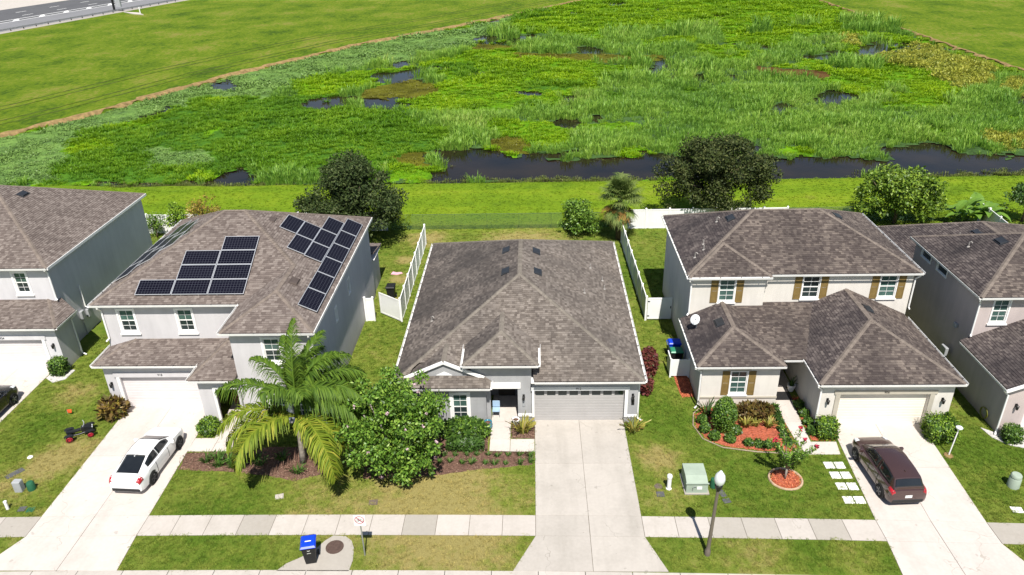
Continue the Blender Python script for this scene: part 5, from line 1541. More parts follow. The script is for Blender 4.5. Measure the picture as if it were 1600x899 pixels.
# one storey rear part
f, caps, A, B = hip(24.6, 37.0, 43, 53.7, 2.95, 2.25, axis='y', inset=4.6)
rr_ = roof(h, [[(37.0, 45.02, 2.95), (37.0, 53.7, 2.95), B, (B[0], 45.02, B[2])], f[2], [(24.6, 53.7, 2.95), (24.6, 45.02, 2.95), (B[0], 45.02, B[2]), B]], [caps[2], caps[3], ((B[0], 45.1, B[2]), B)], 'sh_dark', 'cap_dark')
pipe(rr_, (28.95, 48.25, 4.45), .3); vent(rr_, (29.9, 48.0, 4.85), *ax_left(.36))
soffit(h, 24.6, 37.0, 45.2, 53.7, 2.95)
wall(h, (24.85, 53.4), (24.85, 45.2), 0, 2.81, 'h5wall'); wall(h, (36.7, 53.4), (25.05, 53.4), 0, 2.81, 'h5wall'); wall(h, (36.7, 45.2), (36.7, 53.2), 0, 2.81, 'h5wall')
# things fixed on the side wall
mb = MB().rbox((23.98, 38.35, 1.0), (24.17, 38.9, 1.65), .02); mb.build('electric_box', 'grey', h)
MB().tube([(24.1, 38.62, .0), (24.1, 38.62, 1.0)], .03, 6).build('conduit', 'grey', h)
MB().rbox((24.26, 38.5, 2.95), (24.41, 38.8, 3.2), .02).build('wall_box', 'grey', h)

# ---------------------------------------------------------------- house 1: left edge
MT['h1wall'] = stucco('white_grey_stucco', (0.60, 0.585, 0.60), .10)
h1 = thing('two_storey_house', 'pale two storey house at the left edge with shaded blue grey side wall', 'house', (-36, 47, 0))
h = h1
f, caps, A, B = hip(-43.9, -30.2, 41.4, 54.8, 6.0, 3.15, axis='x')
r1 = roof(h, f, caps, 'sh_brown', 'cap_brown')
vent(r1, (-35.2, 48.4, 6 + .47 * 5.0), *ax_right(.47))
gutter(h, (-43.9, 41.4, 6.0), (-30.2, 41.4, 6.0)); MB().bar((-30.17, 41.4, 5.93), (-30.17, 54.8, 5.93), .05, .17).build('fascia', 'white', h)
soffit(h, -43.9, -30.2, 41.4, 54.8, 6.0)
zt = 5.86
a0, a1 = (-43.6, 41.72), (-30.5, 41.72)
wall(h, a0, a1, 0, zt, 'h1wall', [(10.86, 11.66, 4.15, 5.55), (6.5, 7.4, 4.15, 5.55)]); window(h, a0, a1, 10.86, 11.66, 4.15, 5.55, tw=.13); window(h, a0, a1, 6.5, 7.4, 4.15, 5.55, tw=.13)
wall(h, (-30.5, 41.92), (-30.5, 54.5), 0, zt, 'h1wall'); wall(h, (-30.7, 54.5), (-43.4, 54.5), 0, zt, 'h1wall'); wall(h, (-43.6, 54.5), (-43.6, 41.92), 0, zt, 'h1wall')
roof(h, [[(-37, 38.9, 3.15), (-29.1, 38.9, 3.15), (-31.0, 41.72, 3.66), (-37, 41.72, 3.66)], [(-29.1, 38.9, 3.15), (-29.1, 41.2, 3.15), (-30.45, 42.2, 3.5), (-31.0, 41.72, 3.66)]], [((-29.1, 38.9, 3.15), (-31.0, 41.72, 3.66))], 'sh_brown', 'cap_brown')
gutter(h, (-37, 38.9, 3.15), (-29.1, 38.9, 3.15)); gutter(h, (-29.1, 38.9, 3.15), (-29.1, 41.2, 3.15), False)
soffit(h, -37, -29.1, 38.9, 41.1, 3.15)
wall(h, (-36.7, 39.2), (-29.4, 39.2), 0, 3.0, 'h1wall', [(1.6, 6.32, 0, 2.16)]); wall(h, (-29.4, 39.4), (-29.4, 41.1), 0, 3.0, 'h1wall'); wall(h, (-29.6, 41.1), (-30.5, 41.1), 0, 3.0, 'h1wall')
garage_door(h, -35.1, -30.38, 39.38, 2.16, 'h2door')
MB().box((-30.38, 39.14, 0), (-30.2, 39.198, 2.2)).build('door_side_trim', 'white', h); MB().box((-35.4, 39.14, 2.2), (-30.1, 39.198, 2.46)).build('door_header_trim', 'h1wall', h)
wall_lamp(h, -29.75, 39.2, 1.8)
textmesh('house_number', '924', .19, 'black', h, (-32.8, 39.13, 2.33))
downspout(h, (-30.35, 41.35, 5.95), (-30.42, 41.66, 0), 3.66, (.1, -.08)); downspout(h, (-29.05, 41.0, 3.08), (-29.34, 40.9, 0), .08, (.3, -.05)); downspout(h, (-30.44, 44.2, 3.4), (-30.44, 44.2, 0), 1.7, (.2, 0))
for y, z in ((43.4, 1.5), (44.1, 1.3)): MB().rbox((-30.49, y, z - .25), (-30.3, y + .35, z + .3), .02).build('meter_box', 'grey', h)
MB().tube([(-30.44, 43.55, 0), (-30.44, 43.55, 1.3)], .03, 6).build('conduit', 'grey', h)

# ================================================================ vegetation
def rim(cols, trans=.22, rough=.5, spec=.3, name='leaf'): return leaf_mat(name, cols, trans, rough, spec)
MT['l_oak'] = rim([(0.016, 0.028, 0.008), (0.032, 0.054, 0.014), (0.055, 0.082, 0.022), (0.095, 0.118, 0.042)], .15, .6, .18, 'oak_leaf')
MT['l_oak2'] = rim([(0.018, 0.028, 0.008), (0.035, 0.052, 0.013), (0.060, 0.080, 0.020), (0.105, 0.115, 0.038)], .15, .6, .18, 'dark_tree_leaf')
MT['l_light'] = rim([(0.044, 0.088, 0.010), (0.094, 0.169, 0.018), (0.175, 0.275, 0.027), (0.275, 0.375, 0.044)], .25, .45, .35, 'light_tree_leaf')
MT['l_crape'] = rim([(0.043, 0.094, 0.012), (0.087, 0.181, 0.020), (0.145, 0.268, 0.032), (0.246, 0.362, 0.051)], .25, .45, .35, 'crape_leaf')
MT['l_palm'] = rim([(0.040, 0.085, 0.010), (0.085, 0.155, 0.016), (0.15, 0.235, 0.028)], .28, .6, .2, 'palm_leaflet')
MT['l_palmy'] = rim([(0.075, 0.120, 0.010), (0.145, 0.205, 0.016), (0.235, 0.285, 0.028), (0.35, 0.32, 0.045)], .28, .6, .2, 'yellowing_palm_leaflet')
MT['l_sabal'] = rim([(0.060, 0.105, 0.020), (0.115, 0.170, 0.035), (0.19, 0.24, 0.065)], .22, .6, .2, 'fan_palm_leaf')
MT['l_dead'] = rim([(0.16, 0.10, 0.025), (0.32, 0.20, 0.04), (0.30, 0.14, 0.05), (0.22, 0.20, 0.04)], .15, .8, .15, 'dead_fan_leaf')
MT['l_hedge'] = rim([(0.033, 0.075, 0.009), (0.075, 0.150, 0.018), (0.135, 0.240, 0.027), (0.210, 0.330, 0.045)], .15, .45, .35, 'hedge_leaf')
MT['l_hedgeb'] = rim([(0.048, 0.102, 0.010), (0.108, 0.204, 0.014), (0.192, 0.312, 0.024), (0.264, 0.384, 0.036)], .2, .45, .35, 'bright_hedge_leaf')
MT['l_dark'] = rim([(0.020, 0.048, 0.009), (0.048, 0.102, 0.017), (0.085, 0.162, 0.027)], .12, .45, .35, 'dark_shrub_leaf')
MT['l_croton'] = rim([(0.091, 0.065, 0.016), (0.208, 0.130, 0.026), (0.390, 0.273, 0.046), (0.182, 0.208, 0.026)], .15, .45, .35, 'croton_leaf')
MT['l_crotdark'] = rim([(0.045, 0.026, 0.012), (0.095, 0.055, 0.017), (0.14, 0.095, 0.022), (0.08, 0.085, 0.018)], .12, .5, .3, 'brown_croton_leaf')
MT['l_red'] = rim([(0.055, 0.013, 0.013), (0.12, 0.026, 0.026), (0.18, 0.05, 0.04), (0.06, 0.07, 0.02)], .2, .5, .25, 'red_shrub_leaf')
MT['l_vari'] = rim([(0.070, 0.100, 0.012), (0.200, 0.200, 0.030), (0.380, 0.330, 0.070), (0.160, 0.110, 0.030)], .15, .45, .35, 'variegated_leaf')
MT['l_lirio'] = rim([(0.029, 0.072, 0.013), (0.064, 0.144, 0.022), (0.120, 0.224, 0.035)], .15, .45, .35, 'lily_turf_leaf')
MT['l_banana'] = rim([(0.070, 0.150, 0.020), (0.130, 0.250, 0.030), (0.220, 0.340, 0.060)], .3, .4, .4, 'banana_leaf')
MT['fl_pink'] = plain('pink_blossom', (.60, .42, .47), .8, .1, var=.3, scale=8)
MT['fl_red'] = plain('crimson_blossom', (.50, .03, .07), .8, .1, var=.3, scale=8)

def crown_leaves(clumps, n, L, W, up=.25):
    """clumps: (centre, radii, weight)"""
    wts = np.array([c[2] for c in clumps]); wts = wts / wts.sum()
    cnt = RNG.multinomial(n, wts)
    Vs, Fs, o = [], [], 0
    for (c, r, _), k in zip(clumps, cnt):
        if not k: continue
        d = unit(k)
        rad = RNG.uniform(0, 1, (k, 1)) ** .35
        C = np.array(c) + d * np.array(r) * rad
        D = unit(k) + d * .5; D[:, 2] -= .15
        N = d * .8 + unit(k) * .7; N[:, 2] += up
        V, F = leafquads(C, D, N, RNG.uniform(.7, 1.35, k) * L, RNG.uniform(.7, 1.3, k) * W)
        Vs.append(V); Fs.append(F + o); o += len(V)
    return np.concatenate(Vs), np.concatenate(Fs)

def clumpset(c, r, n, size, shape='oval', low=-1.0):
    out = []
    for i in range(n):
        zz = 1 - 2 * (i + .5) / n; aa = i * 2.39996 + random.uniform(-.35, .35); q_ = math.sqrt(1 - zz * zz)
        d = np.array([q_ * math.cos(aa), q_ * math.sin(aa), zz]) + unit(1)[0] * .12; d /= np.linalg.norm(d)
        if d[2] < low: d[2] = -d[2]
        k = random.uniform(.62, 1.05) if i % 4 else random.uniform(.15, .6)
        if i % 7 == 3: k = random.uniform(1.02, 1.12)
        s = size * random.uniform(.55, 1.3) * (.6 if k > 1.02 else 1)
        rr = np.array(r, float)
        z = d[2] * k
        if shape == 'cone': taper = 1.0 - .42 * max(0, z); rr = np.array([r[0] * taper, r[1] * taper, r[2]])
        p = np.array(c) + d * rr * k
        out.append((p, (s, s, s * random.uniform(.6, .85)), s ** 2))
    return out

def tree(name, label, cat, loc, H, r, cz, nclump, csize, nleaf, L, W, mat, tr=.16, limbs=7, shape='oval', bark='bark', group=None):
    t0 = thing(name, label, cat, loc, group=group)
    x, y, z = loc
    cl = clumpset((x, y, cz), r, nclump, csize, shape, low=-.75)
    V, F = crown_leaves(cl, nleaf, L, W)
    V[:, 2] = np.maximum(V[:, 2], .05)
    mb = MB()
    top = (x + .1, y, cz + r[2] * .45)
    mb.tube([(x, y, -.05), (x + .05, y, cz * .35), (x - .03, y + .05, cz), top], [tr * 1.25, tr, tr * .75, tr * .3], 8)
    for i in range(limbs):
        p = cl[(i * 3) % len(cl)][0]
        s = Vector((x, y, cz * random.uniform(.35, .9)))
        e = Vector(p); m_ = (s + e) / 2 + Vector((0, 0, .15))
        mb.tube([s, m_, e], [tr * .55, tr * .35, tr * .12], 5)
    mb.build('trunk', bark, t0, smooth=True)
    npmesh('crown', V, F, mat, t0)
    return t0

tree('oak_tree', 'large dark rounded tree behind the house with solar panels', 'tree', (-15.2, 58.9, 0), 7.7, (3.9, 3.6, 3.7), 3.75, 80, 1.1, 30000, .24, .12, 'l_oak', .22, 10, 'cone')
tree('oak_tree', 'large dark spreading tree behind the cream house', 'tree', (15.6, 62.6, 0), 7.2, (4.5, 3.6, 3.3), 4.0, 80, 1.1, 30000, .24, .12, 'l_oak2', .22, 12)
tree('leafy_tree', 'light green lumpy tree behind the cream house roof', 'tree', (31.0, 61.5, 0), 4.7, (3.4, 2.6, 2.2), 2.5, 52, .9, 12000, .27, .15, 'l_light', .13, 8)
tree('leafy_tree', 'small dark tree at the right edge beyond the fence', 'tree', (41.9, 61.6, 0), 3.2, (1.9, 1.7, 1.25), 2.0, 22, .6, 3200, .22, .12, 'l_dark', .10, 6)
tree('leafy_bush', 'dark green bush left of the fan palm', 'bush', (3.6, 60.0, 0), 2.8, (1.5, 1.3, 1.3), 1.45, 26, .6, 5000, .20, .12, 'l_hedge', .08, 5)
tree('young_tree', 'spiky young tree left of the rear fence shrubs', 'shrub', (-33.1, 60.2, 0), 2.4, (.8, .7, 1.1), 1.3, 14, .35, 900, .26, .06, 'l_hedge', .05, 4)
tree('young_tree', 'slim green young tree, middle of the rear fence shrubs', 'shrub', (-31.0, 60.2, 0), 3.0, (.85, .8, 1.4), 1.7, 14, .45, 1300, .2, .1, 'l_hedgeb', .05, 4)
tree('young_tree', 'reddish tipped open young tree, rightmost of the rear fence shrubs', 'shrub', (-28.6, 60.1, 0), 3.9, (1.7, 1.3, 1.5), 2.3, 22, .5, 1500, .22, .08, 'l_croton', .06, 9)

# big flowering crape myrtle in front of the middle house
loc = (-7.1, 30.1, 0)
cm = thing('crape_myrtle', 'broad round crape myrtle with pale pink blossoms in front of the grey house', 'tree', loc)
cl = clumpset((-7.05, 30.0, 2.65), (2.5, 2.35, 2.6), 110, .58, low=-.95)
V, F = crown_leaves(cl, 21000, .18, .105)
V[:, 2] = np.maximum(V[:, 2], .08)
npmesh('crown', V, F, 'l_crape', cm)
mb = MB()
for k in range(7):
    a = k * .9; mb.tube([(loc[0] + .15 * math.cos(a), loc[1] + .15 * math.sin(a), -.05), (loc[0] + .6 * math.cos(a), loc[1] + .6 * math.sin(a), 1.6), (loc[0] + 1.4 * math.cos(a), loc[1] + 1.4 * math.sin(a), 3.6)], [.09, .065, .03], 6)
mb.build('trunk', 'palmbark', cm, smooth=True)
def blossom(parent, p, s, mat, n=26):
    d = unit(n)
    V, F = leafquads(np.array(p) + d * s * .5 * RNG.uniform(.3, 1, (n, 1)), unit(n), d, np.full(n, s * .55), np.full(n, s * .45))
    return npmesh('blossom', V, F, mat, parent)
for k in range(16):
    d = unit(1)[0]; d[1] = -abs(d[1]) * .9; d[2] = d[2] * .8 + .25; d /= np.linalg.norm(d)
    p = np.array([-7.05, 30.1, 2.75]) + d * np.array([2.75, 2.55, 2.9])
    blossom(cm, p, random.uniform(.11, .20), 'fl_pink', 14)

# feather palm
def frond(parent, base, az, el, L, droop, mats, n=46, ll=.75, lw=.05, hang=.55):
    """rachis as a bending curve, leaflets on both sides"""
    pts = []; p = Vector(base); e = el; seg = 14
    for i in range(seg + 1):
        pts.append(p.copy())
        d = Vector((math.cos(az) * math.cos(e), math.sin(az) * math.cos(e), math.sin(e)))
        p = p + d * (L / seg); e -= droop / seg * (.45 + 1.1 * i / seg)
    mb = MB(); mb.tube(pts, [.045 * (1 - .85 * i / seg) + .006 for i in range(seg + 1)], 5)
    r_ = mb.build('frond', mats[1], parent)
    V, F = [], []
    side = Vector((-math.sin(az), math.cos(az), 0))
    for i in range(n):
        t_ = .12 + .88 * (i + random.uniform(-.3, .3)) / n; t_ = min(max(t_, .1), .995)
        f_ = t_ * seg; k = min(int(f_), seg - 1); q = pts[k].lerp(pts[k + 1], f_ - k)
        d = (pts[k + 1] - pts[k]).normalized()
        ln = ll * (math.sin(math.pi * min(1, .15 + t_ * .85)) ** .6) * random.uniform(.85, 1.1) + .06
        for s in (-1, 1):
            o_ = (side * s * random.uniform(.75, 1.0) + d * (.55 + .5 * t_) + Vector((0, 0, random.uniform(-.25, .4)))).normalized()
            m1 = q + o_ * ln * .5; hg = Vector((0, 0, -1)) * ln * hang * random.uniform(.4, 1.5)
            m2 = q + o_ * ln * .9 + hg
            wv = o_.cross(Vector((0, 0, 1))); wv = (wv.normalized() if wv.length > .1 else d) * lw * .5
            wv = (wv + Vector((0, 0, random.uniform(-.012, .012))))
            b0 = len(V)
            V += [q - wv * .5, q + wv * .5, m1 + wv, m1 - wv, m2 + wv * .25, m2 - wv * .25]
            F += [(b0, b0 + 1, b0 + 2, b0 + 3), (b0 + 3, b0 + 2, b0 + 4, b0 + 5)]
    npmesh('leaflets', [tuple(v) for v in V], F, mats[0], r_)
    return r_
pl = thing('feather_palm', 'tall feather palm with yellowing lower fronds in front of the pale house', 'palm tree', (-12.05, 30.3, 0))
hub = Vector((-11.85, 30.35, 3.75)); hub1 = Vector((-11.9, 30.3, 2.95))
mb = MB()
tp = [(-12.05, 30.3, -.05), (-12.0, 30.3, .8), (-11.95, 30.3, 2.0), (-11.9, 30.32, 2.9), (-11.85, 30.35, 3.9)]
mb.tube(tp, [.20, .155, .14, .135, .10], 10); mb.build('trunk', 'palmbark', pl, smooth=True)
mb = MB().tube([(-11.9, 30.32, 2.8), (-11.86, 30.35, 3.6), (-11.85, 30.35, 4.6)], [.17, .14, .04], 8); mb.build('crownshaft', 'l_palm', pl, smooth=True)
GR, YE = ('l_palm', 'l_palm'), ('l_palmy', 'l_palmy')
D2 = math.radians
for az, el, L, dr_, mt_ in ((88, 86, 4.3, .9, GR), (60, 76, 4.0, 1.3, GR), (115, 74, 3.7, 1.3, GR), (20, 74, 3.5, 1.4, GR), (160, 74, 3.4, 1.5, GR), (40, 62, 3.9, 1.8, GR), (75, 58, 3.7, 1.6, GR), (15, 55, 4.2, 2.0, GR), (-5, 48, 4.2, 2.2, GR), (182, 40, 4.3, 1.5, GR), (30, 40, 4.0, 1.9, GR), (110, 45, 3.3, 1.6, GR), (-15, 32, 3.8, 2.0, GR), (5, 25, 3.6, 1.8, GR), (345, 60, 3.2, 2.1, GR), (300, 75, 2.6, 1.8, GR), (230, 75, 2.5, 1.9, GR)):
    frond(pl, hub, D2(az + random.uniform(-4, 4)), D2(el), L, dr_, mt_, n=92, ll=.9, lw=.065, hang=.7)
for az, el, L, dr_ in ((192, 34, 4.4, 1.9), (205, 26, 4.2, 2.0), (232, 30, 4.6, 2.25), (307, 28, 5.2, 2.2), (326, 28, 3.6, 2.0)):
    frond(pl, hub1, D2(az), D2(el), L, dr_, YE, n=104, ll=.95, lw=.075, hang=.5)

# fan palm
sb = thing('fan_palm', 'fan palm with a skirt of dead leaves beside the white fence', 'palm tree', (7.0, 58.7, 0))
MB().tube([(7.0, 58.7, -.05), (7.0, 58.7, 3.9)], [.26, .2], 10).build('trunk', 'bark', sb, smooth=True)
def fan(parent, base, az, el, stalk, R, mat, n=26):
    d = Vector((math.cos(az) * math.cos(el), math.sin(az) * math.cos(el), math.sin(el)))
    side = Vector((-math.sin(az), math.cos(az), 0)); upn = side.cross(d) * -1
    c = Vector(base) + d * stalk
    mb = MB().tube([base, c], [.03, .018], 4)
    o = mb.build('leaf', mat, parent)
    V, F = [], []
    for i in range(n):
        a = (i / (n - 1) - .5) * 2 * D2(125)
        v = (d * math.cos(a) + side * math.sin(a)).normalized()
        r_ = R * (1 - .3 * abs(a) / D2(125)) * random.uniform(.7, 1.15)
        wv = v.cross(upn).normalized() * .034
        m1 = c + v * r_ * .6; m2 = c + v * r_ - Vector((0, 0, r_ * .28)) ; b0 = len(V)
        V += [c, c + wv * .1, m1 + wv, m1 - wv, m2]
        F += [(b0, b0 + 1, b0 + 2, b0 + 3), (b0 + 3, b0 + 2, b0 + 4, b0 + 4)]
    me_f = [f for f in F]
    mb = MB(); mb.add(V, [f if f[2] != f[3] else f[:3] for f in me_f]); mb.build('fan', mat, o, recalc=False)
for i in range(64):
    fan(sb, (7.0, 58.7, 3.8 + random.uniform(-.2, .2)), random.uniform(0, 6.28), D2(random.uniform(-12, 85)), random.uniform(.6, 1.4), random.uniform(.95, 1.3), 'l_sabal')
for i in range(38):
    fan(sb, (7.0, 58.7, 3.3 + random.uniform(-.6, .3)), random.uniform(0, 6.28), D2(random.uniform(-65, -20)), random.uniform(.7, 1.4), random.uniform(.75, 1.0), 'l_dead' if i % 2 else 'l_sabal')

# banana clump
bn = thing('banana_clump', 'banana clump with broad pale leaves behind the mauve house', 'banana plant', (36.8, 60.8, 0))
for i in range(36):
    bx, by = 36.8 + random.uniform(-1.8, 1.8), 60.8 + random.uniform(-.8, .8); az = random.uniform(0, 6.28); el = D2(random.uniform(30, 80)); L = random.uniform(1.5, 2.1)
    p = Vector((bx, by, random.uniform(.7, 1.5))); V, F = [], []; side = Vector((-math.sin(az), math.cos(az), 0)); seg = 6; e = el
    for k in range(seg + 1):
        w_ = .30 * math.sin(math.pi * min(.97, .1 + .88 * k / seg)) + .01
        V += [p - side * w_ + Vector((0, 0, .05)), p, p + side * w_ + Vector((0, 0, .05))]
        p = p + Vector((math.cos(az) * math.cos(e), math.sin(az) * math.cos(e), math.sin(e))) * (L / seg); e -= .28
    for k in range(seg): F += [(3 * k, 3 * k + 1, 3 * k + 4, 3 * k + 3), (3 * k + 1, 3 * k + 2, 3 * k + 5, 3 * k + 4)]
    mb = MB(); mb.add(V, F); mb.build('leaf', 'l_banana', bn, recalc=False)
for i in range(6):
    x_, y_ = 36.8 + random.uniform(-1.6, 1.6), 60.8 + random.uniform(-.6, .6)
    MB().tube([(x_, y_, -.05), (x_ + .05, y_, 1.1)], [.09, .06], 6).build('stem', 'l_hedge', bn)

# clipped and loose shrubs
def shrub(name, label, loc, size, mat, n, L, W, shape='ball', group=None, cat='shrub', core='l_dark', rz=0):
    t0 = thing(name, label, cat, loc, group=group)
    x, y, z = loc; a, b_, c = size[0] / 2, size[1] / 2, size[2] / 2
    d = unit(n)
    if shape == 'box':
        m_ = np.max(np.abs(d), axis=1, keepdims=True); S = d / m_ * .93 + d * .07
        S = S * np.clip(RNG.normal(1, .025, (n, 1)), .9, 1.06)
    elif shape == 'egg':
        S = d.copy(); S[:, :2] *= (1 - .18 * d[:, 2:3]); S *= RNG.uniform(.93, 1.03, (n, 1))
    else: S = d * RNG.uniform(.86, 1.06, (n, 1)) * (1 + .06 * wob(d[:, :1] * 4, d[:, 1:2] * 4 + d[:, 2:3] * 3, 1, 1))
    C = np.array([x, y, z + c]) + S * np.array([a, b_, c])
    C[:, 2] = np.maximum(C[:, 2], z + .03)
    D = unit(n) + d * .35; N = d + unit(n) * .45
    V, F = leafquads(C, D, N, RNG.uniform(.7, 1.3, n) * L, RNG.uniform(.7, 1.3, n) * W)
    npmesh('foliage', V, F, mat, t0)
    # dense inner twigs
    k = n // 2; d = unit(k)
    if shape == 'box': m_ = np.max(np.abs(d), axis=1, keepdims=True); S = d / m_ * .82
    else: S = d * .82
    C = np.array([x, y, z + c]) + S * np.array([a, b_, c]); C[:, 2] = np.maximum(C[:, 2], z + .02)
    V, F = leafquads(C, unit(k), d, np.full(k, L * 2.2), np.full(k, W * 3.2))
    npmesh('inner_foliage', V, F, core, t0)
    MB().tube([(x, y, z - .05), (x, y, z + c)], [.05, .03], 6).build('stem', 'bark', t0)
    return t0
shrub('clipped_shrub', 'tall egg shaped clipped shrub in the red mulch bed', (9.95, 32.85, .04), (1.25, 1.2, 2.1), 'l_hedge', 2600, .085, .055, 'egg')
balls = [((8.98, 33.5), 'leftmost small round shrub near the corner of the red bed'), ((8.97, 32.75), 'small round shrub left of the egg shaped shrub'), ((9.36, 32.1), 'small round shrub in front of the egg shaped shrub, left one'), ((10.12, 31.9), 'small round shrub in front of the egg shaped shrub, right one'),
         ((10.60, 32.55), 'small round shrub directly right of the egg shaped shrub')]
for (x, y), lb in balls: shrub('round_shrub', lb, (x, y, .04), (.54, .54, .46), 'l_hedge', 560, .07, .045, 'ball', 'small clipped balls in the red bed')
for (x, y), lb in (((11.0, 31.62), 'low green tuft at the front edge of the red bed, left'), ((11.5, 31.5), 'low green tuft at the front edge of the red bed, middle'), ((11.95, 31.42), 'low green tuft at the front edge of the red bed, right')):
    shrub('low_shrub', lb, (x, y, .04), (.42, .42, .34), 'l_hedge', 300, .09, .035, 'ball', 'low tufts along the red bed')
shrub('croton_hedge', 'brown leaved croton hedge under the cream house window', (11.85, 33.95, .04), (2.1, .7, .9), 'l_crotdark', 1700, .16, .07, 'ball', core='l_crotdark')
def rosette(name, label, loc, r, hgt, mat, n=34, wd=.06, group=None, cat='plant'):
    t0 = thing(name, label, cat, loc, group=group)
    V, F = blades(n, r * .35, hgt * .65, hgt, wd, .85)
    npmesh('leaves', V + np.array(loc), F, mat, t0)
    MB().lathe([(.0, -.03), (r * .3, -.02), (r * .2, .05), (0, .09)], 8, loc, cap=False).build('root_crown', 'l_dark', t0)
    return t0
rosette('variegated_plant', 'yellow striped spiky plant in the red bed, left one', (11.25, 33.15, .04), .45, .6, 'l_vari', 44, .09)
rosette('variegated_plant', 'yellow striped spiky plant in the red bed, middle one', (11.75, 33.2, .04), .4, .5, 'l_vari', 38, .09)
rosette('variegated_plant', 'yellow striped spiky plant in the red bed, right one', (12.45, 33.1, .04), .45, .6, 'l_vari', 44, .09)
rosette('spiky_plant', 'dark spiky plant at the left corner of the cream house', (9.4, 34.2, .04), .6, .9, 'l_dark', 40, .07)
for i, (x, y) in enumerate(((13.2, 34.6), (13.15, 34.0), (13.1, 33.4), (13.08, 32.8), (13.05, 32.2), (13.05, 31.6))):
    shrub('edging_shrub', 'low dark edging plant along the red bed walk, %s from the porch' % ordn[i], (x, y, .04), (.36, .42, .3), 'l_dark', 280, .10, .04, 'ball', 'edging plants along the walk')
for i, (x, y) in enumerate(((14.62, 34.9), (14.62, 34.1), (14.62, 33.3), (14.6, 32.5))):
    shrub('edging_shrub', 'low plant against the cream garage side wall, %s from the porch' % ordn[i], (x, y, .04), (.42, .5, .40), 'l_hedge', 300, .10, .05, 'ball', 'low plants beside the garage wall')
shrub('cube_hedge', 'bright cube shaped hedge left of the cream garage door', (15.22, 32.35, .0), (.95, .9, 1.05), 'l_hedgeb', 1500, .10, .06, 'box')
shrub('cube_hedge', 'large bright cube shaped hedge right of the cream garage door', (21.0, 32.2, .0), (1.4, 1.3, 1.2), 'l_hedgeb', 2400, .10, .06, 'box')
shrub('cube_hedge', 'small dark cube shaped hedge at the mauve house corner', (24.55, 31.9, .03), (.78, .75, .85), 'l_hedge', 1200, .08, .05, 'box')
shrub('clipped_shrub', 'clipped bush beside the leftmost garage door', (-29.55, 38.7, .03), (.85, .8, 1.05), 'l_hedge', 1300, .09, .055, 'box')
shrub('croton_shrub', 'yellow and brown croton at the left garage corner', (-24.0, 34.4, 0), (1.25, 1.1, 1.0), 'l_croton', 800, .26, .085, 'ball', core='l_crotdark')
shrub('round_shrub', 'round bright bush between driveway and porch of the pale house', (-17.85, 32.75, 0), (1.15, 1.05, 1.0), 'l_hedgeb', 1500, .10, .055, 'ball')
words_ = ('first', 'second', 'third', 'fourth', 'fifth', 'sixth', 'seventh', 'eighth', 'ninth', 'tenth')
for i, (x, y) in enumerate(((-17.1, 30.35), (-16.6, 30.55), (-16.35, 30.0), (-15.95, 30.4), (-15.6, 29.95), (-15.15, 30.4), (-14.6, 30.5), (-14.2, 30.1), (-13.2, 30.5))):
    rosette('grass_clump', 'dark grassy clump in the brown bed, %s from the driveway side' % words_[i], (x, y, .04), .5, .52, 'l_lirio', 60, .035, 'grassy clumps in the brown bed')
rosette('grass_clump', 'grassy clump at the foot of the feather palm', (-12.1, 29.5, .04), .5, .5, 'l_lirio', 60, .035)
shrub('leafy_hedge', 'loose leafy hedge under the grey house window', (-3.9, 32.35, .04), (2.7, 1.0, 1.05), 'l_hedge', 2300, .17, .085, 'ball')
shrub('box_hedge', 'low dark clipped hedge in front of the leafy hedge', (-3.75, 31.35, .04), (1.9, .65, .62), 'l_dark', 1700, .08, .045, 'box')
for i in range(10):
    rosette('lily_turf', 'small lily turf clump in the back row by the front walk, %s from the left' % words_[i], (-5.4 + i * .56 + random.uniform(-.08, .08), 30.78 + random.uniform(-.06, .06), .04), .26, random.uniform(.2, .34), 'l_lirio', 40, .03, 'lily turf by the front walk')
for i in range(10):
    rosette('lily_turf', 'small lily turf clump in the front row by the lawn, %s from the left' % words_[i], (-5.6 + i * .58 + random.uniform(-.1, .1), 30.2 + random.uniform(-.12, .08), .04), .26, random.uniform(.2, .38), 'l_lirio', 40, .03, 'lily turf by the front walk')
rosette('variegated_plant', 'yellow green spiky plant between walk and grey garage door', (-.75, 32.75, .04), .75, .85, 'l_vari', 70, .075)
rosette('variegated_plant', 'yellow green spiky plant at the right corner of the grey garage', (5.2, 32.85, .0), .7, .75, 'l_vari', 55, .075)
shrub('red_shrub', 'tall red leaved shrub at the right of the grey house', (6.7, 38.4, 0), (1.0, 1.3, 1.7), 'l_red', 1700, .15, .075, 'ball', core='l_red')
shrub('red_shrub', 'lower red leaved shrub near the grey house corner', (6.3, 36.5, 0), (.7, 1.1, 1.0), 'l_red', 1000, .14, .07, 'ball', core='l_red')

# small red crape myrtle in its ring
rc = thing('crape_myrtle', 'small vase shaped crape myrtle with crimson blossoms in a mulch ring', 'tree', (12.12, 29.0, .04))
mb = MB(); mb.tube([(12.12, 29.0, 0), (12.14, 29.0, .7)], [.06, .05], 7)
tips = []
for k in range(11):
    a = k * 2.4; rr = random.uniform(.7, 1.4); e = Vector((12.14 + rr * math.cos(a), 29.0 + rr * math.sin(a), random.uniform(1.8, 2.9)))
    s = Vector((12.14, 29.0, .65)); m_ = s.lerp(e, .5) + Vector((-.1 * math.cos(a), -.1 * math.sin(a), .1))
    mb.tube([s, m_, e], [.03, .022, .01], 5); tips.append((s, m_, e))
mb.build('trunk', 'palmbark', rc, smooth=True)
C = []
for s, m_, e in tips:
    for i in range(150):
        t_ = random.uniform(.2, 1.0); p = s.lerp(m_, t_ * 2) if t_ < .5 else m_.lerp(e, t_ * 2 - 1); C.append(p + Vector(unit(1)[0]) * random.uniform(.02, .17))
C = np.array([tuple(c) for c in C]); n = len(C)
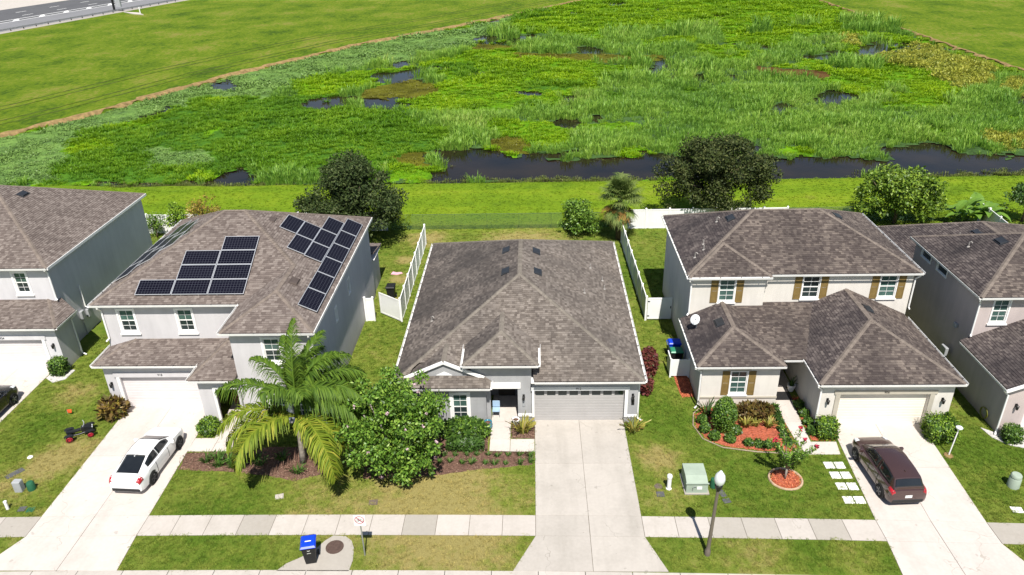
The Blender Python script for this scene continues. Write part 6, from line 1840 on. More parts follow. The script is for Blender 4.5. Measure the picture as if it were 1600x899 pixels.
V, F = leafquads(C, unit(n) + np.array([0, 0, .4]), unit(n) + np.array([0, 0, .8]), RNG.uniform(.09, .18, n), RNG.uniform(.05, .08, n))
npmesh('crown', V, F, 'l_crape', rc)
for k in (0, 3, 4, 8): blossom(rc, np.array(tips[k][2]) + np.array([0, 0, .05]), .20, 'fl_red', 30)

# ================================================================ fences
def fence(label, pts, hgt=1.75, step=1.9, name='vinyl_fence', caps=True, h_list=None):
    t0 = thing(name, label, 'fence', (pts[0][0], pts[0][1], 0))
    for (xa, ya), (xb, yb) in zip(pts[:-1], pts[1:]):
        L = math.hypot(xb - xa, yb - ya); n = max(1, round(L / step)); d = Vector(((xb - xa) / L, (yb - ya) / L, 0)); nn = Vector((d.y, -d.x, 0))
        for i in range(n + 1):
            c = Vector((xa, ya, 0)) + d * (L * i / n)
            if i == n and (xb, yb) != pts[-1]: continue
            p = MB().obox(c + Vector((0, 0, hgt / 2 + .03)), d * .065, nn * .065, (0, 0, hgt / 2 + .05))
            p.add([c + d * a * .08 + nn * b_ * .08 + Vector((0, 0, hgt + .08)) for a, b_ in ((-1, -1), (1, -1), (1, 1), (-1, 1))] + [c + Vector((0, 0, hgt + .16))], [(0, 1, 4), (1, 2, 4), (2, 3, 4), (3, 0, 4), (3, 2, 1, 0)])
            p.build('post', 'vinyl', t0)
        for i in range(n):
            a = Vector((xa, ya, 0)) + d * (L * i / n + .065); w_ = L / n - .13
            k = max(3, int(w_ / .17)); prof = []
            for j in range(k):
                u0, u1 = w_ * j / k, w_ * (j + 1) / k
                prof += [(u0, .008), (u0 + .012, .018), (u1 - .012, .018)]
            prof += [(w_, .008), (w_, -.018), (0, -.018)]
            MB().extr([a + d * u + nn * o + Vector((0, 0, .07)) for u, o in prof], (0, 0, hgt - .17)).build('panel', 'vinyl', t0)
            MB().obox(a + d * w_ / 2 + Vector((0, 0, hgt - .05)), d * w_ / 2, nn * .03, (0, 0, .055)).build('rail', 'vinyl', t0)
            MB().obox(a + d * w_ / 2 + Vector((0, 0, .06)), d * w_ / 2, nn * .03, (0, 0, .055)).build('rail', 'vinyl', t0)
    return t0
fence('long white vinyl fence left of the grey house', [(-9.2, 44.95), (-9.2, 58.0)])
fence('long white vinyl fence between the grey and cream houses', [(7.42, 44.9), (7.18, 58.0)])
fence('white rear fence section behind the cream house', [(7.55, 61.0), (21.6, 61.1)], 1.75)
fence('white rear fence behind the houses at the left', [(-38.0, 61.2), (-13.0, 61.2)], 1.75)
fence('white side fence behind the mauve house at right', [(38.2, 62.0), (37.6, 54.5)], 1.75)
fence('short white fence stub beside the house with solar panels', [(-11.65, 45.1), (-11.1, 45.1)], 1.75, 1.0)
def gate(label, a, b_):
    t0 = thing('gate', label, 'gate', (a[0], a[1], 0)); A_, B_ = Vector((a[0], a[1], 0)), Vector((b_[0], b_[1], 0)); d = (B_ - A_).normalized(); nn = Vector((d.y, -d.x, 0)); L = (B_ - A_).length
    MB().frame(A_, d, nn, 0, L, .10, 1.7, .11, -.025, .025).build('frame', 'vinyl', t0)
    MB().obox((A_ + B_) / 2 + Vector((0, 0, .9)), d * (L / 2 - .1), nn * .015, (0, 0, .71)).build('panel', 'vinyl', t0)
    for z in (.35, 1.45):
        MB().obox(A_ + d * .05 + nn * .035 + Vector((0, 0, z)), d * .09, nn * .012, (0, 0, .03)).build('hinge', 'black', t0)
    MB().obox(B_ - d * .06 + nn * .04 + Vector((0, 0, 1.0)), d * .03, nn * .015, (0, 0, .08)).build('latch', 'black', t0)
gate('white gate standing open at the end of the left fence', (-9.27, 44.9), (-10.85, 46.1))
gate('closed white gate beside the cream house', (7.52, 44.9), (9.12, 44.9))
# chain link fence with green screen behind the grey house
m, t, b = nt('chain_mesh'); uv = t.nodes.new('ShaderNodeUVMap').outputs[0]
MT['meshfab'] = m
b.inputs['Base Color'].default_value = (.055, .12, .06, 1); b.inputs['Roughness'].default_value = .7
tr_ = t.nodes.new('ShaderNodeBsdfTransparent'); ms = t.nodes.new('ShaderNodeMixShader'); ms.inputs[0].default_value = .22
t.links.new(tr_.outputs[0], ms.inputs[1]); t.links.new(b.outputs[0], ms.inputs[2]); t.links.new(ms.outputs[0], t.nodes['Material Output'].inputs[0])
MT['darkgreen2'] = plain('green_fence_post', (.07, .12, .06), .6, .3)
cf = thing('chain_link_fence', 'low green chain link fence along the pond bank behind the grey house', 'fence', (-12.6, 61.3, 0))
for i in range(8):
    x = -12.6 + i * 2.8
    MB().tube([(x, 61.3, 0), (x, 61.3, 1.45)], .02, 6).build('post', 'darkgreen2', cf)
MB().tube([(-12.6, 61.3, 1.42), (7.0, 61.3, 1.42)], .018, 6).build('top_rail', 'darkgreen2', cf)
for i in range(7):
    x = -12.6 + i * 2.8
    MB().box((x + .03, 61.295, .03), (x + 2.77, 61.30, 1.40)).build('mesh_panel', 'meshfab', cf)
cf2 = thing('chain_link_fence', 'low green chain link fence behind the light green tree at right', 'fence', (21.9, 61.9, 0))
for i in range(7):
    x = 21.9 + i * 2.6
    MB().tube([(x, 61.9, 0), (x, 61.9, 1.45)], .028, 6).build('post', 'darkgreen2', cf2)
    if i < 6: MB().box((x + .03, 61.895, .03), (x + 2.57, 61.90, 1.40)).build('mesh_panel', 'meshfab', cf2)
MB().tube([(21.9, 61.9, 1.42), (37.5, 61.9, 1.42)], .018, 6).build('top_rail', 'darkgreen2', cf2)

# ================================================================ cars
def carpaint(name, col, metal=.0, rough=.25):
    MT[name] = plain(name, col, rough, .5, metal=metal, var=.03, coat=.8)
carpaint('paint_white', (.78, .78, .78)); carpaint('paint_brown', (.066, .036, .034), .3); carpaint('paint_black', (.012, .012, .014), .2)
MT['taillight'] = plain('red_tail_lamp', (.38, .012, .02), .15, .5, var=.2, coat=.5); MT['headlight'] = plain('clear_lamp', (.6, .62, .64), .1, .6, var=.1)
MT['rim'] = plain('alloy_rim', (.33, .33, .34), .3, .5, metal=.7); MT['rimdark'] = plain('dark_alloy_rim', (.06, .06, .065), .35, .5, metal=.5)
MT['plate'] = plain('number_plate', (.70, .71, .70), .5, .3, var=.2, scale=18); MT['trim'] = plain('black_trim', (.02, .02, .021), .5, .3)
def car(label, loc, rz, paint, S, rimm='rim', name='car'):
    t0 = thing(name, label, 'car', loc, rz, local=True)
    def section(st, s, stations, prof):
        """st, s continuous; prof(station tuple)-> list of points of the half section from side bottom to centre top, mirrored"""
        i = min(int(st), len(stations) - 2); f_ = st - i
        def ev(k):
            P = prof(stations[k]); P = P + [(-x, z) for x, z in reversed(P[:-1])]
            q = s * (len(P) - 1); j = min(int(q), len(P) - 2); g_ = q - j
            return Vector((P[j][0] * (1 - g_) + P[j + 1][0] * g_, stations[k][0], P[j][1] * (1 - g_) + P[j + 1][1] * g_))
        return ev(i).lerp(ev(i + 1), f_)
    def bodyprof(a):
        y, w_, zl, zb, zt_ = a
        return [(w_ * .80, zl), (w_ * .96, zl + .08), (w_, zl + (zb - zl) * .35), (w_ * .995, zl + (zb - zl) * .72), (w_ * .955, zb - .02), (w_ * .86, zb + (zt_ - zb) * .55), (w_ * .5, zt_ - .006), (0, zt_)]
    def cabprof(a):
        y, wb, wt, z0, zr = a
        k = (zr - z0)
        return [(wb, z0 - .05), (wb * .985, z0 + k * .1), (wt + (wb - wt) * .30, z0 + k * .72), (wt, zr - .045 * min(1, k * 3)), (wt * .80, zr - .004), (0, zr + .02 * min(1, k * 3))]
    def loft(stations, prof, nm, mat, sub=3):
        V, F = [], []; ns = len(prof(stations[0])) * 2 - 1; m_ = (len(stations) - 1) * sub + 1
        for i in range(m_):
            for j in range(ns): V.append(section(i / sub, j / (ns - 1), stations, prof))
        for i in range(m_ - 1):
            F += [(i * ns + j, i * ns + j + 1, (i + 1) * ns + j + 1, (i + 1) * ns + j) for j in range(ns - 1)]
            F.append((i * ns + ns - 1, i * ns, (i + 1) * ns, (i + 1) * ns + ns - 1))
        F.append(tuple(range(ns))); F.append(tuple(range((m_ - 1) * ns, m_ * ns)))
        mb = MB(); mb.add(V, F)
        return mb.build(nm, mat, t0, smooth=True, autos=42)
    body = loft(S['body'], bodyprof, 'body', paint); cab = loft(S['cab'], cabprof, 'cabin', paint)
    def patch(stations, prof, st0, st1, s0, s1, nm, mat, parent, off=.008, nu=6, nv=4, taper=None):
        V, F = [], []
        for i in range(nu + 1):
            for j in range(nv + 1):
                st = st0 + (st1 - st0) * i / nu; sa, sb_ = s0, s1
                if taper: sa, sb_ = s0 + taper[0] * (i / nu), s1 + taper[1] * (i / nu)
                s = sa + (sb_ - sa) * j / nv
                p = section(st, s, stations, prof); e = .02
                du = section(min(st + e, len(stations) - 1.001), s, stations, prof) - section(max(st - e, 0), s, stations, prof)
                dv = section(st, min(s + .01, 1), stations, prof) - section(st, max(s - .01, 0), stations, prof)
                n = dv.cross(du)
                n = n.normalized() if n.length > 1e-7 else Vector((0, 0, 1))
                c = p - Vector((0, p.y, .75))
                if n.dot(Vector((c.x, p.y * .15, c.z))) < 0: n = -n
                V.append(p + n * off)
        for i in range(nu):
            F += [(i * (nv + 1) + j, i * (nv + 1) + j + 1, (i + 1) * (nv + 1) + j + 1, (i + 1) * (nv + 1) + j) for j in range(nv)]
        mb = MB(); mb.add(V, F); o = mb.build(nm, mat, parent, smooth=True)
        md = o.modifiers.new('thick', 'SOLIDIFY'); md.thickness = .012; md.offset = 0
        return o
    C_ = S['cab']
    for st0, st1, s0, s1, nm, tp_ in S['glass']:
        patch(C_, cabprof, st0, st1, s0, s1, nm, 'glass_car', cab, .010, 8, 5, tp_)
        if nm == 'side_window': patch(C_, cabprof, st0, st1, 1 - s1, 1 - s0, nm, 'glass_car', cab, .010, 8, 5, (-tp_[1], -tp_[0]) if tp_ else None)
    for st0, st1, s0, s1, nm, mt_ in S['lamps']:
        for a, b_ in ((s0, s1), (1 - s1, 1 - s0)): patch(S['body'], bodyprof, st0, st1, a, b_, nm, mt_, body, .008, 4, 4)
    for st in S['seams']:
        for a, b_ in ((.10, .30), (.70, .90)): patch(S['body'], bodyprof, st, st + .025, a, b_, 'door_seam', 'trim', body, .003, 1, 6)
    hw_ = S['w'] / 2
    for y in S['wheels']:
        for sx in (-1, 1):
            xw = sx * (hw_ - .10)
            MB().lathe([(.0, 0), (.385, 0), (.385, .02), (0, .02)], 24, (sx * hw_ * (.985) - (.02 if sx > 0 else 0) + (.012 if sx > 0 else -.012), y, .35), axis='x', cap=False).build('wheel_arch', 'trim', body)
            wl = MB().lathe([(.20, -.11), (.31, -.105), (.33, -.07), (.33, .07), (.31, .105), (.20, .11)], 24, (xw + sx * .022, y, .33), axis='x', cap=False).build('wheel', 'rubber', t0, smooth=True, autos=35)
            rm = MB().lathe([(.0, sx * .06), (.09, sx * .075), (.21, sx * .06), (.225, sx * .10), (.20, sx * .112)], 20, (xw + sx * .022, y, .33), axis='x', cap=False)
            rm.build('rim', rimm, wl, smooth=True, autos=35)
            for k in range(5):
                a = k * 2 * math.pi / 5 + .3; c0 = Vector((xw + sx * (.022 + .098), y, .33))
                MB().bar(c0 + Vector((0, math.cos(a), math.sin(a))) * .04, c0 + Vector((0, math.cos(a), math.sin(a))) * .21, .03, .05, up=(1, 0, 0)).build('spoke', rimm, wl)
    for sx in (-1, 1):
        mx, my, mz = S['mirror']; mm_ = MB().rbox((sx * mx - .11, my - .06, mz - .07), (sx * mx + .11, my + .07, mz + .08), .03)
        mm_.build('mirror', paint, t0)
    yb = S['rear']; MB().box((-.16, yb[0] - .012, yb[1] - .075), (.16, yb[0] + .03, yb[1] + .075)).build('number_plate', 'plate', t0)
    MB().rbox((-hw_ * .8, S['body'][0][0] - .015, S['body'][0][2] - .02), (hw_ * .8, S['body'][0][0] + .2, S['body'][0][2] + .16), .03).build('rear_bumper_trim', 'trim', body)
    fy, fz = S['fin']; MB().extr([(-.015, fy + .09, fz), (-.015, fy - .09, fz), (-.015, fy - .08, fz + .07)], (.03, 0, 0)).build('antenna_fin', paint, cab)
    return t0
SEDAN = dict(w=1.80, body=[(-2.31, .70, .30, .66, .72), (-2.27, .80, .22, .84, .93), (-2.08, .86, .19, .93, 1.02), (-1.7, .895, .18, .945, 1.04), (-1.2, .90, .17, .95, 1.02), (0, .90, .17, .95, .99), (.9, .90, .17, .945, .99), (1.45, .895, .18, .90, .94), (1.95, .85, .19, .80, .84), (2.20, .74, .21, .66, .72), (2.31, .55, .26, .55, .60)],
    cab=[(-1.98, .70, .62, .97, 1.03), (-1.72, .74, .62, .97, 1.10), (-.82, .78, .56, .96, 1.385), (-.2, .79, .565, .96, 1.415), (.30, .79, .56, .96, 1.375), (1.12, .76, .66, .95, .985)],
    glass=[(4.10, 4.93, .33, .67, 'windshield', (-.03, .03)), (.35, 1.93, .34, .66, 'rear_window', (.02, -.02)), (1.45, 2.72, .10, .265, 'side_window', None), (2.80, 4.50, .10, .265, 'side_window', None)],
    lamps=[(.7, 2.2, .24, .37, 'tail_light', 'taillight'), (8.3, 9.0, .28, .38, 'headlight', 'headlight')], seams=[4.3, 5.35, 6.25], wheels=(-1.33, 1.38), mirror=(.97, .70, .98), rear=(-2.30, .80), fin=(-.95, 1.37))
HATCH = dict(w=1.82, body=[(-2.12, .74, .34, .72, .80), (-2.08, .84, .26, .92, .98), (-1.9, .885, .23, .98, 1.04), (-1.3, .91, .21, 1.0, 1.05), (0, .91, .21, 1.0, 1.04), (.95, .91, .21, .985, 1.04), (1.5, .90, .22, .95, 1.0), (1.95, .84, .24, .84, .89), (2.15, .68, .28, .68, .74)],
    cab=[(-2.02, .74, .66, 1.0, 1.06), (-1.74, .76, .62, 1.0, 1.46), (-1.1, .79, .60, 1.0, 1.575), (-.2, .80, .60, 1.0, 1.60), (.35, .80, .59, 1.0, 1.545), (1.22, .77, .68, .99, 1.035)],
    glass=[(4.10, 4.93, .33, .67, 'windshield', (-.03, .03)), (.18, .90, .30, .70, 'rear_window', (.03, -.03)), (1.15, 2.62, .10, .265, 'side_window', None), (2.72, 4.45, .10, .265, 'side_window', None)],
    lamps=[(.5, 2.2, .25, .37, 'tail_light', 'taillight'), (6.3, 7.2, .28, .38, 'headlight', 'headlight')], seams=[3.35, 4.0, 4.85], wheels=(-1.28, 1.32), mirror=(.99, .76, 1.06), rear=(-2.115, .66), fin=(-1.35, 1.54))
car('white sedan with dark windows parked on the left driveway', (-19.92, 30.15, .03), math.radians(-3.5), 'paint_white', SEDAN, 'rimdark')
car('brown hatchback parked on the right driveway', (16.98, 29.15, .03), math.radians(3.2), 'paint_brown', HATCH)
car('black car cut off at the left edge on the driveway', (-31.35, 34.2, .03), math.radians(0), 'paint_black', HATCH, 'rim')

# ================================================================ yard and street objects
def one(name, mb, mat, label, cat, group=None, smooth=False, autos=40): return tag(mb.build(name, mat, smooth=smooth, autos=autos), label, cat, group)
# street lamp
lp = thing('street_lamp', 'street lamp with white acorn globe on the verge by the sidewalk', 'street lamp', (7.36, 24.2, 0), local=True)
lp.rotation_euler = (0, math.radians(1.6), 0)
MT['lampglobe'] = plain('milky_globe', (.60, .63, .64), .25, .5, var=.06); MT['bronze'] = plain('bronze_pole', (.14, .115, .095), .5, .4, var=.12)
MB().lathe([(.13, -.02), (.13, .25), (.095, .32), (.085, .5), (.06, 3.65)], 14).build('pole', 'bronze', lp, smooth=True, autos=40)
MB().lathe([(.06, 3.6), (.11, 3.68), (.16, 3.86), (.17, 3.92), (.10, 3.95)], 14).build('collar', 'black', lp, smooth=True, autos=40)
MB().lathe([(.11, 3.93), (.205, 4.08), (.23, 4.26), (.19, 4.45), (.12, 4.55), (.09, 4.58), (.05, 4.66), (.0, 4.69)], 18, cap=False).build('globe', 'lampglobe', lp, smooth=True)
# no cycling sign
sg = thing('road_sign', 'white no cycling sign on a thin grey post by the drain pad', 'sign', (-7.62, 24.1, 0))
MB().box((-7.645, 24.075, -.05), (-7.595, 24.125, 2.35)).build('post', 'galv', sg)
MB().rbox((-7.87, 24.05, 1.80), (-7.37, 24.07, 2.39), .004).build('plate', 'white', sg)
MT['signred'] = plain('sign_red', (.42, .05, .10), .5, .3); MT['signblack'] = plain('sign_black', (.05, .03, .05), .5, .3)
cz = 2.14
def ring(cx_, cz_, r, th, y, mat, nm):
    V, F = [], []
    for i in range(28):
        a = i * 2 * math.pi / 28
        for rr in (r - th, r): V.append((cx_ + rr * math.cos(a), y, cz_ + rr * math.sin(a)))
    for i in range(28): F.append((2 * i, 2 * i + 1, 2 * ((i + 1) % 28) + 1, 2 * ((i + 1) % 28)))
    mb = MB(); mb.add(V, F); o = mb.build(nm, mat, sg, recalc=False)
ring(-7.62, cz, .21, .03, 24.043, 'signred', 'prohibition_ring')
MB().bar((-7.62 - .135, 24.044, cz + .135), (-7.62 + .135, 24.044, cz - .135), .004, .032, up=(.7, 0, .7)).build('prohibition_bar', 'signred', sg)
ring(-7.71, cz - .045, .068, .014, 24.046, 'signblack', 'bicycle_wheel'); ring(-7.53, cz - .045, .068, .014, 24.046, 'signblack', 'bicycle_wheel')
for a, b_ in (((-7.71, -.045), (-7.66, .06)), ((-7.66, .06), (-7.56, .06)), ((-7.56, .06), (-7.53, -.045)), ((-7.66, .06), (-7.615, -.045)), ((-7.615, -.045), (-7.56, .06)), ((-7.71, -.045), (-7.615, -.045)), ((-7.565, .06), (-7.585, .105)), ((-7.69, .085), (-7.64, .085))):
    MB().bar((a[0], 24.0465, cz + a[1]), (b_[0], 24.0465, cz + b_[1]), .003, .013, up=(0, 1, 0.01)).build('bicycle_frame', 'signblack', sg)
# wheeled bins
MT['binblue'] = plain('blue_plastic', (.005, .045, .52), .4, .4, var=.1); MT['bingreen'] = plain('green_plastic', (.03, .20, .11), .4, .4, var=.1); MT['binblack'] = plain('black_plastic', (.014, .014, .015), .5, .35, var=.2)
def bin_(label, loc, rz, body, lid, stickers=False):
    t0 = thing('wheeled_bin', label, 'bin', loc, rz, local=True)
    a, b_ = (.22, .27), (.30, .36); V = []
    for (w_, d_), z in (((.22, .25), .06), ((.285, .35), .98), ((.31, .38), .99), ((.31, .38), 1.04)): V += [(-w_, -d_, z), (w_, -d_, z), (w_, d_, z), (-w_, d_, z)]
    F = [(3, 2, 1, 0), (12, 13, 14, 15)]
    for l in (0, 4, 8): F += [(l + i, l + (i + 1) % 4, l + 4 + (i + 1) % 4, l + 4 + i) for i in range(4)]
    mb = MB(); mb.add(V, F); bd = mb.build('body', body, t0)
    V = []
    for (w_, d0, d1), z in (((.325, -.40, .37), 1.045), ((.325, -.40, .37), 1.075), ((.27, -.33, .33), 1.13), ((.20, -.22, .28), 1.145)): V += [(-w_, d0, z), (w_, d0, z), (w_, d1, z), (-w_, d1, z)]
    mb = MB(); mb.add(V, F); ld = mb.build('lid', lid, t0)
    MB().tube([(-.24, .36, 1.0), (-.24, .45, 1.02), (.24, .45, 1.02), (.24, .36, 1.0)], .018, 6).build('handle', body, t0)
    for sx in (-1, 1): MB().lathe([(.0, -.03), (.12, -.03), (.12, .03), (0, .03)], 14, (sx * .29, .30, .12), axis='x', cap=False).build('wheel', 'rubber', t0)
    if stickers:
        MB().box((-.13, -.06, 1.1462), (.13, -.01, 1.1475)).build('lid_sticker', 'white', ld)
        MB().obox((0, -.322, .70), (.085, 0, 0), (0, .002, .0003), (0, -.012, .03)).build('body_sticker', 'white', bd)
        MB().extr([(-.06, -.347, .87), (0, -.345, .845), (.06, -.347, .87), (.06, -.350, .90), (0, -.347, .875), (-.06, -.350, .90)], (0, .002, 0)).build('body_emblem', 'white', bd)
bin_('black bin with bright blue lid standing on the drain pad', (-9.92, 23.82, .035), math.radians(12), 'binblack', 'binblue', True)
bin_('blue lidded bin beside the cream house wall', (8.55, 40.3, 0), math.radians(90), 'binblue', 'binblue')
bin_('green lidded bin behind the white screen panel', (8.5, 39.3, 0), math.radians(90), 'binblack', 'bingreen')
bin_('black bin in the back yard beside the left fence', (-10.45, 48.3, 0), 0, 'binblack', 'binblack')
sc_ = thing('bin_screen', 'white vinyl screen panel hiding the green bin', 'screen', (7.95, 37.95, 0))
MB().box((8.0, 37.93, .12), (9.05, 37.98, 1.25)).build('panel', 'vinyl', sc_)
for x in (7.96, 9.03): MB().box((x - .05, 37.9, -.05), (x + .05, 38.0, 1.3)).build('post', 'vinyl', sc_)
MB().box((7.92, 37.98, 1.1), (7.98, 39.0, 1.25)).build('side_rail', 'vinyl', sc_); MB().box((7.93, 37.99, .12), (7.97, 39.0, 1.1)).build('side_panel', 'vinyl', sc_)
# utility boxes
tf = thing('transformer', 'pale green utility transformer box on the lawn behind the street lamp', 'utility box', (7.65, 28.6, 0))
MT['utilgreen'] = plain('pale_utility_green', (.30, .36, .29), .6, .3, var=.12); MT['darkgreen'] = plain('dark_green_plastic', (.02, .10, .05), .55, .3, var=.15)
MB().box((7.05, 27.9, -.05), (8.22, 29.35, .07)).build('pad', 'conc_old', tf)
MB().extr([(7.12, 27.98, .07), (7.12, 29.3, .07), (7.12, 29.3, .76), (7.12, 28.45, .76), (7.12, 28.0, .60)], (1.02, 0, 0)).build('cabinet', 'utilgreen', tf)
MB().box((7.08, 27.94, .62), (8.18, 28.02, .65)).build('lid_lip', 'utilgreen', tf)
MB().tube([(7.42, 27.96, .22), (7.42, 27.93, .45), (7.5, 27.93, .5), (7.58, 27.96, .45)], .012, 6).build('lock_hasp', 'grey', tf)
MB().box((7.62, 27.972, .28), (7.86, 27.978, .46)).build('notice', 'white', tf)
one('marker_pipe', MB().lathe([(.14, -.02), (.14, .03), (.105, .05), (.105, .70), (.13, .71), (.13, .80), (.11, .84), (0, .85)], 14, (6.36, 28.35, 0), cap=False), 'white', 'short white utility pipe left of the transformer', 'utility pipe', smooth=True)
one('utility_stub', MB().lathe([(.15, -.02), (.14, .45), (.12, .52), (0, .54)], 12, (8.5, 28.45, 0), cap=False), 'darkgreen', 'dark green utility stub right of the transformer', 'utility stub', smooth=True)
MT['lidgrey'] = plain('grey_box_lid', (.09, .09, .10), .7, .3, var=.2, scale=12); MT['lidbrown'] = plain('brown_box_lid', (.13, .10, .085), .7, .3, var=.2, scale=12)
def lid(label, x, y, w_=.42, d_=.30, rz=0.0, mat='lidgrey', round_=False):
    mb = MB()
    if round_: mb.lathe([(0, -.03), (.2, -.03), (.2, .018), (.16, .026), (0, .026)], 16, (x, y, .0), cap=False)
    else:
        c, s = math.cos(rz), math.sin(rz); mb.obox((x, y, .0), (w_ / 2 * c, w_ / 2 * s, 0), (-d_ / 2 * s, d_ / 2 * c, 0), (0, 0, .028)); mb.obox((x + .06 * c, y + .05, .03), (.035, 0, 0), (0, .025, 0), (0, 0, .006))
    one('meter_lid', mb, mat, label, 'utility lid')
lid('round brown meter lid left of the white pipe', 5.88, 28.5, mat='lidbrown', round_=True); lid('grey square meter lid below the round one', 5.9, 27.95, .38, .34)
lid('grey meter lid behind the lamp globe, upper one', 8.85, 28.0, .28, .5, .3); lid('grey meter lid behind the lamp globe, lower one', 8.95, 27.5, .36, .3, .25)
lid('pinkish meter lid in the lawn behind the no cycling sign', -7.88, 27.4, .42, .34, .1, 'lidpink' if 'lidpink' in MT else 'lidbrown')
lid('pale grey meter lid in the lawn below the palm', -12.55, 27.8, .40, .34, .3, 'conc_walk'); lid('white meter lid near the right edge of the photo', 22.1, 26.9, .5, .36, -.1, 'white')
lid('long grey meter lid in the far left lawn', -26.75, 29.5, .35, .85, -.6); lid('grey meter lid beside the white stub at far left', -24.8, 26.95, .36, .32, .1); lid('green meter lid beside the white stub at far left', -24.35, 26.9, .36, .34, .2, 'darkgreen')
one('pedestal_box', MB().rbox((-25.9, 28.1, -.02), (-25.5, 28.42, .62), .03), 'grey', 'grey utility pedestal in the far left lawn', 'utility box')
one('utility_stub', MB().lathe([(.2, -.02), (.19, .38), (.14, .46), (0, .48)], 12, (-25.15, 28.35, 0), cap=False), 'darkgreen', 'dark green utility dome beside the grey pedestal', 'utility stub', smooth=True)
one('marker_stub', MB().lathe([(.075, -.02), (.07, .42), (.08, .43), (.08, .5), (0, .52)], 10, (-25.5, 26.95, 0), cap=False), 'white', 'white utility stub near the sidewalk at far left', 'utility stub', smooth=True)
one('pedestal_box', MB().lathe([(.28, -.02), (.27, .5), (.23, .56), (.25, .58), (.25, .68), (.2, .74), (0, .75)], 14, (22.8, 28.5, 0), cap=False), 'utilgreen', 'round grey green utility pedestal at the right edge', 'utility box', smooth=True)
# pavers beside the right driveway
MT['paverwhite'] = plain('white_paver', (.74, .73, .71), .85, .2, var=.08)
rowsP = ((14.62, 30.02), (14.66, 29.28), (14.68, 28.50), (14.66, 27.55))
for i, (x, y) in enumerate(rowsP):
    for j in range(2):
        xx = x + j * .52
        mb = MB().rbox((xx - .235, y - .24 + (.0 if i != 2 or j == 0 else -.03), -.03), (xx + .235, y + .24, .035), .015)
        one('paver', mb, 'paverwhite', 'square white paver beside the right driveway, %s row from the house, %s one' % (ordn[i], ('left', 'right')[j]), 'paver', 'pavers beside the right driveway')
# solar garden lamp
gl = thing('garden_lamp', 'small solar lamp on a leaning white pole beside the large cube hedge', 'garden lamp', (20.85, 30.75, 0), local=True)
gl.rotation_euler = (0, math.radians(4), 0)
MB().tube([(0, 0, -.05), (0, 0, 1.7)], .03, 8).build('pole', 'white', gl, smooth=True, autos=40); MB().lathe([(.05, 1.66), (.15, 1.72), (.17, 1.78), (.10, 1.84), (0, 1.86)], 12).build('lamp_head', 'lampglobe', gl, smooth=True, autos=40)
MB().lathe([(.25, -.02), (.22, .05), (0, .07)], 10, cap=False).build('base_stone', 'soil', gl)
# satellite dish on the cream house
ds = thing('satellite_dish', 'white satellite dish on the lower left roof of the cream house', 'satellite dish', (9.3, 38.3, 3.2), local=True)
MB().tube([(0, 0, 0), (0, -.05, .45), (-.08, -.08, .62)], .025, 6).build('mast', 'grey', ds)
mb = MB()
V, F = [], []; nd = Vector((-.35, -.55, .45)).normalized(); uu = nd.cross(Vector((0, 0, 1))).normalized(); vv = uu.cross(nd); c0 = Vector((-.12, -.12, .62))
for i, r_ in enumerate((.02, .11, .20, .27)):
    for k in range(18): V.append(c0 + (uu * math.cos(k * math.pi / 9) + vv * math.sin(k * math.pi / 9) * 1.15) * r_ + nd * (r_ * r_ * .6))
for i in range(3): F += [(i * 18 + k, i * 18 + (k + 1) % 18, (i + 1) * 18 + (k + 1) % 18, (i + 1) * 18 + k) for k in range(18)]
mb.add(V, F); o = mb.build('dish', 'lampglobe', ds, smooth=True, recalc=False); md = o.modifiers.new('t', 'SOLIDIFY'); md.thickness = .015
MB().tube([c0 - vv * .27 + nd * .05, c0 - vv * .08 + nd * .38], .014, 5).build('feed_arm', 'grey', ds); MB().lathe([(.0, -.05), (.035, -.05), (.035, .05), (0, .05)], 8, tuple(c0 - vv * .08 + nd * .38), cap=False).build('feed_horn', 'white', ds)
# toy quad bike
q = thing('quad_bike', 'black childs quad bike with red wheels on the left lawn', 'quad bike', (-24.95, 32.55, 0), math.radians(-62), local=True)
MT['redrim'] = plain('red_rim', (.36, .015, .03), .4, .4, var=.15); MT['toyblack'] = plain('black_plastic_toy', (.014, .015, .017), .35, .4, var=.2)
for y, r_ in ((-.50, .19), (.52, .17)):
    for sx in (-1, 1):
        w_ = MB().lathe([(.09, -.07), (r_ - .02, -.075), (r_, -.04), (r_, .04), (r_ - .02, .075), (.09, .07)], 16, (sx * .36, y, r_), axis='x', cap=False).build('wheel', 'rubber', q, smooth=True, autos=35)
        MB().lathe([(0, sx * .05), (.06, sx * .06), (r_ - .035, sx * .05), (r_ - .025, sx * .078), (r_ - .06, sx * .085)], 14, (sx * .36, y, r_), axis='x', cap=False).build('rim', 'redrim', w_, smooth=True)
    MB().tube([(-.34, y, r_), (.34, y, r_)], .025, 6).build('axle', 'grey', q)
MB().tube([(-.13, -.5, .25), (-.15, 0, .24), (-.11, .55, .30)], .025, 6).build('frame', 'toyblack', q); MB().tube([(.13, -.5, .25), (.15, 0, .24), (.11, .55, .30)], .025, 6).build('frame', 'toyblack', q)
MB().extr([(-.11, -.62, .50), (-.11, -.25, .45), (-.11, .08, .46), (-.11, .08, .38), (-.11, -.6, .40)], (.22, 0, 0)).build('seat', 'toyblack', q)
MB().extr([(-.15, .12, .30), (-.15, .12, .55), (-.15, .40, .58), (-.15, .66, .42), (-.15, .66, .30)], (.30, 0, 0)).build('body', 'toyblack', q)
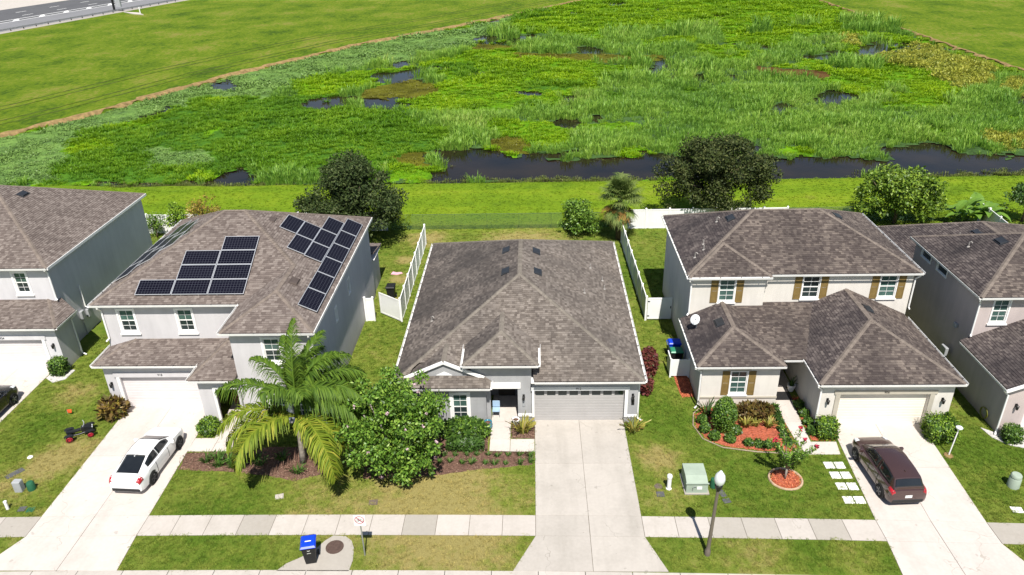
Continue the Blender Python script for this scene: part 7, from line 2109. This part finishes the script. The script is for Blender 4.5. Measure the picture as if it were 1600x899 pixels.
for sx in (-1, 1):
    for y in (-.5, .52): MB().extr([(sx * .36 - .11, y - .24, .36), (sx * .36 - .11, y - .14, .43), (sx * .36 - .11, y + .14, .43), (sx * .36 - .11, y + .24, .36), (sx * .36 - .11, y + .14, .405), (sx * .36 - .11, y - .14, .405)], (.22, 0, 0)).build('fender', 'toyblack', q)
    MB().lathe([(0, 0), (.05, 0), (.045, .03), (0, .04)], 10, (sx * .09, .645, .46), axis='y', cap=False).build('headlight', 'headlight', q)
MB().tube([(0, .42, .55), (0, .32, .74)], .022, 6).build('steering_column', 'toyblack', q); MB().tube([(-.32, .26, .76), (-.12, .32, .75), (.12, .32, .75), (.32, .26, .76)], .02, 6).build('handlebar', 'grey', q)
fl = thing('marker_flag', 'small orange marker flag in the far left lawn', 'flag', (-26.75, 34.5, 0))
MT['orange'] = plain('orange_vinyl', (.70, .11, .03), .6, .2); MB().tube([(-26.75, 34.5, -.03), (-26.75, 34.5, .34)], .008, 5).build('stake', 'grey', fl)
MB().extr([(-26.75, 34.5, .12), (-26.5, 34.47, .14), (-26.48, 34.52, .34), (-26.75, 34.5, .34)], (0, .01, 0)).build('flag_sheet', 'orange', fl)
one('stone', MB().lathe([(0, -.03), (.13, -.02), (.15, .04), (.08, .09), (0, .10)], 7, (-26.7, 30.75, 0), cap=False), 'white', 'small white stone in the far left lawn', 'stone')
# porch things
MT['potblue'] = plain('blue_glazed_pot', (.03, .17, .24), .2, .5, var=.2)
pt = thing('planter_pot', 'round blue glazed pot at the corner of the dark porch', 'pot', (-2.66, 33.05, .03))
MB().lathe([(.14, 0), (.24, .12), (.27, .28), (.22, .42), (.24, .46), (.20, .46), (.17, .40)], 16, (-2.66, 33.05, .03), cap=False).build('pot', 'potblue', pt, smooth=True)
MB().lathe([(0, .38), (.19, .39)], 14, (-2.66, 33.05, .03), cap=False).build('soil_top', 'mulch', pt)
pt = thing('planter_pot', 'white pot on the right side of the dark porch entry', 'pot', (-1.15, 33.45, .03))
MB().lathe([(.13, 0), (.18, .25), (.21, .34), (.18, .34), (.15, .28)], 14, (-1.15, 33.45, .03), cap=False).build('pot', 'white', pt, smooth=True); MB().lathe([(0, .28), (.16, .29)], 14, (-1.15, 33.45, .03), cap=False).build('soil_top', 'mulch', pt)
ch = thing('porch_chair', 'small light blue chair inside the dark porch', 'chair', (-2.25, 34.2, .03))
MT['paleblue'] = plain('pale_blue_seat', (.30, .42, .55), .6, .3)
MB().box((-2.45, 34.0, .43), (-2.05, 34.42, .47)).build('seat', 'paleblue', ch); MB().box((-2.45, 34.38, .52), (-2.05, 34.42, .90)).build('backrest', 'paleblue', ch)
for x in (-2.43, -2.07):
    for y in (34.03, 34.4): MB().tube([(x, y, .03), (x, y, .43 if y < 34.2 else .9)], .016, 6).build('leg', 'grey', ch)
wp = thing('planter_pot', 'white pot with a spiky plant on the cream house porch', 'pot', (14.65, 36.5, .03))
MB().lathe([(.15, 0), (.22, .3), (.25, .42), (.21, .42), (.18, .36)], 14, (14.65, 36.5, .03), cap=False).build('pot', 'white', wp, smooth=True)
V, F = blades(22, .12, .35, .65, .05, .7); npmesh('leaves', V + np.array((14.65, 36.5, .36)), F, 'l_dark', wp)
mat_ = one('door_mat', MB().box((13.5, 35.55, .034), (14.5, 36.35, .055)), 'trim', 'dark mat on the cream house porch floor', 'door mat')
cb = thing('porch_cabinet', 'brown wooden cabinet with crossed front inside the left porch', 'cabinet', (-17.1, 35.6, .03))
MB().box((-17.45, 35.45, .03), (-16.75, 35.85, .92)).build('case', 'wood', cb)
MB().frame((-17.45, 35.45, 0), (1, 0, 0), (0, -1, 0), 0, .70, .08, .62, .07, 0, .03).build('door_frame', 'palewood', cb)
for s in (-1, 1): MB().bar((-17.1 - .27 * s, 35.43, .16), (-17.1 + .27 * s, 35.43, .54), .03, .06, up=(0, 1, 0)).build('cross_bar', 'palewood', cb)
sgn = one('notice_card', MB().box((-17.28, 35.50, .922), (-16.92, 35.54, 1.14)), 'white', 'white card standing on the porch cabinet', 'card')
one('door_mat', MB().box((-16.95, 34.1, .034), (-16.35, 34.6, .055)), 'palewood', 'tan mat on the left porch floor', 'door mat')
# hose reel at the mauve house
hr = thing('garden_hose', 'coiled yellow green hose on the shaded wall of the mauve house', 'garden hose', (24.05, 33.7, 0))
MT['hose'] = plain('yellow_green_hose', (.20, .20, .035), .6, .3); MB().box((24.10, 33.55, .35), (24.178, 33.85, .60)).build('holder', 'grey', hr)
MB().tube([(24.05 - .015 * (k // 16), 33.7 + (.30 + .012 * math.sin(k)) * math.cos(k * math.pi / 8), .48 + .32 * math.sin(k * math.pi / 8)) for k in range(81)], .02, 5).build('hose', 'hose', hr, smooth=True)
# back yard bits
one('pink_towel', MB().extr([(-11.2, 52.3, .02), (-10.7, 52.2, .02), (-10.3, 52.45, .02), (-10.45, 52.65, .02), (-10.8, 52.6, .02), (-11.1, 52.75, .02)], (0, 0, .05)), plain('pink_cloth', (.70, .38, .45), .9, .1), 'pink cloth lying on the bare yard by the left fence', 'cloth')
